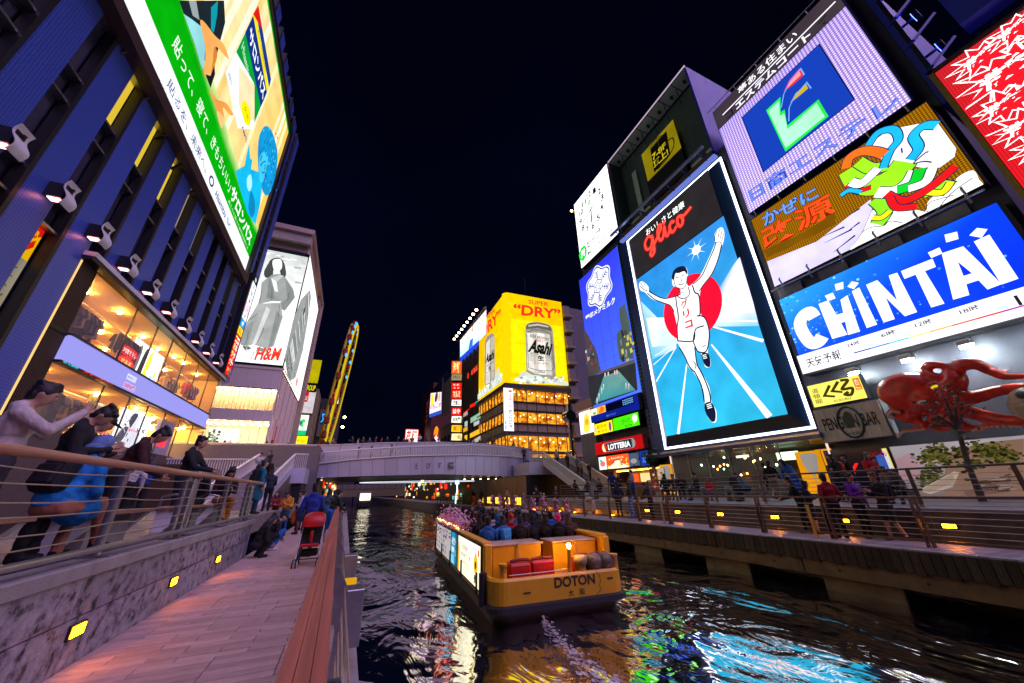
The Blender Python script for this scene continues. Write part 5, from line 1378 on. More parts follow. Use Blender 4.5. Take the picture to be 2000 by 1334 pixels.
S.poly(m5([(1110,1240),(1380,1100),(1420,1110),(1370,1215),(1200,1270)]),'#d8c2b0');S.poly(m5([(1130,1235),(1370,1120),(1390,1180),(1200,1255)]),'#c2a590');S.poly(m5([(1450,1250),(1805,1150),(1805,1250),(1480,1290)]),'#87625a')
for i in range(40):
 p=m5([(random.uniform(1500,1805),random.uniform(1130,1260))])[0];S.line([p,(p[0]+random.uniform(.1,.5),p[1]+random.uniform(0,.05))],.03,random.choice(['#3a2a28','#b89a8a','#5a4038']))
for i in range(40):
 p=(random.uniform(-2.5,9),random.uniform(-.4,.9));S.ell(p[0],p[1],random.uniform(.15,.4),random.uniform(.1,.25),random.choice(['#57521f','#6f6a2c','#3c3a1a','#b09a8a']),8)
S.build('print',.5)
# red screen that runs on past the frame
rd=thing('red_screen',(RX+.2,-2,8),'huge red LED screen full of white starbursts at the far right','billboard')
MB().box(RX+.05,RX+.44,-11,1.70,8.1,17.6).build('case',M_bluemetal,rd)
MB().box(RX-.05,RX+.04,1.62,1.78,8.05,17.65).build('gold_edge',mat('gold_edge',(.4,.25,.06),.4,.6),rd);MB().box(RX-.05,RX+.04,-11,1.78,17.5,17.66).build('gold_edge',M_brown,rd)
S=right_sign(1.6,8.15,RX+.04,rd);w,hh=12.5,9.3
S.quad4([(0,0),(w,0),(w,hh),(0,hh)],['#b80f18','#a00a12','#8a2a30','#a01820'])
for x,y,r_ in((3.4,8.2,1.5),(1.5,7.2,1.25),(4.2,6.6,1.2),(.9,5.9,.8),(2.5,5.6,.95),(4.6,4.9,1.0),(1.0,4.6,.85),(3.2,4.2,.9),(6,7,1.4),(8,5,1.5),(1.2,2.2,.9),(3.6,1.8,1.0),(6.3,2.4,1.2),(2.6,7.0,.9),(1.2,8.5,.8),(2.2,8.7,.7),(1.0,3.5,.7),(2.1,3.3,.8),(9.6,7.6,1.3),(10.4,3,1.4)):
 S.xmin=.03;st=random.getstate();a0_=random.random();S.star(x,y,(r_*1.05,r_*1.5),r_*.72,11,'#ffffff',a0_,.8);random.setstate(st);a0_=random.random();S.star(x,y,(r_*.92,r_*1.3),r_*.62,11,'#fb1420',a0_,.8)
 S.text('激安',x-r_*.62,y-r_*.3,r_*1.24,r_*.62,'#ffffff',.05,rot=.12)
S.build('picture',1.7,dots=(.09,.55,.46))
MB().box(RX-.5,RX+.44,-11,.3,18.4,21).build('blue_soffit',M_brightblue,rd)
# ================================================================== water
def water_material():
 m=bpy.data.materials.new('canal_water');m.use_nodes=True;nt=m.node_tree;b=nt.nodes['Principled BSDF']
 b.inputs['Base Color'].default_value=(.004,.006,.010,1);b.inputs['Roughness'].default_value=.06;b.inputs['IOR'].default_value=4.2
 b.inputs['Specular IOR Level'].default_value=1.0
 g=nt.nodes.new('ShaderNodeNewGeometry');prev=None
 for sc,st,dist,rot,di in(((.36,.22,1),.72,.28,.3,1.2),((1.3,.7,1),.36,.08,-.4,1.6),((5.0,2.8,1),.16,.008,.2,.8)):
  mp=nt.nodes.new('ShaderNodeMapping');mp.inputs['Scale'].default_value=sc;mp.inputs['Rotation'].default_value=(0,0,rot)
  nt.links.new(g.outputs['Position'],mp.inputs[0])
  n=nt.nodes.new('ShaderNodeTexNoise');n.inputs['Scale'].default_value=1.0;n.inputs['Detail'].default_value=3.0;n.inputs['Distortion'].default_value=di
  nt.links.new(mp.outputs[0],n.inputs['Vector'])
  bp=nt.nodes.new('ShaderNodeBump');bp.inputs['Strength'].default_value=st;bp.inputs['Distance'].default_value=dist
  nt.links.new(n.outputs[0],bp.inputs['Height'])
  if prev:nt.links.new(prev.outputs[0],bp.inputs['Normal'])
  prev=bp
 nt.links.new(prev.outputs[0],b.inputs['Normal'])
 return m
M_water=water_material()
wb=MB();xs=[0.29+(60-.29)*(i/60)**1.6 for i in range(61)];ys=[-30+i*1.2 for i in range(60)]+[42+260*(i/30)**1.5 for i in range(1,31)]
def wz(x,y):
 k=max(0,1-max(0,y-10)/40)
 return WATER+k*(.028*math.sin(1.3*x+.7*y)+.022*math.sin(2.1*y-1.1*x+1)+.018*math.sin(3.1*x+2.3*y))
wb.grid([[(x,y,wz(x,y))for x in xs]for y in ys]);tag(wb.build('water',M_water),kind='structure')
# stern jet
jm=MB();rj=random.Random(4)
for i in range(420):
 t_=rj.random()**1.3;x=4.2-.35*t_+rj.gauss(0,.03+.17*t_);y=8.25-3.4*t_;z=WATER+.07+.24*max(0,1-t_*3.2)*rj.random()+.01*rj.random();r_=rj.uniform(.008,.05)*(.6+.6*t_)
 jm.add([(x+r_*rj.uniform(.5,1)*math.cos(q),y+2.4*r_*rj.uniform(.5,1)*math.sin(q),z+.006*math.cos(3*q))for q in[2*math.pi*k/6 for k in range(6)]],[(0,1,2,3,4,5)])
tag(jm.build('wake_foam',mat('foam',(.72,.70,.85),.4,var=.3,scale=12,alpha=.55)),kind='stuff')
# ================================================================== right boardwalk and terrace
M_deck=mat('boardwalk_board',(.34,.34,.38),.45,var=.25,scale=3,bump=.2)
M_moss=mat('mossy_board',(.055,.048,.036),.8,var=.7,scale=6,bump=.6,stretch=(3,3,.7))
M_beam=mat('concrete_beam',(.21,.165,.115),.75,var=.35,scale=2.5,bump=.3)
M_dkwall=mat('terrace_wall',(.10,.085,.075),.7,var=.5,scale=2.2,bump=.5)
vary(M_deck);vary(M_moss,.6,1.4)
bd=tag(MB().box(12.3,14.25,-12,52,WALK-.35,WALK-.04).build('boardwalk',M_concrete),kind='structure')
bmesh_=MB().box(-.97,.97,-.066,.066,-.035,0,.005).mesh('plank',M_deck)
for i in range(170):
 y=3.0+i*.138;o=link_mesh('plank',bmesh_,bd);o.location=(13.23,y,WALK+random.uniform(-.002,.002))
rr=MB()
for i in range(170):y=3.0+(i+170)*.138;rr.box(12.26,14.2,y-.06,y+.06,WALK-.035,WALK)
for i in range(90):y=3.0-(i+1)*.138;rr.box(12.26,14.2,y-.06,y+.06,WALK-.035,WALK)
tag(rr.build('planks',M_deck,bd),kind='stuff')
sb_=[MB().box(-.045,.0,-.085,.085,-.46+d,0,.006).mesh('skirt_board',M_moss)for d in(0,.02,-.03)]
for i in range(150):
 o=link_mesh('skirt_board',sb_[i%3],bd);o.location=(12.25+random.uniform(-.008,.008),2.0+i*.178,WALK-.03)
y=-8
while y<46:
 MB().box(12.28,12.62,y,y+5.18,WALK-.86,WALK-.48,.01).build('beam',M_beam,bd)
 for q in(.8,2.6,4.3):MB().tube([(12.285,y+q,WALK-.67),(12.262,y+q,WALK-.67)],.03,8).build('bolt',M_darkmetal,bd)
 y+=5.2
for yy in(5.6,9.45,13.3,17.2,21.2,25.2,29.2,33.2):
 MB().box(12.5,14.0,yy,yy+1.7,WATER-1,WALK-.87,.02).build('pier_block',mat('pier_concrete',(.27,.25,.20),.8,var=.35,scale=3,bump=.4),bd)
tag(MB().box(14.0,26,-20,52,WATER-1.5,WALK-.36).build('quay_wall',mat('wet_dark_wall',(.015,.015,.016),.5,var=.4)),kind='structure')
# fence netting under the deck
nt2=thing('chain_net',(13,11,WATER),'sagging wire netting under the boardwalk edge between the concrete blocks','net')
nm=MB()
for i in range(40):
 y=4.6+i*.3;nm.tube([(12.9,y,WALK-.9),(12.9,y+.9,WATER+.2)],.006,3);nm.tube([(12.9,y+.9,WALK-.9),(12.9,y,WATER+.2)],.006,3)
tag(nm.build('wires',M_steel,nt2),kind='stuff')
rg=thing('boardwalk_railing',(12.9,12,WALK),'brown steel railing with thin cables along the edge of the right boardwalk','railing')
M_rail=mat('brown_steel',(.13,.09,.085),.4,.5,var=.15)
MB().obox((12.95,-8,-.41),(12.95,24.0,-.41),.09,.05).build('top_rail',M_rail,rg)
MB().obox((12.93,-8,WALK+.14),(12.93,24.0,WALK+.14),.05,.06).build('foot_rail',M_rail,rg)
for i in range(6):MB().tube([(12.93,-8,WALK+.27+i*.13),(12.93,24,WALK+.27+i*.13)],.0075,4).build('cable',M_cable,rg)
for yy in(24.0,21.6,19.45,17.07,14.85,12.95,10.95,8.93,6.93,4.94,2.9,.8):
 for dy in((-.05,.05)if yy<15 else(0,)):
  MB().prism([(12.90,WALK),(13.02,WALK),(13.0,-.9),(12.99,-.44),(12.93,-.44),(12.88,-.9)],yy+dy-.018,yy+dy+.018,'y').build('post',M_rail,rg)
MB().box(12.86,12.9,7.3,7.38,WALK,-.62).build('brass_post',mat('brass',(.5,.38,.12),.3,.9),rg);MB().box(12.86,12.9,13.2,13.3,WALK,-.6).build('brass_post',M_steel,rg)
# lifebuoy hung on the railing
lb=thing('lifebuoy',(12.84,18.6,-.95),'white ring lifebuoy hanging on the boardwalk railing below the stairs','lifebuoy')
MB().tube([(12.82,18.6+.36*math.cos(a),-.93+.40*math.sin(a))for a in[2*math.pi*i/24 for i in range(25)]],.085,10,cap=False).build('ring',mat('off_white',(.6,.58,.55),.6),lb)
for a in(.8,2.3,3.9,5.5):MB().tube([(12.82,18.6+.36*math.cos(a+q),-.93+.40*math.sin(a+q))for q in(-.12,0,.12)],.092,10).build('band',mat('red_band',(.4,.04,.03),.6),lb)
# terrace with its front wall and lamps
tag(MB().box(14.2,RX+.45,-14,31,-1.2,TERR).build('terrace',mat('terrace_floor',(.22,.22,.25),.4,var=.25,scale=3)),kind='structure')
tw=thing('terrace_wall',(14.2,10,WALK),'dark stained terrace wall behind the right boardwalk with amber lamps','wall')
for i in range(14):
 ya=-10+i*1.9;MB().box(14.19,14.3,ya,ya+1.89,WALK-.02,TERR-.06,.006).build('wall_panel',M_dkwall,tw)
MB().box(14.14,14.45,-10,16.6,TERR-.07,TERR+.01).build('coping',mat('coping',(.24,.24,.28),.5,var=.2),tw)
for yy in(.3,2.6,4.91,7.16,9.24,11.43,13.64,15.6):
 f=MB().box(14.16,14.19,yy-.14,yy+.14,-1.17,-1.05).build('wall_lamp',M_darkmetal,tw)
 MB().box(14.15,14.158,yy-.12,yy+.12,-1.15,-1.07).build('lens',M_wl,f)
# further on: uplit ribbed wall
uw=thing('uplit_wall',(14.6,24,WALK),'stone wall beyond the steps washed by a row of yellow floor lights','wall')
for i in range(9):MB().box(14.5,14.75,17.6+i*1.5,19.08+i*1.5,WALK-.02,TERR,.01).build('wall_panel',mat('sandy_wall',(.28,.22,.13),.7,var=.4,scale=3),uw)
for i in range(6):MB().tube([(14.2,18.5+i*2.0,WALK+.01),(14.2,18.5+i*2.0,WALK+.05)],.10,12).build('floor_light',M_wl,uw)
for i in range(5):MB().box(14.3+i*.3,16,16.65,17.55,WALK+i*.16,WALK+.15+i*.16).build('step',M_white,uw)
tr=thing('terrace_railing',(15.2,8,TERR),'upper steel cable railing on the terrace above the boardwalk','railing')
MB().tube([(15.2,-8,.30),(15.2,16.4,.30)],.03,8).build('top_rail',M_rail,tr)
for i in range(6):MB().tube([(15.2,-8,TERR+.14+i*.14),(15.2,16.4,TERR+.14+i*.14)],.007,4).build('cable',M_steel,tr)
for yy in(16.4,14.5,12.26,10.1,7.85,5.63,3.65,1.5):MB().obox((15.2,yy,TERR),(15.2,yy,.28),.04,.09).build('post',M_rail,tr)
r2=thing('terrace_railing',(15.2,23,TERR),'grey railing beyond the steps in front of the food counter','railing')
MB().tube([(15.0,17.6,.22),(15.0,25.5,.22)],.03,8).build('top_rail',M_rail,r2)
for i in range(5):MB().tube([(15.0,17.6,TERR+.14+i*.15),(15.0,25.5,TERR+.14+i*.15)],.007,4).build('cable',M_steel,r2)
for yy in(17.6,19.6,21.6,23.6,25.5):MB().obox((15.0,yy,TERR),(15.0,yy,.2),.04,.06).build('post',M_rail,r2)
# ================================================================== bridge
br=thing('canal_bridge',(7,42,WATER),'pale curved footbridge of grey panels with a white slatted parapet over the canal','bridge')
M_panel=mat('bridge_panel',(.66,.64,.80),.32,.15,var=.06)
vary(M_panel,.92,1.08)
M_slat=mat('white_slat',(.72,.70,.74),.4,var=.05)
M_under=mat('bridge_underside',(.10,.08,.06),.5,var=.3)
Ys=lambda px:37.0+1.9*((px-860)/270.0)**2+(0 if px<985 else((px-985)/43.0)**2*6)
bot=[(596,934),(692,930.5),(857,926),(989,930),(1028,933)];mid=[(600,909),(692,898),(798,891),(923,889),(1000,892),(1028,896)];top=[(603,888),(692,879),(791,873),(923,869.5),(989,874),(1028,886)]
def lerp(tab,x):return float(np.interp(x,[p[0]for p in tab],[p[1]for p in tab]))
def st(px,tab):return on((px,lerp(tab,px)),Y=Ys(px))
seams=[598,617,639,661,683,705,728,751,776,801,824,846,868,890,910,928,945,961,976,990,1003,1014,1023,1028]
for a,b in zip(seams[:-1],seams[1:]):
 A0,B0,A1,B1=st(a,bot),st(b,bot),st(a,mid),st(b,mid)
 g_=(B0-A0).normalized()*.012;bk=Vector((0,.12,0));m_=MB()
 q=[A0+g_,B0-g_,B1-g_,A1+g_]
 m_.add([tuple(p)for p in q]+[tuple(p+bk)for p in q],[(0,1,2,3),(7,6,5,4),(0,4,5,1),(1,5,6,2),(2,6,7,3),(3,7,4,0)]);m_.build('fascia_panel',M_panel,br)
curb=MB();rail=MB();slats=MB();lo=[];hi=[];backs=[]
pxs=[598+i*430/132 for i in range(133)]
for i,px in enumerate(pxs):
 a,b=st(px,mid),st(px,top);lo.append(a);hi.append(b)
 a=a+Vector((0,.05,.02));c=a.lerp(b,.96)
 slats.obox(a,c,.07,.20,(0,1,0))
tag(slats.build('slats',M_slat,br),kind='stuff')
MB().tube([tuple(p)for p in hi],.09,8).build('parapet_rail',M_slat,br);MB().tube([tuple(p+Vector((0,-.03,.02)))for p in lo],.07,8).build('fascia_moulding',M_slat,br)
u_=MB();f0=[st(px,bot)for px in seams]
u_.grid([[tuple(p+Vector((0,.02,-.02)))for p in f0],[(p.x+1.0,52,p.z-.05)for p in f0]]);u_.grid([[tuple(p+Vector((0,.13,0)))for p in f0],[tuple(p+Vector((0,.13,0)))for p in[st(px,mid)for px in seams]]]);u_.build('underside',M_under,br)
d_=MB();d_.grid([[tuple(p+Vector((0,.15,0)))for p in lo],[(p.x,43.9,max(3.9,p.z))for p in lo]]);d_.build('deck',M_concrete,br)
# hind parapet at the crown
pa=[on((px,py),Y=44)for px,py in((560,871),(620,870),(665,869),(745,865.5),(857,864),(940,867),(1000,872),(1040,878))]
for p,q in zip(pa[:-1],pa[1:]):
 n_=max(1,int((q-p).length/1.6))
 for i in range(n_):
  a=p.lerp(q,i/n_);b=p.lerp(q,(i+1)/n_);MB().add([(a.x+.02,44,a.z-1.5),(b.x-.02,44,b.z-1.5),(b.x-.02,44,b.z),(a.x+.02,44,a.z),(a.x+.02,44.15,a.z-1.5),(b.x-.02,44.15,b.z-1.5),(b.x-.02,44.15,b.z),(a.x+.02,44.15,a.z)],[(0,1,2,3),(7,6,5,4),(3,2,6,7),(0,3,7,4),(1,5,6,2)]).build('parapet_panel',M_panel,br)
 MB().obox(p+Vector((0,.07,.04)),q+Vector((0,.07,.04)),.3,.08).build('parapet_cap',M_slat,br)
tag(MB().box(-12,45,44.2,59,2.6,3.95).build('bridge_deck',M_concrete),kind='structure')
# characters on the fascia
for ch,px0,px1,py0,py1 in(('え',809,817,916,905),('び',832,841,915,904),('す',855,862,914,903),('橋',874,887,917,902)):
 a=on((px0,py0),Y=36.86);b=on((px1,py1),Y=36.86);s=front_sign(a.x,a.z,36.86,br);s.text(ch,0,0,b.x-a.x,b.z-a.z,'#16141c',.01);s.build('lettering',1,print_=True)
# left head: panelled wall, picket fence, stairs
bh=thing('bridge_head',(-8,38,PROM),'grey panelled wall of the left bridge head with a pale picket fence before it','wall')
for i in range(11):
 xa=-14.6+i*1.05
 for z0_,z1_ in((2.3,3.3),(3.33,4.25)):MB().box(xa,xa+1.02,38.4,38.6,z0_,z1_,.01).build('wall_panel',M_panel,bh)
MB().box(-14.6,-3.0,38.3,38.7,4.26,4.36).build('cap',M_slat,bh)
MB().box(-13.5,-6.35,33.4,38.3,1.2,1.5).build('landing',M_concrete,bh);MB().box(-12,-6.4,33.0,33.39,PROM,1.5).build('landing_wall',M_concrete,bh)
for i in range(34):MB().box(-11.6+i*.155,-11.55+i*.155,33.1,33.16,1.5,2.55).build('picket',M_slat,bh)
MB().box(-11.7,-6.3,33.05,33.2,2.55,2.65).build('fence_rail',M_slat,bh)
MB().box(-11.9,-9.0,28.0,28.6,PROM,1.9).build('planter_box',M_brown,bh)
def stairs(name,x0,x1,ytop,ybot,ztop,zbot,label,n=16):
 t=thing(name,((x0+x1)/2,ybot,zbot),label,'stairs')
 for i in range(n):
  f=(i+.5)/n;y=ybot+(ytop-ybot)*i/n;z=zbot+(ztop-zbot)*(i+1)/n
  MB().box(x0+.12,x1-.12,y,y+(ytop-ybot)/n*1.15,z-.22,z).build('step',M_concrete,t)
 for x in(x0,x1):
  m_=MB();m_.obox((x,ybot,zbot-.05),(x,ytop,ztop-.05),.12,.5);m_.build('stringer',M_panel,t)
  MB().obox((x,ybot,zbot+.98),(x,ytop,ztop+.98),.16,.10).build('handrail',M_slat,t)
  for i in range(46):
   f=i/45;y=ybot+(ytop-ybot)*f;z=zbot+(ztop-zbot)*f;MB().box(x-.02,x+.02,y-.03,y+.03,z+.1,z+.95).build('baluster',M_slat,t)
 return t
stairs('stone_stairs',-6.3,-4.0,33.1,22.9,2.0,PROM,'pale stairs with white rails climbing from the left promenade to the bridge')
stairs('canal_stairs',18.2,21.0,34.0,26.6,2.6,-.55,'pale stairs with picket rails coming down from the bridge on the right bank')
lp=thing('stair_landing',(17,36,WALK),'landing block with pickets joining the bridge to the right bank stairs','landing')
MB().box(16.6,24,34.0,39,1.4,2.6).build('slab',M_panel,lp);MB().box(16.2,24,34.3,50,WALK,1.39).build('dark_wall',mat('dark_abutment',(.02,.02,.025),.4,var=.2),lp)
for i in range(14):MB().box(16.65+i*.115,16.69+i*.115,34.0,34.06,2.6,3.5).build('picket',M_slat,lp)
MB().box(16.6,18.3,33.96,34.1,3.5,3.6).build('rail',M_slat,lp)
l2=MB().box(-4.0,-3.1,32.9,38.5,.9,2.0).build('slab',M_panel,bh)
for i in range(8):MB().box(-4.0+i*.12,-3.96+i*.12,32.9,32.96,2.0,2.95).build('picket',M_slat,bh)
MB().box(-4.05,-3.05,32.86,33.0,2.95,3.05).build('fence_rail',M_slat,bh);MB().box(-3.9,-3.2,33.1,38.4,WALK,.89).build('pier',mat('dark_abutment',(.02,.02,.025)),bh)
# lit passage under the right end of the bridge
pg=thing('underpass_wall',(14.6,40,WALK),'timber lined wall under the bridge lit in low amber slots','wall')
for i in range(22):MB().box(14.9,15.0,31.5+i*.75,32.2+i*.75,WALK,1.2).build('board',mat('timber_lining',(.30,.17,.07),.5,var=.3),pg)
for i in range(5):
 for j in range(3):MB().box(14.86,14.895,32.6+i*2.6+j*.5,32.85+i*2.6+j*.5,WALK+.25,WALK+.85).build('light_slot',emit('slot_light','#ffb428',3),pg)
for i in range(6):MB().tube([(11.5+i*.9,39.5,1.25),(11.5+i*.9,39.5,1.2)],.08,8).build('downlight',emit('downlight','#ffd9a0',14),pg)
hd=thing('ring_light',(9,43,1.1),'thin white oval line of light under the bridge','light')
MB().tube([(7.6+6.4*math.cos(a),44+2.6*math.sin(a),1.15)for a in[2*math.pi*i/40 for i in range(41)]],.03,5,cap=False).build('tube',emit('ring_white','#e8f0ff',1.0),hd)
# ================================================================== beer building beyond the bridge
ab=thing('beer_building',(32,68,STREET),'glass and concrete corner building under a big yellow beer wrap','building')
AX,AY=25.0,60.0;AZ0,AZ1=18.75,38.4
MB().box(AX+.5,45,AY+.5,94,2.5,38.2).build('core',M_facade2,ab)
M_yel=mat('yellow_back',(.6,.45,.02),.5)
# the wrap, with a rounded corner
S=Sign((0,AY,0),(1,0,0),(0,0,1),ab)
pc=lambda f:(lambda pts:f.PP(crop(770,540,410,1609)(pts)))
a_=pc(S);xr=S.P((1103,670))[0];x0=AX+1.1
zt0,ztr=S.P((990,571))[1],S.P((1096,588))[1]
S.quad4([(x0,AZ0),(xr,AZ0+.7),(xr,ztr-.3),(x0,zt0)],['#ffcf04','#ffcf04','#f2b600','#f7c400'])
S.quad4([(x0+.3,AZ0+2),(xr-.3,AZ0+2.5),(xr-.3,AZ0+14),(x0+.3,AZ0+14)],['#ffe208','#ffe208','#ffd806','#ffde08'])
for i in range(1,9):S.line([(x0,AZ0+i*2.15),(xr,AZ0+i*2.15+.3)],.035,'#e5b400')
S.textpx('SUPER',a_([(1028,208),(1182,232),(1178,196),(1030,176)]),'#e23a1a',.02);S.textpx('“DRY”',a_([(908,290),(1280,330),(1272,250),(915,205)]),'#e8321a',.035)
def can(S,a,side):
 S.blob(a([(1005,420),(1010,375),(1035,355),(1100,350),(1170,365),(1200,385),(1218,450),(1238,760),(1225,785),(1120,775),(1020,735),(1012,690)]),'#8f8a80')
 S.poly(a([(1012,430),(1060,435),(1075,740),(1022,715)]),'#d9d5cc');S.poly(a([(1060,425),(1190,445),(1212,760),(1075,745)]),'#c4bfb4');S.poly(a([(1095,430),(1150,440),(1165,755),(1110,750)]),'#e9e5dc')
 S.poly(a([(1012,380),(1040,358),(1100,352),(1170,367),(1200,390),(1205,420),(1100,395),(1010,405)]),'#5d5850');S.poly(a([(1030,372),(1100,362),(1180,380),(1185,392),(1100,376),(1028,386)]),'#b9b4a8')
 S.line(a([(1020,430),(1060,408),(1140,412),(1200,440),(1225,700),(1205,725),(1100,718),(1030,700),(1015,440)]),.10,'#1c1a18')
 S.textpx('BEER BREWERS',a([(1040,465),(1185,495),(1190,475),(1042,440)]),'#3c3832',.01);S.textpx('“DRY”',a([(1072,495),(1160,510),(1158,492),(1072,476)]),'#c9402a',.02)
 S.textpx('Asahi',a([(1022,578),(1205,610),(1215,510),(1040,480)]),'#15130f',.05,.25);S.textpx('洗練されたクリアな味',a([(1040,595),(1195,620),(1195,605),(1040,580)]),'#33302a',.01)
 S.line(a([(1022,600),(1215,628)]),.07,'#1c1a18');S.textpx('生',a([(1098,645),(1148,650),(1148,610),(1098,605)]),'#15130f',.04)
 for i in range(5):
  for x in(1030,1158):S.line(a([(x,612+i*8),(x+55,618+i*8)]),.05,'#4c4840')
 S.textpx('スーパードライ',a([(1070,672),(1182,682),(1182,660),(1070,652)]),'#c9301c',.03);S.textpx('350ml',a([(1105,740),(1155,745),(1155,725),(1105,720)]),'#2a2722',.02)
can(S,a_,0)
S.poly(a_([(905,800),(935,790),(975,735),(1005,725),(1015,745),(1060,755),(1110,760),(1160,790),(1215,795),(1260,780),(1300,800),(1335,820),(1335,835)]),'#c7d2c8')
for i in range(60):
 x=random.uniform(930,1325);p=a_([(x,random.uniform(772,820))])[0];r0=random.uniform(.2,.55);S.poly([(p[0]-r0,p[1]),(p[0],p[1]-r0*.6),(p[0]+r0,p[1]+.1),(p[0]+.1,p[1]+r0*.7)],random.choice(['#f1f6f0','#9fb0a8','#dfe8e0','#7d8d86','#ffffff','#b7c6bc']))
S.build('wrap',1.05)
cmesh=MB();zz_=[(AZ0,zt0)]
cpts=[(AX+1.1-1.1*math.sin(t),AY+1.1-1.1*math.cos(t))for t in[math.pi/2*i/8 for i in range(9)]]
cmesh.grid([[(x,y,AZ0)for x,y in cpts],[(x,y,zt0)for x,y in cpts]]);cmesh.build('wrap_corner',emit('wrap_yellow','#f8c606',1.0),ab)
L=Sign((AX,0,0),(0,-1,0),(0,0,1),ab);b_=pc(L);yl=-76.2;yr=-(AY+1.1)
L.quad4([(yl,AZ0),(yr,AZ0),(yr,AZ1-.2),(yl,AZ1-.6)],['#f5bd00','#ffd004','#f7c400','#eab200'])
L.textpx('SUPER',b_([(695,330),(775,275),(770,240),(695,300)]),'#e23a1a',.02);L.textpx('“DRY”',b_([(655,500),(820,330),(815,240),(655,400)]),'#e8321a',.035)
for poly,c in(([(695,500),(712,460),(745,435),(768,445),(772,780),(745,820),(700,835),(692,815)],'#8f8a80'),([(705,510),(735,475),(735,815),(700,825)],'#d4d0c6'),([(740,470),(765,455),(766,775),(745,800)],'#b5b0a5')):L.poly(b_(poly),c)
L.textpx('Asahi',b_([(700,670),(768,630),(768,550),(704,600)]),'#15130f',.05,.2);L.textpx('生',b_([(722,725),(742,715),(742,680),(722,690)]),'#15130f',.04);L.line(b_([(700,690),(768,650)]),.09,'#1c1a18');L.line(b_([(702,740),(768,720)]),.07,'#3a3630')
L.poly(b_([(640,945),(640,905),(665,880),(690,850),(700,830),(745,830),(770,780),(795,690),(815,750),(832,800)]),'#c7d2c8')
for i in range(40):
 t_=random.random();p=b_([(650+175*t_,915-110*t_-random.uniform(0,45))])[0];r0=random.uniform(.2,.6);L.poly([(p[0]-r0,p[1]),(p[0],p[1]-r0*.7),(p[0]+r0,p[1]+.1),(p[0]+.1,p[1]+r0)],random.choice(['#f1f6f0','#9fb0a8','#dfe8e0','#7d8d86','#ffffff']))
L.build('wrap',1.0)
# storeys under the wrap
M_beamd=mat('dark_storey_beam',(.07,.055,.045),.5,var=.15);M_span=mat('beige_spandrel',(.40,.31,.20),.55,var=.1)
def amber_rooms(name,a,b,st_):
 m=emit(name,a,st_,sample=False);nt=m.node_tree;e=[n for n in nt.nodes if n.bl_idname=='ShaderNodeEmission'][0]
 g=nt.nodes.new('ShaderNodeNewGeometry');v=nt.nodes.new('ShaderNodeTexVoronoi');v.inputs['Scale'].default_value=.9;n=nt.nodes.new('ShaderNodeTexNoise');n.inputs['Scale'].default_value=1.3
 nt.links.new(g.outputs['Position'],v.inputs['Vector']);nt.links.new(g.outputs['Position'],n.inputs['Vector'])
 r=nt.nodes.new('ShaderNodeValToRGB');r.color_ramp.elements[0].color=(*lin(b),1);r.color_ramp.elements[0].position=.35;r.color_ramp.elements[1].color=(*lin(a),1);r.color_ramp.elements[1].position=.62
 nt.links.new(n.outputs[0],r.inputs[0]);nt.links.new(r.outputs[0],e.inputs['Color']);return m
M_rooms=amber_rooms('amber_rooms','#ffae2a','#9a3d06',1.0);M_bulb=emit('warm_bulb','#ffe9b0',5,sample=False)
bands=[(17.8,15.5),(13.5,11.5),(9.15,6.5),(6.0,4.1)]
MB().box(AX-.3,xr+.4,AY-.4,AY+.6,17.85,18.74).build('canopy',M_beamd,ab);MB().box(AX-.3,AX+.6,AY+.6,77,17.85,18.7).build('canopy',M_beamd,ab)
prevz=17.8
for i,(zt_,zb_)in enumerate(bands):
 MB().box(AX+.3,xr-.2,AY+.42,AY+.48,zb_,zt_).build('lit_room',M_rooms,ab);MB().box(AX+.42,AX+.48,AY+.6,77,zb_,zt_).build('lit_room',M_rooms,ab)
 for j in range(7):
  xa=AX+.25+j*2.05;MB().box(xa,xa+.09,AY+.05,AY+.25,zb_,zt_).build('mullion',M_beamd,ab)
  for q in range(2):MB().ell((xa+.6+q*.9+random.uniform(-.2,.2),AY+.36,zt_-random.uniform(.3,1.1)),(.13,.05,.10),7,5).build('bulb',M_bulb,ab)
  if i<2:
   MB().box(xa+.1,xa+2.0,AY+.1,AY+.3,zb_-1.55,zb_-.25,.02).build('spandrel',M_span,ab)
 for j in range(9):
  ya=AY+.9+j*1.8;MB().box(AX+.05,AX+.25,ya,ya+.1,zb_,zt_).build('mullion',M_beamd,ab)
  MB().ell((AX+.38,ya+.8,zt_-random.uniform(.3,1.0)),(.05,.13,.1),7,5).build('bulb',M_bulb,ab)
  if i<2:MB().box(AX+.1,AX+.3,ya+.1,ya+1.7,zb_-1.55,zb_-.25,.02).build('spandrel',M_span,ab)
 MB().box(AX-.1,xr,AY-.1,AY+.5,zb_-.22,zb_-.02).build('ledge',M_beamd,ab);MB().box(AX-.1,AX+.5,AY+.51,77,zb_-.22,zb_-.02).build('ledge',M_beamd,ab)
for i in range(9): # stepped balconies at its right
 z=6+i*3.7;MB().box(xr+.1,xr+1.6+.25*(i%2),AY-.6,AY+3,z,z+2.2).build('balcony',mat('balcony_concrete',(.30,.25,.20),.6,var=.15),ab);MB().box(xr+.1,xr+2.2,AY-.9,AY+3,z-.5,z-.01).build('balcony_slab',M_span,ab)
MB().tube([(30.5,AY+1,38),(30.5,AY+1,44)],.05,5).build('mast',M_darkmetal,ab)
kv=thing('vertical_sign',(AX,AY-.5,8),'tall white lit restaurant sign with dark blue characters on the corner of the beer building','sign')
kx0,kz1=on((994,758),Y=AY-.6).x,on((994,758),Y=AY-.6).z;kx1,kz0=on((1004,842),Y=AY-.6).x,on((1004,842),Y=AY-.6).z
MB().box(kx0-1.1,kx1,AY-.55,AY-.15,kz0,kz1).build('case',M_darkmetal,kv)
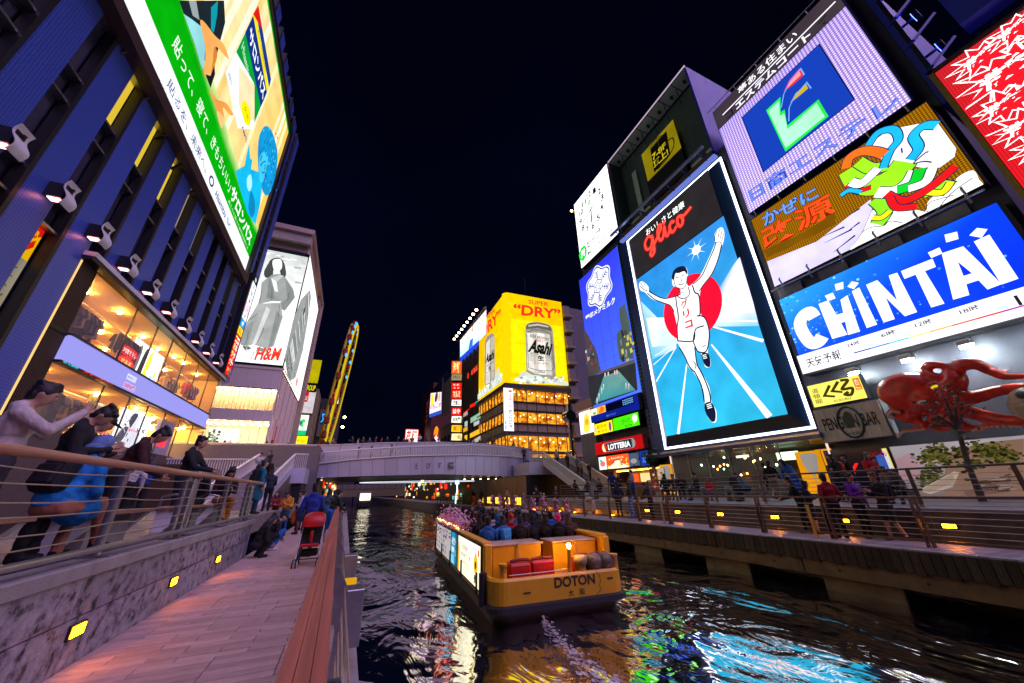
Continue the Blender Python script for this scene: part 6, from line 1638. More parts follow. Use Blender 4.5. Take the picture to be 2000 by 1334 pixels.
s=front_sign(kx0-1.1,kz0,AY-.56,kv);w_=kx1-kx0+1.1;hh=kz1-kz0;s.rect(0,0,w_,hh,'#f4f6ff');s.rect(w_*.36,0,.06,hh,'#a8b8d0')
s.vtext('かに道楽',w_*.5,.2,w_*.38,hh*.48,'#1c2f5a',.03);s.vtext('本場の味',w_*.55,hh*.52,w_*.28,hh*.34,'#d04030',.01);s.vtext('かに道楽',w_*.08,.2,w_*.2,hh*.44,'#3a5a8a',.02);s.ell(w_*.7,hh*.93,.4,.2,'#e0403a');s.build('print',1.3)
# dark block behind it with the boom lit billboard, then the rest of the row
db=thing('dark_shop_block',(28,84,STREET),'dark shop block with small lit signs beside the beer building','building')
MB().box(AX+.3,45,77.2,94,2.5,35).build('wall',mat('brown_black_wall',(.06,.045,.035),.5,var=.4,scale=.6),db)
for i in range(5):MB().box(AX+.05,AX+.3,78+i*3.2,78.2+i*3.2,4,34.5).build('pilaster',M_beamd,db)
s=Sign((AX+.02,0,0),(0,-1,0),(0,0,1),db);f=pc(s)
for pts,c in(([(590,720),(640,670),(640,720),(590,760)],'#c81e10'),([(560,745),(572,735),(572,780),(560,785)],'#d83018'),([(580,985),(620,965),(620,990),(580,1010)],'#e82414'),([(530,1045),(575,1010),(575,1020),(530,1055)],'#d8261a'),([(625,960),(658,945),(658,965),(625,980)],'#16b8c8'),([(530,1055),(560,1030),(565,1055),(530,1080)],'#b09a9a'),([(585,1085),(660,1040),(660,1085),(585,1125)],'#8fb8a0'),([(540,1115),(562,1105),(562,1145),(540,1155)],'#a8c0b8'),([(530,1165),(562,1150),(562,1180),(530,1195)],'#e8a830'),([(580,1205),(655,1165),(655,1205),(580,1240)],'#f0b82a'),([(610,1120),(650,1100),(650,1130),(610,1150)],'#c0c0c0'),([(612,1250),(660,1220),(660,1260),(612,1275)],'#b8b0a8'),([(540,1220),(560,1212),(560,1250),(540,1258)],'#f0c030')):s.poly(f(pts),c);s.build('small_sign',.9,sample=False)
s.textpx('とうふ',f([(592,755),(638,715),(638,680),(592,725)]),'#ff8070');s.build('lettering',.9,sample=False)
wb_=thing('rooftop_billboard',(AX,83,35),'white and blue rooftop billboard lit by a row of boom lamps','billboard')
s=Sign((AX-.3,0,0),(0,-1,0),(0,0,1),wb_);f=pc(s)
MB().box(AX-.28,AX+.2,71.5,94,35.2,41).build('case',M_facade2,wb_)
bl=f([(505,640),(705,440),(705,255),(505,490)]);s.quad4(bl,['#9fd4f5','#bfe4fa','#ffffff','#e9f6ff']);s.poly(f([(505,655),(648,525),(648,490),(505,620)]),'#1c3ac8');s.poly(f([(570,560),(580,490),(605,470),(600,540)]),'#2a6ab8');s.ell(*f([(600,400)])[0],1.0,.8,'#c9a890');s.build('picture',1.3)
p0,p1=on(crop(770,540,410,1609)([(460,478)])[0],X=21.6),on(crop(770,540,410,1609)([(630,255)])[0],X=21.6)
MB().obox(p0,p1,.12,.12).build('boom',M_darkmetal,wb_)
for i in range(9):
 p=p0.lerp(p1,i/8);MB().ell(p+Vector((0,0,-.05)),(.34,.34,.26),10,6).build('boom_lamp',emit('boom_lamp','#ffd9a8',14),wb_);MB().tube([tuple(p),(AX,p.y,p.z-1.5)],.05,4).build('boom_arm',M_darkmetal,wb_)
st_=thing('sign_tower',(27,97,STREET),'slim tower with a ladder of eight lit restaurant signs','building')
MB().box(AX+.2,34,91.5,102,2.5,37).build('wall',M_facade,st_);s=Sign((AX+.15,0,0),(0,-1,0),(0,0,1),st_);f=pc(s)
for y0_,y1_,c,t_,tc_ in((648,745,'#d8521c','海鮮','#ffe08a'),(750,795,'#8a7a5a','ドウトン','#1c1810'),(815,865,'#e0180e','笑笑','#ffd8c8'),(870,935,'#d82010','マルミ','#ffe0b0'),(945,990,'#f8f4e8','生','#2a2420'),(1005,1060,'#e01a10','はや','#fff0e8'),(1070,1120,'#f4f0e0','白木屋','#3a342c'),(1140,1190,'#ffb81c','居酒','#a8480a'),(1205,1255,'#fff0a8','酒場','#c89028')):
 q=f([(438,y1_),(515,y1_+2),(518,y0_),(442,y0_)]);s.poly(q,c);s.textpx(t_,f([(450,y1_-8),(505,y1_-7),(506,y0_+8),(452,y0_+8)]),tc_,.03)
s.build('signs',1.2)
gh=thing('grey_house',(28,108,STREET),'plain grey building with a blank signboard behind the ladder of signs','building');MB().box(AX+.4,36,102.2,122,2.5,19).build('wall',M_facade2,gh);MB().box(AX,AX+.4,103.5,114,22,33).build('blank_board',mat('blank_board',(.32,.29,.27),.6),gh)
for i in range(8):MB().box(AX+.3,AX+.39,104+(i%4)*4,106+(i%4)*4,8+(i//4)*5,10.5+(i//4)*5).build('window',M_glassdark,gh)
for i in range(5):MB().tube([(AX,104+i*2.2,33),(AX-1.6,104+i*2.2,34.5)],.07,4).build('bracket',M_darkmetal,gh)
ic=thing('rooftop_billboard',(AX,125,25),'pink and yellow rooftop billboard with a blue foot strip, farther along the row','billboard');MB().box(AX+.1,AX+.5,116,135,26,36).build('case',M_facade,ic)
s=Sign((AX+.05,0,0),(0,-1,0),(0,0,1),ic);f=pc(s);s.poly(f([(268,1082),(360,1050),(362,885),(280,895)]),'#f7e0ea');s.poly(f([(280,1000),(300,980),(300,900),(282,905)]),'#f2e21a');s.ell(*f([(322,925)])[0],2.6,1.8,'#4a3a30');s.ell(*f([(345,925)])[0],1.8,1.6,'#d8a890');s.textpx('いちごオ',f([(275,1018),(360,1000),(360,960),(275,985)]),'#d8287a',.03);s.poly(f([(268,1082),(360,1050),(360,1022),(268,1055)]),'#1f4fb8');s.build('picture',1.1)
rt=thing('maroon_tower',(30,140,STREET),'dim maroon tower with a faint round mark at its top','building');MB().box(AX+1,45,136,160,2.5,40).build('wall',mat('maroon_wall',(.14,.03,.03),.6,var=.3),rt);s=right_sign(157,8,AX+.95,rt);s.vtext('ホテル道',8,2,6,26,'#6a3034',.02);s.build('lettering',.35,sample=False)
ks=thing('crab_shop_sign',(22,150,24),'square red and white lit sign with bold red characters above the bridge','sign')
c0_=on(crop(770,540,410,1609)([(78,1275)])[0],Y=150);c1_=on(crop(770,540,410,1609)([(188,1172)])[0],Y=150)
s=front_sign(c0_.x,c0_.z,150,ks);w_,hh=c1_.x-c0_.x,c1_.z-c0_.z;MB().box(c0_.x,c1_.x,150.05,151,c0_.z-6,c1_.z).build('case',M_darkmetal,ks);s.rect(0,0,w_,hh,'#f01c12');s.rect(w_*.05,hh*.06,w_*.9,hh*.88,'#fff2e8');s.text('かに',w_*.1,hh*.42,w_*.8,hh*.5,'#e8140e',.07);s.text('道楽',w_*.2,hh*.08,w_*.6,hh*.3,'#e8140e',.05);s.build('face',1.4)
os_=thing('arch_sign',(25,125,12),'orange arched lantern sign with a white character on red','sign');c0_=on((846,866),Y=120);c1_=on((858,832),Y=120)
s=front_sign(c0_.x,c0_.z,120,os_);w_,hh=c1_.x-c0_.x,c1_.z-c0_.z;MB().box(c0_.x,c1_.x,120.05,120.6,c0_.z-4,c1_.z).build('case',M_darkmetal,os_);s.rect(0,0,w_,hh*.5,'#e8140e');s.ell(w_/2,hh*.5,w_*.5,hh*.48,'#f0801a',20,0,180);s.text('大',w_*.1,hh*.05,w_*.8,hh*.42,'#ffffff',.06);s.build('face',1.2)
# warm little lamps and the chrome street clock post at the bridge
cp=thing('chrome_post',(21,36,2.6),'chrome street post with a round drum head in front of the beer building','street lamp');cb0=on((1117,880),Y=45);ct=on((1113,820),Y=45)
MB().tube([(cb0.x,45,3),(cb0.x,45,ct.z)],.28,14).build('post',mat('chrome',(.5,.45,.38),.15,1.0,var=.05),cp);MB().tube([(cb0.x,44.4,ct.z+.5),(cb0.x,45.6,ct.z+.5)],.85,20).build('drum',mat('chrome',(.5,.45,.38)),cp);MB().cyl((cb0.x,45,ct.z+1.3),.3,1.0,12).build('cap',mat('chrome',(.5,.45,.38)),cp)
# ================================================================== far left: small houses and the yellow wheel
def pxq(Y,pts):return[on(p,Y=Y)for p in pts]
def far_board(name,pts,Y,label,draw,cat='sign',st=1.0):
 a,b=on(pts[0],Y=Y),on(pts[1],Y=Y);t=thing(name,(a.x,Y,a.z),label,cat);w,h=b.x-a.x,b.z-a.z
 MB().box(a.x,b.x,Y+.05,Y+.6,a.z,b.z).build('case',M_darkmetal,t);s=front_sign(a.x,a.z,Y,t);draw(s,w,h);s.build('face',st);return t
fh=thing('shop_house',(-12,100,STREET),'beige shop house with stacked signs between the fashion store and the yellow wheel','building');MB().box(-30,-9.4,95.7,112,2,24).build('wall',mat('beige_wall',(.30,.25,.20),.6,var=.2),fh)
for i in range(6):MB().box(-13.5+(i%3)*1.3,-12.6+(i%3)*1.3,95.62,95.69,20+(i//3)*2,21.4+(i//3)*2).build('window',M_glassdark,fh)
for i in range(5):MB().tube([(-13+i*.8,96,24),(-13+i*.8,94.5,25.5)],.05,4).build('stay',M_darkmetal,fh)
far_board('yellow_sign',((592,765),(629,704)),95,'dim yellow rooftop sign with a black lettered foot',lambda s,w,h:(s.rect(0,0,w,h,'#b3a50a'),s.rect(0,0,w,h*.28,'#0c0c08'),s.text('GROUP',w*.05,h*.05,w*.85,h*.16,'#e8d81a',.02)),st=.9)
far_board('notice_sign',((581,806),(618,765)),95,'white sign with a red patch under the dim yellow one',lambda s,w,h:(s.rect(0,0,w,h,'#d8cfd4'),s.rect(0,0,w*.1,h*.2,'#c02030'),s.rect(w*.12,h*.5,w*.4,h*.5,'#c82030'),s.text('ことば',w*.15,h*.58,w*.3,h*.2,'#f4e8e8',.02),s.text('ビルディング',w*.35,h*.2,w*.55,h*.12,'#8a8088')),st=.8)
far_board('video_screen',((576,850),(604,811)),95,'green and white video screen low beside the fashion store',lambda s,w,h:(s.rect(0,0,w,h,'#eafff4'),s.rect(0,0,w,h*.25,'#12a868'),s.ell(w*.5,h*.6,w*.3,h*.2,'#38b04a'),s.ell(w*.35,h*.6,w*.1,h*.1,'#2a4a8a'),s.ell(w*.7,h*.55,w*.12,h*.1,'#e8f0a0')),st=1.4)
far_board('shop_sign',((571,880),(602,852)),95,'yellow lit shop front with black print under the video screen',lambda s,w,h:(s.rect(0,0,w,h,'#ffe414'),s.text('ラーメン',w*.2,h*.55,w*.6,h*.22,'#5a4a10',.03),s.text('一蘭',w*.3,h*.2,w*.4,h*.25,'#5a4a10',.03)),st=1.1)
dh=thing('dark_house',(-6.5,108,STREET),'dark tall house behind the shop house at the foot of the yellow wheel','building');MB().box(-9.2,-4.4,106,118,2,24).build('wall',M_facade,dh);MB().box(-9,-6.5,105.6,106,14,21).build('blank_board',M_facade2,dh)
far_board('red_white_sign',((650,788),(665,761)),104,'red over white sign beside the wheel',lambda s,w,h:(s.rect(0,0,w,h,'#e8e0e0'),s.rect(0,h*.35,w,h*.65,'#e01c24')),st=1.0)
far_board('blue_neon_sign',((624,828),(639,806)),96,'small blue neon character sign',lambda s,w,h:(s.rect(0,0,w,h,'#0a1a3a'),s.text('又',w*.1,h*.1,w*.8,h*.8,'#3aa0ff',.04)),st=1.2)
fw=thing('ferris_wheel',(-5,96,STREET),'tall yellow oval ferris wheel frame seen edge on, with red and blue lights','ferris wheel')
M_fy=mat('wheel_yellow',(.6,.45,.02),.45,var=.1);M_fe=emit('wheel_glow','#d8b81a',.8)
fc,fz,hz_=Vector((-4.9,96,0)),26.0,13.0
def oval(t,side):
 a=2*math.pi*t;c,s_=math.cos(a),math.sin(a);hx=6.2*(abs(c)**.7)*(1 if c>0 else-1);zz=fz+15.8*(abs(s_)**.8)*(1 if s_>0 else-1)
 return(fc.x+hx*.05+side*.55+(zz-fz)*.085,fc.y+hx*.95+side*.2,zz)
for sd in(-1,1):
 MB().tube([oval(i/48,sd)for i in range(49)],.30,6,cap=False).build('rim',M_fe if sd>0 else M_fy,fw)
 MB().tube([tuple(Vector(oval(i/48,sd))*1.0+Vector((0,0,-.0))+(Vector((fc.x,fc.y,fz))-Vector(oval(i/48,sd)))*.12)for i in range(49)],.2,6,cap=False).build('rim',M_fy,fw)
for i in range(40):MB().tube([oval(i/40,-1),oval((i+.5)/40,1)],.10,4).build('brace',M_fy,fw)
for i in range(20):
 p=Vector(oval(i/20,0));MB().box(p.x-.5,p.x+.5,p.y-.8,p.y+.8,p.z-.8,p.z+.8,.2).build('cabin',mat('cabin_red',(.35,.03,.03),.4),fw)
for i in range(12):p=Vector(oval(.02+i*.04,.3));MB().ell(p+Vector((.2,-1,0)),(.25,.25,.5),6,4).build('blue_light',emit('wheel_blue','#3f9aff',1.6,sample=False),fw)
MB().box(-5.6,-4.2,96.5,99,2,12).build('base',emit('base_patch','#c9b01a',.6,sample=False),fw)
for p in((673,815),(669,834)):
 c=on(p,Y=92);MB().ell(c,(.28,.28,.28),10,6).build('flood_lamp',emit('flood_yellow','#fff0a0',30),fw)
# ================================================================== canal beyond the bridge
fr_=thing('far_footbridge',(5,118,WATER),'low far footbridge with a pale side girder seen under the main bridge','bridge');MB().box(-6,16,117,120,-.6,1.4).build('girder',mat('girder',(.22,.18,.14),.6),fr_);MB().box(-6,16,116.9,117,1.4,2.6).build('parapet',M_facade2,fr_)
for i in range(14):MB().box(-6+i*1.6,-5.9+i*1.6,116.85,116.9,1.4,2.6).build('panel_joint',M_darkmetal,fr_)
fb_=thing('far_boat',(4.6,92,WATER),'small far excursion boat with one bright white cabin window','boat');MB().box(2.6,5.6,92,104,WATER+.05,WATER+1.4,.3).build('hull',M_darkmetal,fb_);MB().box(2.7,5.5,93,103,WATER+1.4,WATER+3.3,.2).build('cabin',M_facade2,fb_);MB().box(3.0,5.2,92.9,92.98,WATER+1.5,WATER+2.9).build('window',emit('boat_window','#fff0d0',2.0),fb_)
tag(MB().box(12.4,60,52.1,300,WATER-1,WALK).build('far_quay',M_concrete),kind='structure');tag(MB().box(-60,-2.6,160.1,300,WATER-1,WALK).build('far_bank',M_concrete),kind='structure')
tag(MB().box(17.2,60,52.2,290,WALK+.01,3.9).build('street',M_facade),kind='structure')
rnd=random.Random(3)
M_fl=[emit('shop_glow_%d'%i,c,s_,sample=False)for i,(c,s_)in enumerate((('#ffae1c',1.1),('#ffd870',1.2),('#ff7a1a',1.0),('#ffe8b0',1.5),('#e8301a',1.0),('#fff4d8',1.8),('#8fd0c8',.8),('#c98a2a',.7)))]
fs_=thing('quayside_shops',(17,80,WALK),'row of small glowing quayside shops beyond the bridge on the right bank','shops')
MB().box(17.0,17.15,52.3,150,WALK,3.9).build('wall',M_beamd,fs_)
for i in range(46):
 y=53+i*2.0+rnd.random();z=rnd.choice([WALK+.3,WALK+.8,.6,1.6,2.2]);MB().box(16.82,16.98,y,y+rnd.uniform(.5,1.9),z,z+rnd.uniform(.3,1.5)).build('shop_light',rnd.choice(M_fl),fs_)
for i in range(24):MB().ell((16.3,54+i*3.4,rnd.uniform(.5,2)),(.14,.14,.18),6,4).build('lantern',rnd.choice(M_fl),fs_)
MB().obox((15.2,50.5,WALK),(17,58,2.6),1.4,.15).build('far_stair',mat('ochre_stair',(.35,.24,.08),.6),fs_)
bl_=thing('neon_mast',(14.6,52,WALK),'white and blue neon mast standing on the far boardwalk under the bridge','sign');MB().tube([(14.2,53,WALK),(14.25,53,-.4),(14.4,53,.1),(14.35,53,1.0)],.08,6).build('tube',emit('neon_pale','#c9f0ff',2.2),bl_);MB().box(14.1,14.6,52.9,53.1,1.0,1.6).build('head',emit('neon_pale','#c9f0ff',2.2),bl_)
fl2=thing('left_quay_shops',(-2.6,70,WALK),'glowing amber shop fronts on the left quay seen under the bridge','shops');MB().box(-2.62,-2.5,40,150,WALK,3.9).build('wall',M_beamd,fl2)
for i in range(60):
 y=42+i*1.7+rnd.random();z=rnd.choice([-.4,.2,.8,1.4]);MB().box(-2.48,-2.36,y,y+rnd.uniform(.4,1.4),z,z+rnd.uniform(.2,.9)).build('shop_light',rnd.choice(M_fl),fl2)
for i in range(20):MB().ell((-1.9,41+i*2.6,rnd.uniform(-.2,1.2)),(.16,.16,.2),6,4).build('lantern',rnd.choice(M_fl),fl2)
fq=thing('far_railing',(13.1,60,WALK),'brown railing running on along the far right boardwalk','railing')
pth=[Vector((13.0,24.2,WALK)),Vector((13.1,30,WALK)),Vector((13.4,36,WALK)),Vector((13.7,45,WALK)),Vector((13.9,55,WALK)),Vector((14.6,70,WALK)),Vector((15.0,95,WALK))]
MB().tube([tuple(p+Vector((0,0,1.05)))for p in pth],.05,5).build('top_rail',M_rail,fq);MB().tube([tuple(p+Vector((0,0,.6)))for p in pth],.02,4).build('cable',M_rail,fq)
for a,b in zip(pth[:-1],pth[1:]):
 n_=max(2,int((b-a).length/2.4))
 for i in range(n_):p=a.lerp(b,i/n_);MB().obox(p,p+Vector((0,0,1.05)),.10,.08).build('post',M_rail,fq)
# backdrop of dark blocks that close the far end of the canal
for i,(x0_,x1_,y,h)in enumerate(((-60,-14,170,24),(-13,3,190,6),(4,20,210,5),(21,60,175,22))):
 t=thing('far_block',(x0_,y,0),('dark far block behind the wheel on the left','low far block closing the canal, left half','low far block closing the canal, right half','dark far block behind the maroon tower')[i],'building','far dark blocks');MB().box(x0_,x1_,y,y+20,WATER-1,h).build('wall',M_facade,t)
# ================================================================== sightseeing boat
M_boat=mat('boat_yellow',(.95,.47,.014),.38,var=.12,scale=2.5,bump=.05,coat=.3)
M_rubber=mat('black_rubber',(.012,.012,.016),.6,var=.2)
M_redbag=mat('red_tarpaulin',(.50,.012,.010),.4,var=.2,scale=5,bump=.3,bscale=14)
BR=math.radians(-4.8);BO=Vector((4.98,8.66,WATER-.04))
boat=thing('sightseeing_boat',BO,'yellow sightseeing boat full of passengers with lettering on its stern','boat',rz=BR)
def hull_ring(z,off=0.0,y0=0.0):
 """plan outline, stern at y 0, bow at y 12.4"""
 w=1.74+off;r=.38;pts=[]
 for i in range(7):a=math.pi/2*i/6;pts.append((w-r+r*math.sin(a),y0+r-r*math.cos(a)-off))
 pts+=[(w,5),(w,9.0),(w-.25,10.8),(w-.75,12.0),(.5,12.4)]
 pts=[(-.0+x,y)for x,y in pts]
 return[(x,y,z)for x,y in pts]+[(-x,y,z)for x,y in pts[::-1]]
h_=MB();h_.grid([hull_ring(-.5,-.35,.2),hull_ring(.05,-.12,.06),hull_ring(.30,0)],True,True);h_.build('bottom',mat('boat_bottom',(.05,.02,.008),.5),boat,True)
h_=MB();h_.grid([hull_ring(.42,0),hull_ring(.88,0),hull_ring(.93,-.03),hull_ring(.93,-.10),hull_ring(.42,-.12)],False,True);h_.build('hull',M_boat,boat,True)
h_=MB();h_.grid([hull_ring(.28,.0),hull_ring(.29,.07),hull_ring(.40,.08),hull_ring(.43,.0)],False,True);h_.build('rubber_strip',M_rubber,boat,True)
h_=MB();h_.grid([hull_ring(.30,-.1),[(0,6,.30)]*24]);h_.build('deck',mat('deck_brown',(.12,.06,.02),.6,var=.3),boat,True)
for sx in(-1,1):
 m_=MB();m_.box(sx*1.72,sx*1.62,.75,9.6,.94,1.56,.015);m_.box(sx*1.76,sx*1.56,.6,.78,.60,1.58,.03);m_.box(sx*1.78,sx*1.55,.75,9.7,1.565,1.62,.01);m_.build('side_wall',M_boat,boat,True)
 for i in range(5):MB().tube([(sx*1.80,1.2+i*2,.45),(sx*1.80,1.2+i*2,.9)],.03,6).build('rib',M_rubber,boat,True)
MB().tube([(-1.80,.55,.35),(-1.80,.55,1.0)],.10,10).build('corner_fender',M_rubber,boat,True)
S=Sign((-.2,-.005,.42),(1,0,0),(0,0,1),boat);S.text('DOTON',-.02,.24,1.08,.21,'#17120f',.03);S.text('大',.32,.05,.15,.13,'#17120f',.01);S.text('阪',.62,.05,.15,.13,'#17120f',.01);S.rect(1.4,.30,.16,.035,'#0a0806');S.rect(-.80,.20,.18,.03,'#0a0806');S.line([(1.1,.5),(1.18,.42),(1.22,.3),(1.16,.2),(1.2,.1),(1.05,.02)],.01,'#2a1608');S.build('lettering',1,print_=True,local=True)
# lit advertisement panels along the left side
def bpan(y0,y1,draw,st_=1.0):
 MB().box(-1.775,-1.73,y0,y1,.52,1.54,.01).build('panel_frame',M_rubber,boat,True)
 s=Sign((-1.778,y1-.05,.56),(0,-1,0),(0,0,1),boat);draw(s,y1-y0-.1,.94);s.build('lit_panel',st_,local=True)
def d_cream(s,w,h):
 s.rect(0,0,w,h,'#f3ecc4',top='#fff6da');s.rect(.02,0,.22,h*.7,'#e8a21a');s.ell(.14,h*.75,.12,.08,'#d8c090');s.text('くいだおれの街で',.45,h*.68,1.1,h*.14,'#4a4438',.02);s.text('大阪名物 たこ焼',.42,h*.48,1.4,h*.12,'#5a5448',.01);s.text('道頓堀 本店',.6,h*.3,1.0,h*.10,'#8a8478');s.blob([(w-.55,h*.3),(w-.7,h*.5),(w-.5,h*.8),(w-.25,h*.6),(w-.3,h*.35)],'#d8a81c');s.ell(w-.48,h*.5,.09,.09,'#3a2a1c');s.text('豊',w-.65,h*.08,.35,h*.2,'#2a241a',.03);s.rect(w-.2,h*.75,.14,.14,'#d83a2a')
def d_blue(s,w,h):
 s.rect(0,0,w,h,'#1aa5cf',top='#1587bd');s.rect(w*.62,0,w*.38,h,'#24505c');s.text('みどり',.1,h*.6,.6,h*.25,'#e8faff',.03);s.text('1994',.1,h*.35,.5,h*.2,'#e8faff',.03)
 for i in range(5):s.line([(.08,.06+i*.05),(.6,.06+i*.05)],.015,'#c8f0fa')
 for i in range(8):s.ell(w*.8,h*(.15+.1*i),.07,.05,random.choice(['#d0a040','#e8d890','#8a6a3a','#3a6a4a']),7)
def d_grey(s,w,h):
 s.rect(0,0,w,h,'#b5aeb0')
 for c in range(5):
  for r_ in range(5):s.rect(.2+c*.6,.12+r_*.16,random.uniform(.2,.45),.09,random.choice(['#8a8086','#6a6068','#c9c2c4','#7a8a94','#9a7a76']))
bpan(.85,3.9,d_cream,1.15);bpan(3.95,5.2,d_blue,1.0);bpan(5.25,9.0,d_grey,.8)
for i in range(46):MB().ell((-1.70+random.uniform(-.03,.03),4.2+i*.115,1.65+random.uniform(0,.05)),(.018,.018,.018),5,3).build('fairy_light',emit('fairy_light','#ffb870',8,sample=False),boat,True)
# engine boxes, red covers, stern fittings
for x0,x1,y0 in((-1.42,-.08,1.05),(.22,1.52,.95)):
 b_=MB().box(x0,x1,y0,y0+.75,.3,1.46,.015).build('engine_box',M_boat,boat,True);MB().box(x0-.04,x1+.04,y0-.04,y0+.79,1.462,1.50,.008).build('lid',mat('pale_lid',(.62,.42,.30),.35,var=.3),b_,True)  # lid paler and less yellow than its box
 MB().tube([((x0+x1)/2,y0-.05,1.5),((x0+x1)/2,y0-.055,1.1)],.018,6).build('strap',M_cable,b_,True)
for x0,x1,y0 in((-1.18,-.62,.40),(-.60,.02,.44),(.55,1.06,.42),(1.08,1.50,.44)):
 m_=MB();m_.box(x0,x1,y0,y0+.42,.32,1.12+random.uniform(0,.06),.05);m_.build('red_cover',M_redbag,boat,True);MB().tube([(x0+.05,y0+.1,1.19),((x0+x1)/2,y0+.08,1.22),(x1-.05,y0+.1,1.20)],.035,7).build('cover_roll',mat('maroon_roll',(.22,.02,.02),.6,bump=.3),boat,True);MB().box(x1-.26,x1-.16,y0-.006,y0+.0,.78,.84).build('tag',M_white,boat,True)
for x in(-1.42,1.56):
 MB().tube([(x,.16,.9),(x,.16,1.16),(x,.16,1.165),(x,.16,1.22)],[.085,.085,.10,.10],14).build('bollard',M_boat,boat,True)
MB().tube([(.30,.15,.9),(.30,.15,1.42)],.045,8).build('lamp_post',M_boat,boat,True);MB().ell((.30,.15,1.48),(.05,.05,.06),8,6).build('stern_lamp',emit('stern_lamp','#ffb23a',260),boat,True)
MB().tube([(.62,.22,.88),(.62,.22,1.05),(.62,.22,1.055),(.62,.22,1.22),(.62,.22,1.24)],[.13,.13,.17,.17,.14],16).build('ventilator',mat('cream_paint',(.55,.42,.20),.5),boat,True)
M_ball=mat('ball_fender',(.16,.12,.08),.35,var=.3,bump=.1)
for x in(1.0,1.33):MB().ell((x,.26,1.06),(.24,.24,.22),20,14).build('ball_fender',M_ball,boat,True)
MB().tube([(-1.3,.1,.98),(-.6,.06,.99),(.2,.06,1.0)],.012,5).build('line',M_cable,boat,True)
MB().box(-1.1,1.1,10.0,11.4,.3,1.45,.03).build('bow_box',M_boat,boat,True)
for x in(-1.45,-1.25):MB().tube([(x,9.6,1.0),(x,9.6,1.85),(x+.1,9.4,2.05),(x+.3,9.0,2.1),(x+.55,8.3,1.8),(x+.6,7.6,1.5)],.03,7).build('bow_rail',M_white,boat,True)
for i in range(4):MB().box(-1.55,1.55,2.2+i*1.7,2.55+i*1.7,.3,.72).build('bench',M_boat,boat,True)
# cherry blossom
M_bloss=mat('blossom_pink',(.80,.42,.62),.7,var=.25,scale=30)
def blossom(name,pts,n,spread,label,group,par=None):
 m_=MB();rnd_=random.Random(len(name)+n+int(pts[0][1]*10))
 for i in range(n):
  a=pts[rnd_.randrange(len(pts)-1)];j=pts.index(a);b=pts[j+1];t_=rnd_.random();c=Vector(a).lerp(Vector(b),t_)+Vector([rnd_.gauss(0,spread)for _ in range(3)]);r_=rnd_.uniform(.025,.05)
  u=Vector([rnd_.gauss(0,1)for _ in range(3)]).normalized();v=u.cross(Vector((.3,.8,.5))).normalized();w=u.cross(v)
  m_.add([tuple(c+v*r_*math.cos(q)+w*r_*math.sin(q)+u*(.35*r_ if k%2 else 0))for k,q in enumerate([2*math.pi*k/6 for k in range(6)])]+[tuple(c-u*r_*.3)],[(k,(k+1)%6,6)for k in range(6)])
 t=thing(name,pts[0],label,'blossom',group);tag(m_.build('petals',M_bloss,t),kind='stuff')
 MB().tube(pts,.012,5).build('stem',M_brown,t);return t
BM=Matrix.Translation(BO)@Matrix.Rotation(BR,4,'Z');bw=lambda x,y,z:tuple(BM@Vector((x,y,z)))
blossom('blossom_garland',[bw(-1.5,8.8-i*.55,1.66+.2*math.sin(i*1.9))for i in range(9)],950,.20,'thick pink cherry blossom garland along the left side of the boat','blossoms on the boat')
spr=['farthest forward of the row','second of the row from the bow','third of the row from the bow','fourth of the row from the bow','fifth of the row from the bow','just ahead of the pink cap','beside the pink cap','over the long brown hair','nearest the stern']
for i in range(9):
 b0_=bw(.35+i*.15,7.6-i*.62,1.6);h=.95+.08*math.sin(i*2.3);blossom('blossom_spray',[b0_,(b0_[0]+.05,b0_[1],b0_[2]+h*.6),(b0_[0]+.02+.06*math.sin(i),b0_[1]+.02,b0_[2]+h)],60,.045,'upright pink blossom spray on the boat, '+spr[i],'blossoms on the boat')
# ================================================================== octopus sculpture
def remesh(mb_,vox,name,smooth=2):
 me=mb_.mesh(name,M_black);o=bpy.data.objects.new(name,me);COL.objects.link(o)
 md=o.modifiers.new('r','REMESH');md.mode='VOXEL';md.voxel_size=vox;md.use_smooth_shade=True
 if smooth:ms=o.modifiers.new('s','SMOOTH');ms.iterations=smooth;ms.factor=.5
 r=bpy.data.meshes.new_from_object(o.evaluated_get(bpy.context.evaluated_depsgraph_get()));bpy.data.objects.remove(o);r.materials.clear();r.name=name
 return r
oc=crop(1540,640,460,1805);OXX=RX-.15
def o3(p,dx=0.0):return on(oc([p])[0],X=OXX-dx)
M_octo=mat('octopus_red',(.80,.035,.016),.36,var=.45,scale=3,bump=.45,bscale=16,coat=.12)
tent=[([(1180,420),(1080,380),(1040,325),(1085,288),(1190,292),(1250,292),(1278,245)],.34,.05,.5),([(1190,520),(1280,420),(1262,340),(1330,288),(1430,280),(1540,325),(1650,372),(1830,370)],.42,.10,.7),
([(1180,530),(1400,535),(1600,485),(1850,450)],.32,.16,.6),([(1180,590),(1300,620),(1450,665),(1650,705),(1850,715)],.34,.18,.5),([(1200,660),(1300,740),(1420,775),(1560,752),(1780,745)],.30,.05,.3),
([(1010,620),(930,690),(870,690),(850,640),(795,632),(768,665),(800,690)],.25,.06,.4),([(1060,620),(960,640),(950,700),(1010,730),(1040,770),(960,782),(880,792),(842,828)],.27,.05,.5),([(1080,640),(1130,700),(1090,745),(1180,780),(1260,745)],.27,.08,.3),([(1500,330),(1610,340),(1692,316)],.12,.03,.6)]
om=MB()
for pts,r0,r1,dx in tent:
 sm=smooth_path(pts,6);n=len(sm);om.tube([tuple(o3(p,dx+.15*math.sin(i*.35)))for i,p in enumerate(sm)],[r0+(r1-r0)*(i/(n-1))**.8 for i in range(n)],10)
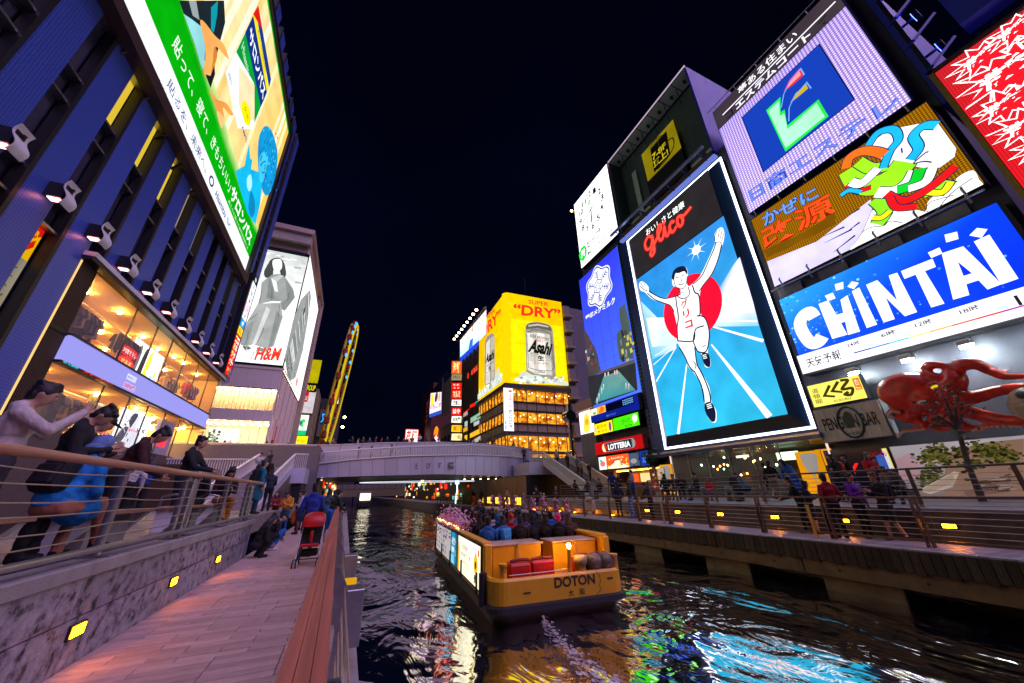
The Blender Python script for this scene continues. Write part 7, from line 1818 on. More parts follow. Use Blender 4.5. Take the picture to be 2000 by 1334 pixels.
c_=o3((920,490),.6);om.ell(c_,(.62,1.02,.82),20,14,Matrix.Rotation(math.radians(12),3,'X'));om.ell(o3((1050,540),.75),(.5,.65,.55),16,12);om.ell(o3((1130,560),.5),(.45,.7,.5),16,12);om.ell(o3((1120,452),.9),(.2,.26,.22),12,8);om.ell(o3((1040,560),1.15),(.2,.28,.22),12,8)
ome=remesh(om,.055,'octopus',2);ome.materials.append(M_octo);octo=link_mesh('octopus_sculpture',ome);tag(octo,'giant red octopus sculpture clinging to the wall of the restaurant','sculpture')
for p,dx,nm in(((1130,456),1.05,'eye'),((1030,572),1.3,'eye')):
 e_=MB().ell(o3(p,dx),(.06,.17,.10),14,8).build('eye',emit('octopus_eye','#f0c81a',.7,sample=False)if p[1]<500 else M_white,octo);MB().ell(o3((p[0]+4,p[1]+6),dx+.05),(.03,.12,.025),10,6).build('pupil',M_black,e_)
sk=MB()
for pts,r0,dx in((tent[6][0][4:],.16,.6),(tent[5][0][3:],.12,.5),(tent[4][0][2:],.12,.4),(tent[0][0][4:],.12,.55)):
 for p in smooth_path(pts,5):sk.ell(o3((p[0],p[1]+10),dx+r0),(.03,.06,.06),7,4)
tag(sk.build('suckers',mat('sucker_white',(.6,.45,.42),.4),octo),kind='stuff')
pf=thing('puffer_fish_sculpture',o3((1870,590),.9),'round cream and black fish head sculpture cut by the right edge of the photo','sculpture');MB().ell(o3((1880,590),.9),(.7,.55,.62),18,12).build('body',mat('fish_cream',(.55,.42,.30),.4,var=.3),pf);MB().ell(o3((1890,535),1.0),(.62,.5,.36),16,10).build('back',M_black,pf)
for i in range(9):MB().tube([tuple(o3((1790+i*14,565+10*(i%2)),1.5)),tuple(o3((1790+i*14,595),1.62))],[.05,.01],5).build('tooth',M_white,pf)
# ================================================================== trees and plants
M_bark=mat('grey_bark',(.10,.075,.06),.8,var=.4,bump=.5);M_leaf=mat('dark_leaf',(.045,.075,.03),.5,var=.5,scale=8)
def leaves(mb_,c,n,sp,rnd_,sz=.09):
 for i in range(n):
  p=Vector(c)+Vector([rnd_.gauss(0,sp[k])for k in range(3)]);u=Vector([rnd_.gauss(0,1)for _ in range(3)]).normalized();v=u.cross(Vector((.2,.5,.9))).normalized();w=u.cross(v);s_=sz*rnd_.uniform(.6,1.3)
  mb_.add([tuple(p+v*s_),tuple(p+w*s_*.4),tuple(p-v*s_),tuple(p-w*s_*.4+u*s_*.2)],[(0,1,2,3)])
tp=lambda p:on(p,X=19.0);tree=thing('young_tree',tp((1925,990)),'slender leaning street tree with sparse dark leaves before the mural and octopus','tree')
base,f1=tp((1925,992)),tp((1872,842));MB().tube([base,base.lerp(f1,.5)+Vector((0,.05,0)),f1],[.10,.075,.06],10).build('trunk',M_bark,tree)
rl_=random.Random(5);lfm=MB()
for i,e in enumerate(((1845,778),(1820,800),(1862,770),(1880,795),(1830,820),(1900,850),(1852,800),(1838,760))):
 q=tp(e)+Vector((rl_.uniform(-.5,.5),0,0));MB().tube([f1 if i<6 else f1+Vector((0,0,.2)),f1.lerp(q,.5)+Vector((0,0,.08)),q],[.05,.03,.012],6).build('branch',M_bark,tree);leaves(lfm,q,26,(.22,.2,.16),rl_,.075);leaves(lfm,f1.lerp(q,.7),9,(.16,.16,.12),rl_,.06)
tag(lfm.build('crown',M_leaf,tree),kind='stuff')
pl=thing('hanging_plant',on((1268,885),X=RX-.4),'bushy green plant in a hanging pot between the fast food signs and runner screen','plant');lf2=MB();leaves(lf2,on((1268,892),X=RX-.5),260,(.3,.45,.35),rl_,.13);tag(lf2.build('foliage',mat('green_leaf',(.05,.14,.07),.5,var=.5),pl),kind='stuff');c=on((1268,905),X=RX-.5);MB().tube([c,c+Vector((0,0,.4))],[.2,.28],12).build('pot',M_darkmetal,pl);MB().tube([c+Vector((.2,0,.3)),(RX,c.y,c.z+.8)],.04,5).build('hook',M_darkmetal,pl)
def tposter(y,lab,c):
 t=thing('menu_poster',(RX-.3,y,.2),lab,'poster');MB().box(RX-.34,RX-.3,y-.75,y,-.3,1.35).build('board',M_darkmetal,t);s=right_sign(y-.03,-.27,RX-.345,t);s.rect(0,0,.7,1.6,c)
 for i in range(7):s.ell(random.uniform(.1,.6),random.uniform(.2,1.4),.12,.09,random.choice(['#e8d8b0','#c03a2a','#3a2018','#d8a850','#6a7a3a']),9)
 s.build('print',.6,sample=False)
tposter(23.6,'tall brown menu poster of dishes under the hanging plant','#6a2f22');tposter(22.75,'narrow red and cream food poster left of the orange wine poster','#c8b8a0')
# ================================================================== stroller, benches, bags
st0=on((597,1104),Z=WALK);stx,sty=-.62,10.85
pr=thing('pushchair',(stx,sty,WALK),'red and black folding pushchair on the left walkway, facing the camera','pushchair');V3=lambda x,y,z:(stx+x,sty+y,WALK+z)
for sx in(-1,1):
 MB().tube([V3(sx*.24,-.36,.10),V3(sx*.23,-.05,.55),V3(sx*.22,.30,1.02)],.014,7).build('frame_tube',M_steel,pr);MB().tube([V3(sx*.24,.34,.10),V3(sx*.23,.05,.5)],.014,7).build('frame_tube',M_steel,pr);MB().tube([V3(sx*.22,.30,1.02),V3(sx*.2,.38,1.04)],.02,8).build('grip',M_black,pr)
 for y in(-.36,.34):
  for dx in(-.035,.035):
   w_=MB().tube([V3(sx*.24+dx-.012,y,.085),V3(sx*.24+dx+.012,y,.085)],.085,18).build('wheel',M_rubber,pr);MB().tube([V3(sx*.24+dx-.016,y,.085),V3(sx*.24+dx+.016,y,.085)],.052,14).build('rim',M_white,w_)
MB().obox(V3(-.24,-.34,.17),V3(.24,-.34,.17),.02,.02).build('cross_bar',M_black,pr);MB().obox(V3(-.23,.1,.42),V3(.23,.1,.42),.02,.02).build('cross_bar',M_black,pr)
m_=MB();m_.grid([[V3(x,y,z+.02*math.cos(x*6))for x in(-.2,-.1,0,.1,.2)]for y,z in((-.26,.46),(-.1,.44),(.08,.46),(.2,.75),(.27,1.0))]);m_.grid([[V3(x,y+.03,z-.03)for x in(-.2,0,.2)]for y,z in((-.26,.46),(.08,.43),(.27,1.0))]);m_.build('seat',mat('black_fabric',(.014,.013,.016),.8),pr)
MB().box(stx-.2,stx+.2,sty-.33,sty-.25,WALK+.40,WALK+.47,.02).build('foot_edge',M_redbag,pr);MB().box(stx-.03,stx+.03,sty-.08,sty-.02,WALK+.46,WALK+.72,.01).build('harness',M_redbag,pr)
rows=[]
for i in range(8):
 a=math.radians(-12+i*19);rows.append([V3(.235*math.sin(b),.10-.30*math.cos(a)*(.85+.15*math.cos(b))+.1,.80+(.27*math.sin(a))*(.55+.45*math.cos(b*.9))+.06)for b in[math.radians(-90+22.5*j)for j in range(9)]])
m_=MB();m_.grid(rows);m_.build('hood',M_redbag,pr);MB().box(stx-.19,stx+.19,sty-.12,sty+.22,WALK+.19,WALK+.33,.03).build('basket',mat('black_fabric',(.014,.013,.016)),pr)
bg=thing('white_bag',V3(.33,.2,.5),'white carrier bag hanging from the pushchair handle','bag');MB().ell(V3(.33,.22,.52),(.08,.09,.2),12,8).build('pouch',M_white,bg);MB().tube([V3(.33,.22,.7),V3(.26,.3,1.0)],.01,5).build('strap',M_black,bg)
ob=thing('orange_bag',(-2.0,22.6,WALK+.5),'orange shopping bag carried near the far end of the left walkway','bag');p=on((574,1010),Y=19.5);MB().ell(p,(.13,.09,.26),12,8).build('pouch',mat('orange_plastic',(.7,.16,.02),.5),ob);MB().tube([p+Vector((0,0,.22)),p+Vector((0,0,.42))],.015,5).build('handle',M_redbag,ob)
def bench(y,lab,L=1.5,x=-3.05):
 t=thing('promenade_bench',(x,y,PROM),lab,'bench','benches on the left promenade')
 for i in range(3):MB().box(x-.26+i*.18,x-.10+i*.18,y,y+L,PROM+.40,PROM+.45,.006).build('seat_slat',M_wood,t)
 for yy in(y+.08,y+L-.2):
  MB().prism([(x-.26,PROM),(x-.1,PROM),(x+.24,PROM+.395),(x-.26,PROM+.395)],yy,yy+.12,'y').build('leg',M_white,t)
 MB().box(x-.2,x+.1,y+.2,y+L-.3,PROM,PROM+.30).build('plinth',M_concrete,t);MB().tube([(x+.2,y-.05,PROM+.42),(x+.2,y-.05,PROM+.62),(x,y-.05,PROM+.66),(x-.2,y-.05,PROM+.62),(x-.2,y-.05,PROM+.42)],.022,8).build('arm_loop',M_steel,t)
bench(4.0,'concrete and wood bench with white sloping legs, nearest on the promenade');bench(6.6,'wooden bench with white legs behind the blue coat');bench(9.6,'wooden bench under the man in the teal cap');bench(11.6,'wooden bench at the end of the promenade railing')
lt=thing('litter',(-2.1,8.0,WALK+.004),'small pink printed leaflet lying by the stone wall','leaflet');s=Sign(on((366,658+505),Z=WALK+.006),(1,.3,0),(-.3,1,0),lt);s.quad4([(0,0),(.14,.01),(.13,.09),(.01,.08)],['#c04a68','#e8a0a0','#d86a7a','#b83a58']);s.build('print',1,print_=True)
for i,(y,lab)in enumerate(((20.4,'folding table with white top nearest the stairs foot'),(19.0,'folding table with a blue cloth between the seated people'),(17.4,'small white table by the counter rail'))):
 t=thing('terrace_table',(16.6,y,TERR),lab,'table','terrace tables');MB().box(16.2,17.0,y-.4,y+.4,TERR+.70,TERR+.73,.01).build('top',M_white if i!=1 else mat('blue_cloth',(.02,.12,.5),.7),t)
 for dx in(-.35,.35):
  for dy in(-.35,.35):MB().tube([(16.6+dx,y+dy,TERR),(16.6+dx*.8,y+dy*.8,TERR+.7)],.015,5).build('leg',M_steel,t)
for i,(px,lab)in enumerate(((1400,'low dark terrace bench with steel loops behind the pink bag'),(1465,'low dark terrace bench under the two seated men'),(1730,'low terrace bench before the garden mural'))):
 b0_=on((px,968),X=17.0);t=thing('terrace_bench',(17,b0_.y,TERR),lab,'bench','benches on the terrace');MB().box(16.75,17.25,b0_.y-.9,b0_.y+.9,TERR+.38,TERR+.45,.01).build('seat',M_brown,t)
 for dy in(-.7,.7):MB().box(16.8,17.2,b0_.y+dy-.06,b0_.y+dy+.06,TERR,TERR+.375).build('leg',M_concrete,t);MB().tube([(16.8,b0_.y+dy,TERR+.45),(16.8,b0_.y+dy,TERR+.62),(17.2,b0_.y+dy,TERR+.62),(17.2,b0_.y+dy,TERR+.45)],.018,6).build('arm_loop',M_steel,t)
# ================================================================== people
SKINC=(.52,.30,.20)
def fingers(mb_,wrist,d,palm,side,curl):
 """five fingers on a palm: d along the hand, palm = normal of its inner face, side = towards the thumb"""
 for k in range(4):
  b=wrist+d*.085+side*(.030-.020*k);L=(.070,.080,.074,.058)[k];p=[b-d*.02];a=0.0
  for j in range(3):
   p.append(p[-1]+(d*math.cos(a)+palm*math.sin(a))*L*(.45,.35,.3)[j]*1.15);a+=curl
  mb_.tube([tuple(q)for q in p],[.0095,.009,.008,.006],5)
 b=wrist+d*.02+side*.03;mb_.tube([tuple(b),tuple(b+d*.03+side*.025+palm*.01),tuple(b+d*.065+side*.028+palm*.03)],[.012,.011,.008],5)
ARMS={ # elbow, wrist of the right arm relative to the pelvis with the trunk upright; hand direction
'down':((.25,-.03,.18),(.26,.05,-.06),(0,.1,-1)),'pocket':((.27,-.06,.19),(.20,.08,.02),(-.3,.3,-1)),'phone':((.23,.06,.19),(.08,.30,.28),(-.3,.6,.7)),
'rail':((.24,.20,.20),(.14,.44,.17),(-.5,.8,-.2)),'pray':((.22,.20,.30),(.05,.38,.52),(-.1,.3,1)),'up':((.28,.14,.60),(.20,.24,.86),(0,.3,1)),'lap':((.24,.10,.18),(.10,.32,.14),(-.4,.8,-.3)),'push':((.24,.06,.20),(.20,.36,.12),(0,.9,-.2)),'cross':((.25,.08,.18),(-.04,.22,.24),(-1,.1,0)),'walkf':((.25,.08,.19),(.22,.24,.02),(0,.5,-1)),'walkb':((.26,-.12,.20),(.26,-.18,-.04),(0,-.2,-1))}
LEGS={'stand':(.92,[((.09,.02,.49),(.10,-.02,.08)),((-.09,.02,.49),(-.10,-.02,.08))]),'step':(.91,[((.09,.05,.49),(.10,.06,.08)),((-.09,.0,.48),(-.10,-.16,.11))]),'walk':(.89,[((.09,.17,.50),(.09,.20,.08)),((-.09,.02,.47),(-.09,-.32,.16))]),
'sit':(.54,[((.12,.43,.53),(.12,.40,.08)),((-.12,.43,.53),(-.13,.44,.08))]),'sitx':(.54,[((.10,.44,.56),(.05,.62,.12)),((-.12,.42,.52),(-.10,.36,.08))]),'crouch':(.30,[((.15,.34,.52),(.13,.08,.08)),((-.15,.34,.50),(-.13,.06,.08))])}
_BODY={}
def body(legs,armR,armL,lean=0,nod=0,garb='jacket',vox=.017):
 key=(legs,armR,armL,lean,nod,garb)
 if key in _BODY:return _BODY[key]
 hz_,LG=LEGS[legs];pel=Vector((0,0 if legs!='crouch' else-.04,hz_));R_=Matrix.Rotation(-math.radians(lean),3,'X');T=lambda x,y,z:pel+R_@Vector((x,y,z))
 m_=MB();pr_=[];loose=MB();thick=1.0 if garb=='slim' else 1.1
 def cap(a,b,ra,rb,lab):
  a,b=Vector(a),Vector(b);n=5;d=b-a;L=max(d.length,1e-4);u=d/L;pts=[a-u*ra*.85,a-u*ra*.5,a,a.lerp(b,.5),b,b+u*rb*.5,b+u*rb*.85];rs=[ra*.5,ra*.86,ra,(ra+rb)/2,rb,rb*.86,rb*.5]
  m_.tube([tuple(p)for p in pts],rs,10);pr_.append(('c',np.array(a),np.array(b),ra,rb,lab))
 def el(c,r,lab,rot=None):
  m_.ell(c,r,14,10,rot);pr_.append(('e',np.array(c),np.array(r),np.array(rot if rot else Matrix.Identity(3)),0,lab))
 legl=0 if garb in('skirt','shorts')else 2
 el(T(0,-.01,.0),(.165,.125,.13),2,R_);el(T(0,0,.17),(.150*thick,.112*thick,.17),1,R_);el(T(0,.0,.35),(.172*thick,.122*thick,.19),1,R_)
 cap(T(-.12,-.01,.46),T(.12,-.01,.46),.072*thick,.072*thick,1);neck=T(0,-.005,.50);nk2=T(0,.02,.60);cap(neck,nk2,.055,.050,0)
 if garb!='slim':cap(T(-.05,-.04,.53),T(.05,-.04,.53),.062,.062,1)
 RN=Matrix.Rotation(-math.radians(lean+nod),3,'X');H=nk2+RN@Vector((0,.025,.095));hp=lambda x,y,z:H+RN@Vector((x,y,z))
 el(H,(.075,.094,.112),0,RN);el(hp(0,.022,-.062),(.055,.066,.06),0,RN);el(hp(0,.096,-.018),(.017,.022,.028),0,RN)
 for s in(-1,1):el(hp(s*.076,-.005,-.01),(.014,.024,.034),0,RN)
 for s in(-1,1):
  loose.m=4;loose.ell(hp(s*.031,.0865,.010),(.013,.006,.0075),7,5,RN);loose.m=5;loose.ell(hp(0,.084,-.062),(.022,.009,.007),7,5,RN)
 for(kn,an),s in zip(LG,(1,-1)):
  hip=pel+Vector((s*.09,0,-.02));cap(hip,kn,.098,.066,2 if garb!='skirt' else legl);cap(kn,an,.064 if legl else.054,.050 if legl else.040,legl);a_=Vector(an);cap(a_+Vector((0,-.02,-.03)),a_+Vector((s*.015,.15,-.038)),.046,.038,3)
 for arm,s in((armR,1),(armL,-1)):
  e,w,d=ARMS[arm];sh=T(s*.185,-.01,.45);E_=T(s*e[0],e[1],e[2]);W_=T(s*w[0],w[1],w[2]);cap(sh,E_,.062*thick,.050*thick,1);cap(E_,W_,.048*thick,.036*thick,1);dd=(R_@Vector((s*d[0],d[1],d[2]))).normalized()
  side=dd.cross(Vector((s,0,0)));side=side.normalized()if side.length>.2 else Vector((0,0,1));pal=side.cross(dd).normalized()*1.0
  if pal.dot(Vector((-s,0,0)))<0:pal=-pal
  el(W_+dd*.05,(.020,.036,.052),0,Matrix((pal,side,dd)).transposed());loose.m=0
  if arm!='pocket':fingers(loose,W_,dd,pal,side,.25 if arm!='pray' else.08)
 if garb=='coat':cap(pel+Vector((0,-.01,.10)),pel+Vector((0,-.02,-.36))if hz_>.8 else pel+Vector((0,.30,-.04)),.165,.19,1)
 if garb=='skirt':cap(pel+Vector((0,0,.05)),pel+Vector((0,0,-.30))if hz_>.8 else pel+Vector((0,.22,-.02)),.155,.19,2)
 if garb=='shorts':
  for(kn,an),s in zip(LG,(1,-1)):hip=pel+Vector((s*.09,0,-.02));cap(hip,hip.lerp(Vector(kn),.75),.105,.085,2)
 me=remesh(m_,vox,'person',3)
 n=len(me.polygons);C_=np.empty(n*3);me.polygons.foreach_get('center',C_);C_=C_.reshape(n,3);best=np.full(n,9.);lab=np.zeros(n,int)
 for t,a,b,c,d,l in pr_:
  if t=='c':
   ab=b-a;k=np.clip(((C_-a)@ab)/max(ab@ab,1e-9),0,1);dist=np.linalg.norm(C_-(a+k[:,None]*ab),axis=1)-(c+(d-c)*k)
  else:
   q=(C_-a)@c;dist=(np.linalg.norm(q/b,axis=1)-1)*b.min()
  u=dist<best;best[u]=dist[u];lab[u]=l
 cl=set()
 for f,l in zip(me.polygons,lab):
  if l in(1,2):cl.update(f.vertices)
 nv=len(me.vertices);co=np.empty(nv*3);no_=np.empty(nv*3);me.vertices.foreach_get('co',co);me.vertices.foreach_get('normal',no_)
 for i in cl:
  c=Vector(co[3*i:3*i+3]);w=noise.noise(Vector((c.x*9,c.y*9,c.z*15)))+.6*math.sin(26*c.z+14*c.x+5*noise.noise(c*6));co[3*i:3*i+3]+=no_[3*i:3*i+3]*(.0065*w)
 me.vertices.foreach_set('co',co);me.update()
 lm_=loose.mesh('x',[M_black]*6);bm=bmesh.new();bm.from_mesh(me)
 for f,l in zip(bm.faces,lab):f.material_index=int(l);f.smooth=True
 bm.from_mesh(lm_);bm.to_mesh(me);bm.free();bpy.data.meshes.remove(lm_)
 _BODY[key]=(me,H,RN,T(0,-.15,.32),R_)
 return _BODY[key]
_HAIR={}
def hair(kind,seed=0):
 if(kind,seed)in _HAIR:return _HAIR[(kind,seed)]
 m_=MB();rnd_=random.Random(seed)
 if kind in('short','long','bun'):
  m_.ell((0,-.016,.036),(.083,.098,.097),16,12);m_.ell((0,-.05,-.03),(.074,.058,.085),14,10);m_.ell((.02-.04*(seed%2),.065,.082),(.055,.03,.026),10,6)
  for i in range(10):a=rnd_.uniform(0,6.28);m_.ell((.06*math.cos(a),-.02+.07*math.sin(a),.085+rnd_.uniform(0,.035)),(.03,.034,.022),8,6)
  for s in(-1,1):m_.ell((s*.07,.0,.02),(.02,.045,.05),8,6)
 if kind=='long':
  m_.ell((0,-.075,-.15),(.098,.052,.20),14,10)
  for s in(-1,1):m_.ell((s*.078,-.01,-.10),(.026,.05,.14),10,8)
 if kind=='bun':m_.ell((0,-.12,.07),(.045,.045,.045),10,8)
 if kind=='cap':m_.ell((0,-.012,.046),(.084,.100,.082),16,12);m_.ell((0,.11,.055),(.07,.075,.014),14,6);m_.ell((0,-.055,-.03),(.07,.05,.07),12,8)
 if kind=='beanie':m_.ell((0,-.012,.05),(.088,.104,.098),16,12);m_.ell((0,-.01,.02),(.090,.106,.04),16,8)
 if kind=='hat':m_.ell((0,-.01,.06),(.085,.098,.085),16,12);m_.ell((0,-.005,.045),(.15,.165,.016),20,6)
 if kind=='hood':m_.ell((0,-.035,.01),(.108,.112,.145),16,12);m_.ell((0,-.05,-.10),(.13,.10,.07),14,8)
 _HAIR[(kind,seed)]=remesh(m_,.0135,'hair',1);_HAIR[(kind,seed)].materials.append(M_black);return _HAIR[(kind,seed)]
bpk=MB();bpk.box(-.15,.15,-.13,.05,-.24,.2,.05);bpk.box(-.11,.11,-.18,-.13,-.2,.02,.03);bpk_me=bpk.mesh('backpack',M_black)
HB=(.012,.010,.012);HBR=(.07,.03,.018)
def cloth(c):
 return mat('cloth_%.3f_%.3f_%.3f'%tuple(lin(c)),c,.8,var=.3,scale=7,bump=.9,bscale=11,stretch=(1.4,1.4,.8))
PN=[0]
def person(loc,face,label,legs='stand',R='down',L=None,top='#15151c',bottom='#14161f',lean=0,nod=0,garb='jacket',hk='short',hc=HB,shoes='#1c1a1c',sc=1.0,pack=None,group=None,skin=SKINC):
 """face: heading in degrees, 0 looks up the canal, 90 looks left, -90 looks right, 180 looks at the camera"""
 me,H,RN,bk,R_=body(legs,R,L or R,lean,nod,garb);PN[0]+=1
 if len(me.materials)<6:
  for _ in range(6-len(me.materials)):me.materials.append(M_black)
 o=link_mesh('person',me);o.location=loc;o.rotation_euler=(0,0,math.radians(face));o.scale=(sc,sc,sc);tag(o,label,'person',group)
 for i,m in enumerate((mat('skin',skin,.5,var=.08),cloth(top),cloth(bottom),cloth(shoes),M_black,mat('lip',(.30,.10,.08),.5))):o.material_slots[i].link='OBJECT';o.material_slots[i].material=m
 hm_=hair(hk,PN[0]%3);nm='hair' if hk in('short','long','bun')else hk
 h=link_mesh(nm,hm_,o);h.location=H;h.rotation_euler=RN.to_euler();h.material_slots[0].link='OBJECT';h.material_slots[0].material=mat('hair_%.3f'%hc[0],hc,.38,var=.35,scale=40,bump=.4,bscale=90)if nm=='hair' else cloth(hc)
 if pack:p=link_mesh('backpack',bpk_me,o);p.location=bk;p.rotation_euler=R_.to_euler();p.material_slots[0].link='OBJECT';p.material_slots[0].material=cloth(pack)
 return o
def F(px,Z):return on(px,Z=Z)
def XH(px,X,z):v=on(px,X=X);return Vector((v.x,v.y,z))
def YH(px,Y,z):v=on(px,Y=Y);return Vector((v.x,v.y,z))
# ---- left promenade
g1='people on the left promenade'
person(XH((22,850),-3.05,PROM),-60,'man with raised folded hands at the far left edge of the railing',R='pray',nod=18,top='#c2b8b4',bottom='#2a2630',group=g1,sc=1.0)
person(XH((128,880),-3.0,PROM),-70,'man in a black puffer jacket bowed over his phone beside the near railing',R='phone',nod=38,lean=8,top='#0e0f15',bottom='#0c0c10',group=g1,sc=.98)
person(XH((155,872),-3.35,PROM),-60,'man in a dark cap looking down behind the black puffer jacket',R='phone',nod=30,lean=5,hk='cap',hc=(.01,.01,.012),top='#0d0e12',group=g1)
person((-2.85,5.75,PROM),-15,'girl in a bright blue coat with a dark backpack sitting behind the railing',legs='sitx',R='lap',lean=18,nod=20,top='#1687d8',garb='coat',bottom='#b8765e',hk='hood',hc='#5f7fb0',pack='#15151c',shoes='#111',group=g1)
person(XH((243,893),-3.15,PROM),-75,'man in a maroon jacket leaning over the railing with bowed head',R='rail',lean=22,nod=22,top='#3a1216',bottom='#121218',group=g1)
person(XH((262,905),-4.4,PROM),30,'girl in a white sweater and black trousers, back turned, near the shop wall',R='down',hk='long',hc=HBR,top='#cfc8cc',bottom='#0c0c12',group=g1,sc=.95)
person(XH((288,915),-5.0,PROM),20,'man in a royal blue jacket with bent head, back turned, white shoes',R='phone',nod=20,top='#123a9a',bottom='#10101a',shoes='#d8d8e0',group=g1)
person((-3.15,10.0,PROM),-95,'tall man in black holding the handrail and looking over the canal',R='rail',lean=6,top='#0c0c10',bottom='#161a26',shoes='#1a2030',group=g1,sc=1.06)
person((-2.95,10.0+.35,PROM),175,'person in a teal cap hunched on a bench, seen from behind',legs='sit',R='lap',lean=30,nod=10,hk='beanie',hc='#1496a8',top='#0d1a24',group=g1)
person((-2.9,12.0,PROM),-150,'seated person in mustard trousers holding a pink phone by the railing end',legs='sitx',R='phone',lean=15,nod=25,hk='long',top='#1a1420',bottom='#b0741a',group=g1)
person(XH((512,925),-3.0,PROM),-65,'man in a teal parka looking up, standing at the foot of the left stairs',R='down',nod=-14,top='#0f6a7c',bottom='#14344a',garb='coat',pack='#15151c',group=g1,sc=1.08,hc=HBR)
person(XH((532,930),-3.1,PROM),20,'man in a navy jacket reaching forward right behind the teal parka',R='rail',L='down',lean=15,top='#101c34',bottom='#10141c',group=g1)
g2='people on the left stairs'
person((-5.4,28.9,.95),150,'man in a pale shirt and dark vest high on the left stairs',R='phone',top='#aab4cc',bottom='#1a2030',group=g2)
person((-5.0,29.3,1.15),140,'man holding a tablet beside the pale shirted man on the left stairs',R='phone',top='#15203a',bottom='#12141c',group=g2)
person((-4.35,25.8,.35),60,'photographer with a big black backpack on the left stairs',R='phone',nod=10,lean=6,top='#11131a',bottom='#1c2c50',pack='#0c0c10',group=g2)
# ---- left walkway
g3='people on the left walkway'
person(F((548,1048),WALK),160,'man in a mustard sweater with a backpack looking down, standing mid walkway',R='phone',nod=35,top='#d08a1e',bottom='#1b4a86',pack='#1a1c26',shoes='#26242c',group=g3,skin=(.25,.12,.07))
person(F((528,1040),WALK),150,'person with a pink bag partly hidden behind the mustard sweater',R='cross',hk='long',top='#8a2436',bottom='#141420',group=g3)
person(F((497,1090),WALK),-65,'woman in black with long hair crouching by the end of the stone wall',legs='crouch',R='lap',lean=20,nod=15,hk='long',top='#101016',bottom='#0c0c10',group=g3)
person(F((521,1076),WALK),-70,'person in black and blue jeans crouching just behind the crouching woman',legs='crouch',R='lap',lean=22,nod=20,hk='cap',hc=(.01,.01,.012),top='#101014',bottom='#1f5fb0',shoes='#c8c8d0',group=g3)
person((-.80,12.1,WALK),0,'man in a blue jacket and dark trousers walking away past the pushchair',legs='step',R='walkf',L='down',top='#16308f',bottom='#0a0c18',group=g3,sc=1.05)
person((-.62,17.5,WALK),-30,'person with long dark hair in a grey blue coat by the wooden rail',R='cross',hk='long',garb='coat',top='#3c5568',bottom='#1c1e2c',group=g3)
person((-.42,16.2,WALK),-60,'person in a dark top and bright blue jeans leaning on the wooden rail',R='rail',lean=18,top='#10241e',bottom='#1664c4',shoes='#c8c8cc',group=g3)
person((-.52,19.0,WALK),-70,'man in a navy top behind the blue jeans at the wooden rail',R='rail',lean=12,top='#14243c',group=g3)
person((-1.0,20.4,WALK),10,'man in a grey blue jacket seen from behind, far along the left walkway',R='pocket',top='#4c5f7c',bottom='#1a1a24',group=g3)
person((-1.9,21.5,WALK),-40,'woman in a dark green coat carrying the orange bag',R='down',hk='bun',garb='coat',top='#1f3a34',bottom='#101014',group=g3)
person((-1.75,19.4,WALK),100,'man in a white and grey jacket with crossed arms beside the orange bag',R='cross',top='#a8a4b8',bottom='#5a3424',group=g3)
person((-1.45,23.5,WALK),170,'woman in a pale pink top farthest along the left walkway',R='phone',hk='long',top='#c88a98',bottom='#8a7a40',group=g3,sc=.95)
person((-.55,22.6,WALK),-60,'person in a black coat at the far end of the wooden rail',R='rail',garb='coat',top='#0f0f14',group=g3)
# ---- right boardwalk
g4='people on the right boardwalk'
def B(px):
 v=F(px,WALK);k=min(1,13.75/v.x);return Vector((v.x*k,v.y*k,WALK))
person(B((1648,1051)),-35,'person in a crimson hoodie, back turned, standing at the boardwalk rail',R='pocket',top='#9a0f22',bottom='#0e0e14',hk='bun',hc=HB,group=g4,shoes='#0e0e12')
person(B((1697,1043)),165,'woman in a violet sweater facing the canal among the boardwalk group',R='phone',L='down',top='#6a1a94',bottom='#0d0c14',hk='bun',group=g4)
person(B((1752,1048)),65,'person with reddish hair in black shorts with bare legs and a backpack',R='phone',garb='shorts',top='#0e1020',bottom='#1c2030',hc=(.12,.025,.012),pack='#101018',legs='step',group=g4)
person(B((1597,1035)),-140,'small dark haired girl with hand at her face left of the crimson hoodie',R='phone',L='down',hk='long',garb='shorts',top='#0c1838',bottom='#101830',sc=.9,group=g4)
person(B((1578,1033)),30,'man in a black jacket with one foot drawn up, leftmost of the near boardwalk group',R='rail',legs='step',lean=10,top='#0c0d14',bottom='#0c0c10',shoes='#4a4648',group=g4)
person(B((1276,1012)),70,'man in a navy blazer leaning on the boardwalk rail alone near the steps',R='rail',lean=15,top='#101c3c',bottom='#0e0f16',group=g4)
person(B((1212,1011)),-20,'man in a dark navy coat standing near the lifebuoy side of the steps',R='pocket',top='#101a38',bottom='#0f1426',group=g4,sc=1.04)
person(B((1236,1012)),35,'man in bright blue jeans talking beside the navy coat',R='cross',legs='step',top='#181822',bottom='#1a70c8',group=g4)
person(B((1088,998)),150,'person standing in the shade right beside the lifebuoy',R='phone',top='#1a1a22',bottom='#12182a',group=g4)
person(B((1050,995)),110,'person with a violet lit face at the rail left of the lifebuoy',R='phone',nod=20,top='#17141f',bottom='#10182c',group=g4)
person(B((990,992)),90,'person in a pale top walking under the bridge end',legs='walk',R='walkf',L='walkb',top='#c09a80',bottom='#3a2418',group=g4)
person(B((924,989)),-60,'person in an orange skirt under the bridge on the far boardwalk',R='cross',garb='skirt',top='#141014',bottom='#c04a1a',group=g4)
person(B((940,990)),30,'dark clothed person under the bridge right of the orange skirt',R='down',top='#1c1412',bottom='#141010',group=g4)
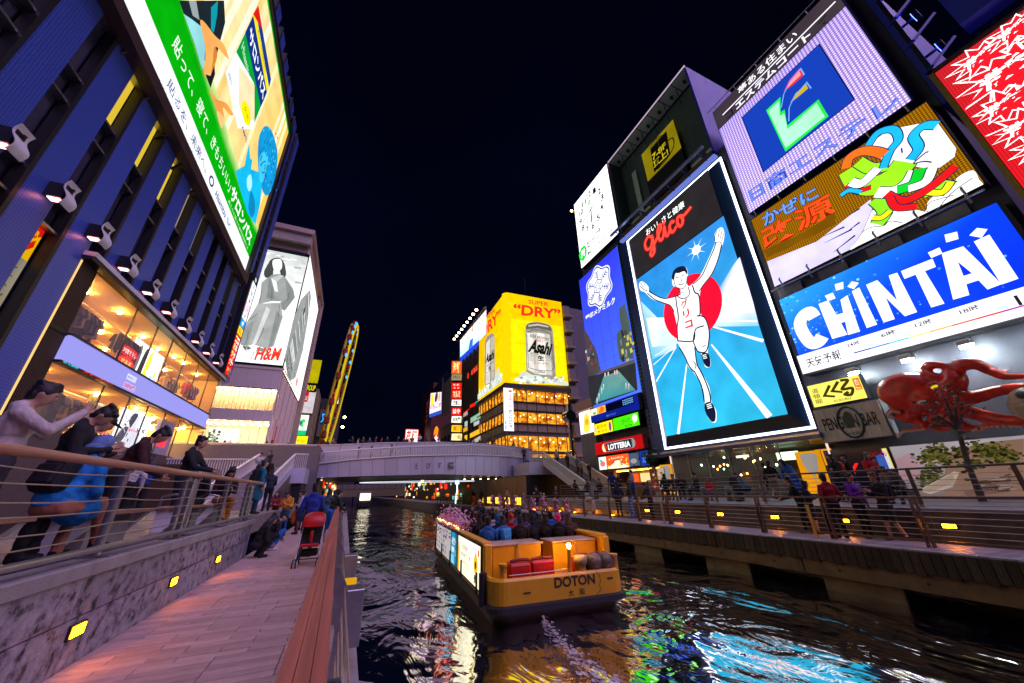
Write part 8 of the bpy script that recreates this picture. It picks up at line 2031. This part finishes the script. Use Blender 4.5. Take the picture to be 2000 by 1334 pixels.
# ---- terrace
g5='people on the terrace'
def T_(px,X):return XH(px,X,TERR)
for px,X,f,lb,kw in(((1316,945),17.2,100,'man in a black coat sitting before the far orange wine poster',dict(legs='sit',R='lap',top='#101018')),((1333,950),17.6,120,'dark seated person next to the black coat on the terrace',dict(legs='sit',R='phone',top='#14141c',hk='long')),
((1362,950),16.9,60,'person in a dark beanie sitting with back to the glass front',dict(legs='sit',R='lap',top='#0f1220',hk='beanie',hc='#141a28')),((1386,950),16.6,110,'child in a pink jacket with a flowery bag on the terrace bench',dict(legs='sit',R='lap',top='#c0203a',bottom='#7a2a5a',sc=.8,hk='long')),
((1438,948),16.9,-60,'man in a flat cap bent towards his neighbour on the terrace bench',dict(legs='sit',R='lap',lean=22,top='#10131c',hk='cap',hc='#1a3a5a')),((1458,945),16.7,60,'man in a grey blue quilted jacket leaning forward on the terrace bench',dict(legs='sit',R='lap',lean=30,top='#5a7890',bottom='#0f1016')),
((1504,920),18.0,-75,'young man in a black vest and beige trousers walking past the glass front',dict(legs='walk',R='walkf',L='walkb',top='#15131a',bottom='#a08068')),((1494,925),19.0,-80,'person in a pinkish jacket walking behind the beige trousers',dict(legs='walk',R='walkf',L='walkb',top='#8a6a70',bottom='#3a3030')),
((1549,930),17.0,80,'person in a hooded bright blue coat bending forward before the orange poster',dict(R='rail',lean=30,garb='coat',top='#1460c0',hk='hood',hc='#10244a')),((1634,925),17.5,60,'person in a dark hooded jacket with an orange bag under the wooden sign',dict(R='cross',top='#0f1018',hk='long',pack='#c0562a')),
((1668,940),18.0,20,'person in a dark cap half hidden between the boardwalk group and notice board',dict(R='pocket',top='#10141c',hk='cap',hc='#0c0c10')),((1703,918),18.2,150,'woman in a bright red jacket before the prohibition notice',dict(R='cross',top='#c01420',bottom='#20102a',hk='long')),
((1752,950),16.6,95,'person in a khaki coat bowed forward on the bench by the garden mural',dict(legs='sit',R='lap',lean=40,nod=20,top='#7a7464',bottom='#2a2622')),
((1123,950),16.2,-80,'man in a red scarf at the folding table nearest the stairs',dict(legs='sit',R='lap',top='#2a1218')),((1147,950),16.3,90,'person in navy seated with back to the rail at the middle folding table',dict(legs='sit',R='lap',top='#101830')),((1171,948),16.6,100,'person in black at the white folding table below the second stair rail',dict(legs='sit',R='lap',top='#101014')),
((1193,920),17.5,-30,'tall man in a navy jacket with a striped sleeve before the burger counter',dict(R='pocket',top='#12206a',bottom='#10142a',sc=1.05)),((1208,935),19.0,170,'person with glasses facing out near the burger counter',dict(R='phone',top='#20161a')),((1231,935),21.6,100,'counter worker in a cap lit orange at the burger counter',dict(R='lap',top='#c04a2a',hk='cap',hc='#3a1a10')),((1236,945),16.4,60,'person in a patterned pale jacket next to the steps on the terrace',dict(R='cross',top='#8aa0c8',bottom='#123a78')),((1300,948),16.0,-30,'dark seated person left of the steps rail on the terrace',dict(legs='sit',R='lap',top='#0f1018'))):
 person(T_(px,X),f,lb,group=g5,**kw)
# ---- right stairs and landing
g6='people on the right stairs'
for i,(y,x,f,lb,c)in enumerate(((32.6,19.0,180,'person in a pale shirt at the top of the right bank stairs','#a89a90'),(31.6,19.6,180,'person in a brown coat coming down the right bank stairs','#4a3226'),(30.8,20.2,185,'person in grey coming down the middle of the right bank stairs','#55607a'),(29.8,19.9,180,'person in a beige coat with a bag low on the right bank stairs','#8a7a68'),(29.2,20.4,175,'person in a navy jacket lowest on the right bank stairs','#121c3a'))):
 person((x,y,-.55+3.15*(y-26.6)/7.4),f,lb,legs='walk',R='walkf',L='walkb',top=c,bottom='#1a1a22',group=g6)
person((17.0,36.0,2.6),150,'person leaning on the landing pickets above the right bank stairs',R='rail',lean=15,top='#3a4a70',group=g6)
# ---- on the bridge
g7='pedestrians on the bridge whose heads show over the parapet'
rp=random.Random(9);cols=['#15161d','#1c2236','#3a2a26','#5a5f70','#7a2a30','#b0a8a8','#202a24','#8a6a50','#2a3a5a']
for px,py in((690,852),(700,856),(711,853),(723,855),(735,852),(746,855),(757,853),(779,852),(790,855),(796,853),(806,851),(834,853),(848,854),(911,857),(919,858),(927,856),(937,859),(946,857),(963,854),(1003,862),(652,856),(640,858)):
 v=on((px,py),Y=45.2);person((v.x,45.2+rp.uniform(0,.6),v.z-1.68),rp.choice([180,160,90,-90,20]),'pedestrian in dark clothes seen head and shoulders over the bridge parapet',R=rp.choice(['pocket','phone']),top=rp.choice(cols),hk=rp.choice(['short','long','short']),group=g7,hc=rp.choice([HB,HBR]))
v=on((820,848),Y=45.2);person((v.x,45.2,v.z-1.68),170,'person in a white coat standing out over the middle of the bridge parapet',R='phone',top='#d8d0d8',hk='long',group=g7)
for px,py,lb,c in((702,874,'person in dark clothes on the left part of the bridge ramp behind the slats','#1a2030'),(727,872,'person in white behind the bridge slats','#c8ccd8'),(766,869,'person in black behind the slats near the bridge middle','#121218')):
 v=on((px,py),Y=39.6);person((v.x,39.6,v.z-1.68),90,lb,R='pocket',top=c,group='people on the bridge ramp')
g8='pedestrians over the left bridge head wall'
for px,py in((425,863),(440,862),(451,866),(463,866),(476,868),(521,863),(531,861),(563,866),(606,867),(622,867)):
 v=on((px,py),Y=40.5);person((v.x,40.5,v.z-1.66),rp.choice([180,90,-90,0]),'pedestrian in dark clothes seen head and shoulders over the left bridge head wall',R=rp.choice(['pocket','phone']),top=rp.choice(cols),hk=rp.choice(['short','long']),group=g8)
# ---- boat passengers
g9='passengers on the sightseeing boat'
def bp(x,y):return BM@Vector((x,y,.68))
FW=math.degrees(BR)
seats=[((-1.25,2.15),'boy in a blue jacket seated at the left rear corner of the boat',dict(top='#1a5fa8')),((-.75,2.3),'passenger with a light blue backpack in the rear boat row',dict(top='#2a78c0',hk='long',pack='#3a9ad8')),((-.25,2.2),'passenger in black with short hair in the rear boat row',dict(top='#121218')),((.25,2.35),'passenger in a dark navy hood in the rear boat row',dict(top='#101424',hk='hood',hc='#121a30')),
((.62,2.3),'girl with very long black hair in the rear boat row',dict(hk='long',top='#15131a')),((1.0,2.15),'passenger in a hot pink cap and black jacket',dict(top='#131318',hk='cap',hc='#f0208a')),((1.42,2.3),'girl with long brown hair near the right rear of the boat',dict(hk='long',hc=HBR,top='#4a3430')),((1.58,3.0),'passenger in a grey hood at the right side of the boat',dict(top='#8a8494',hk='hood',hc='#6a6674')),
((-1.1,3.2),'passenger in a dark coat in the second boat row, far left',dict(top='#1c1a20')),((-.65,3.1),'passenger in a blue hood in the second boat row',dict(top='#1a2a4a',hk='hood',hc='#2a6aa0')),((-.2,3.2),'passenger in a bright red beanie in the second boat row',dict(top='#b0202a',hk='beanie',hc='#d01420')),((.25,3.15),'passenger in a violet grey coat in the second boat row',dict(top='#5a4a60',hk='long')),((.7,3.2),'passenger in a black cap turned sideways in the second boat row',dict(top='#121216',hk='cap',hc='#0c0c10')),((1.2,3.2),'passenger in a bright blue jacket in the second boat row',dict(top='#1f6ac0')),
((-1.0,4.2),'passenger in black with long hair in the third boat row, left',dict(top='#101014',hk='long')),((-.5,4.3),'passenger in a white jacket in the third boat row',dict(top='#b8b0b4')),((0,4.2),'passenger in charcoal in the middle of the third boat row',dict(top='#25252c')),((.5,4.3),'passenger raising a hand in the third boat row',dict(top='#2a5a90',R='up',L='lap')),((1.0,4.2),'passenger in dark green in the third boat row',dict(top='#16261c',hk='long')),((1.45,4.3),'passenger in black at the right of the third boat row',dict(top='#121216')),
((-.9,5.2),'passenger in brown in the fourth boat row, left',dict(top='#4a2c1c',hc=HBR)),((-.3,5.3),'passenger with a bun in the fourth boat row',dict(top='#3a2a4a',hk='bun')),((.2,5.2),'passenger in navy in the fourth boat row',dict(top='#121c3a')),((.75,5.3),'passenger in grey with long hair in the fourth boat row',dict(top='#6a6a74',hk='long')),((1.3,5.2),'passenger in maroon in the fourth boat row',dict(top='#4a1018')),
((-.8,6.2),'passenger in black in the fifth boat row, left',dict(top='#101014')),((-.1,6.3),'passenger in teal in the fifth boat row',dict(top='#0f5a64')),((.6,6.2),'passenger in cream in the fifth boat row',dict(top='#c0b098',hk='long')),((1.2,6.3),'passenger in dark grey in the fifth boat row',dict(top='#222228')),((-.5,7.2),'passenger in purple in the sixth boat row',dict(top='#3a1a4a',hk='long')),((.3,7.3),'passenger in blue denim in the sixth boat row',dict(top='#24406a')),((1.0,7.2),'passenger in black in the front boat row, right',dict(top='#0f0f14'))]
for(x,y),lb,kw in seats:
 kw=dict(kw);kw.setdefault('R','lap');person(bp(x,y),FW+rp.uniform(-25,25),lb,legs='sit',group=g9,sc=1.04,**kw)
person(bp(.1,8.7),165+FW,'boat guide in a pale hat and dark jacket standing near the bow',R='phone',L='cross',top='#101830',bottom='#12141c',hk='hat',hc='#d8b8a8',group=g9)
# small hand-held things
for nm,p,c,lb in(('phone',F((1722,965),WALK+.9),'#8ab8e8','white phone in the hands of the violet sweater'),):
 t=MB().box(p.x-.04,p.x+.04,p.y-.01,p.y+.01,WALK+1.1,WALK+1.25,.004).build(nm,emit('phone_glow',c,1.2,sample=False));tag(t,lb,'phone')
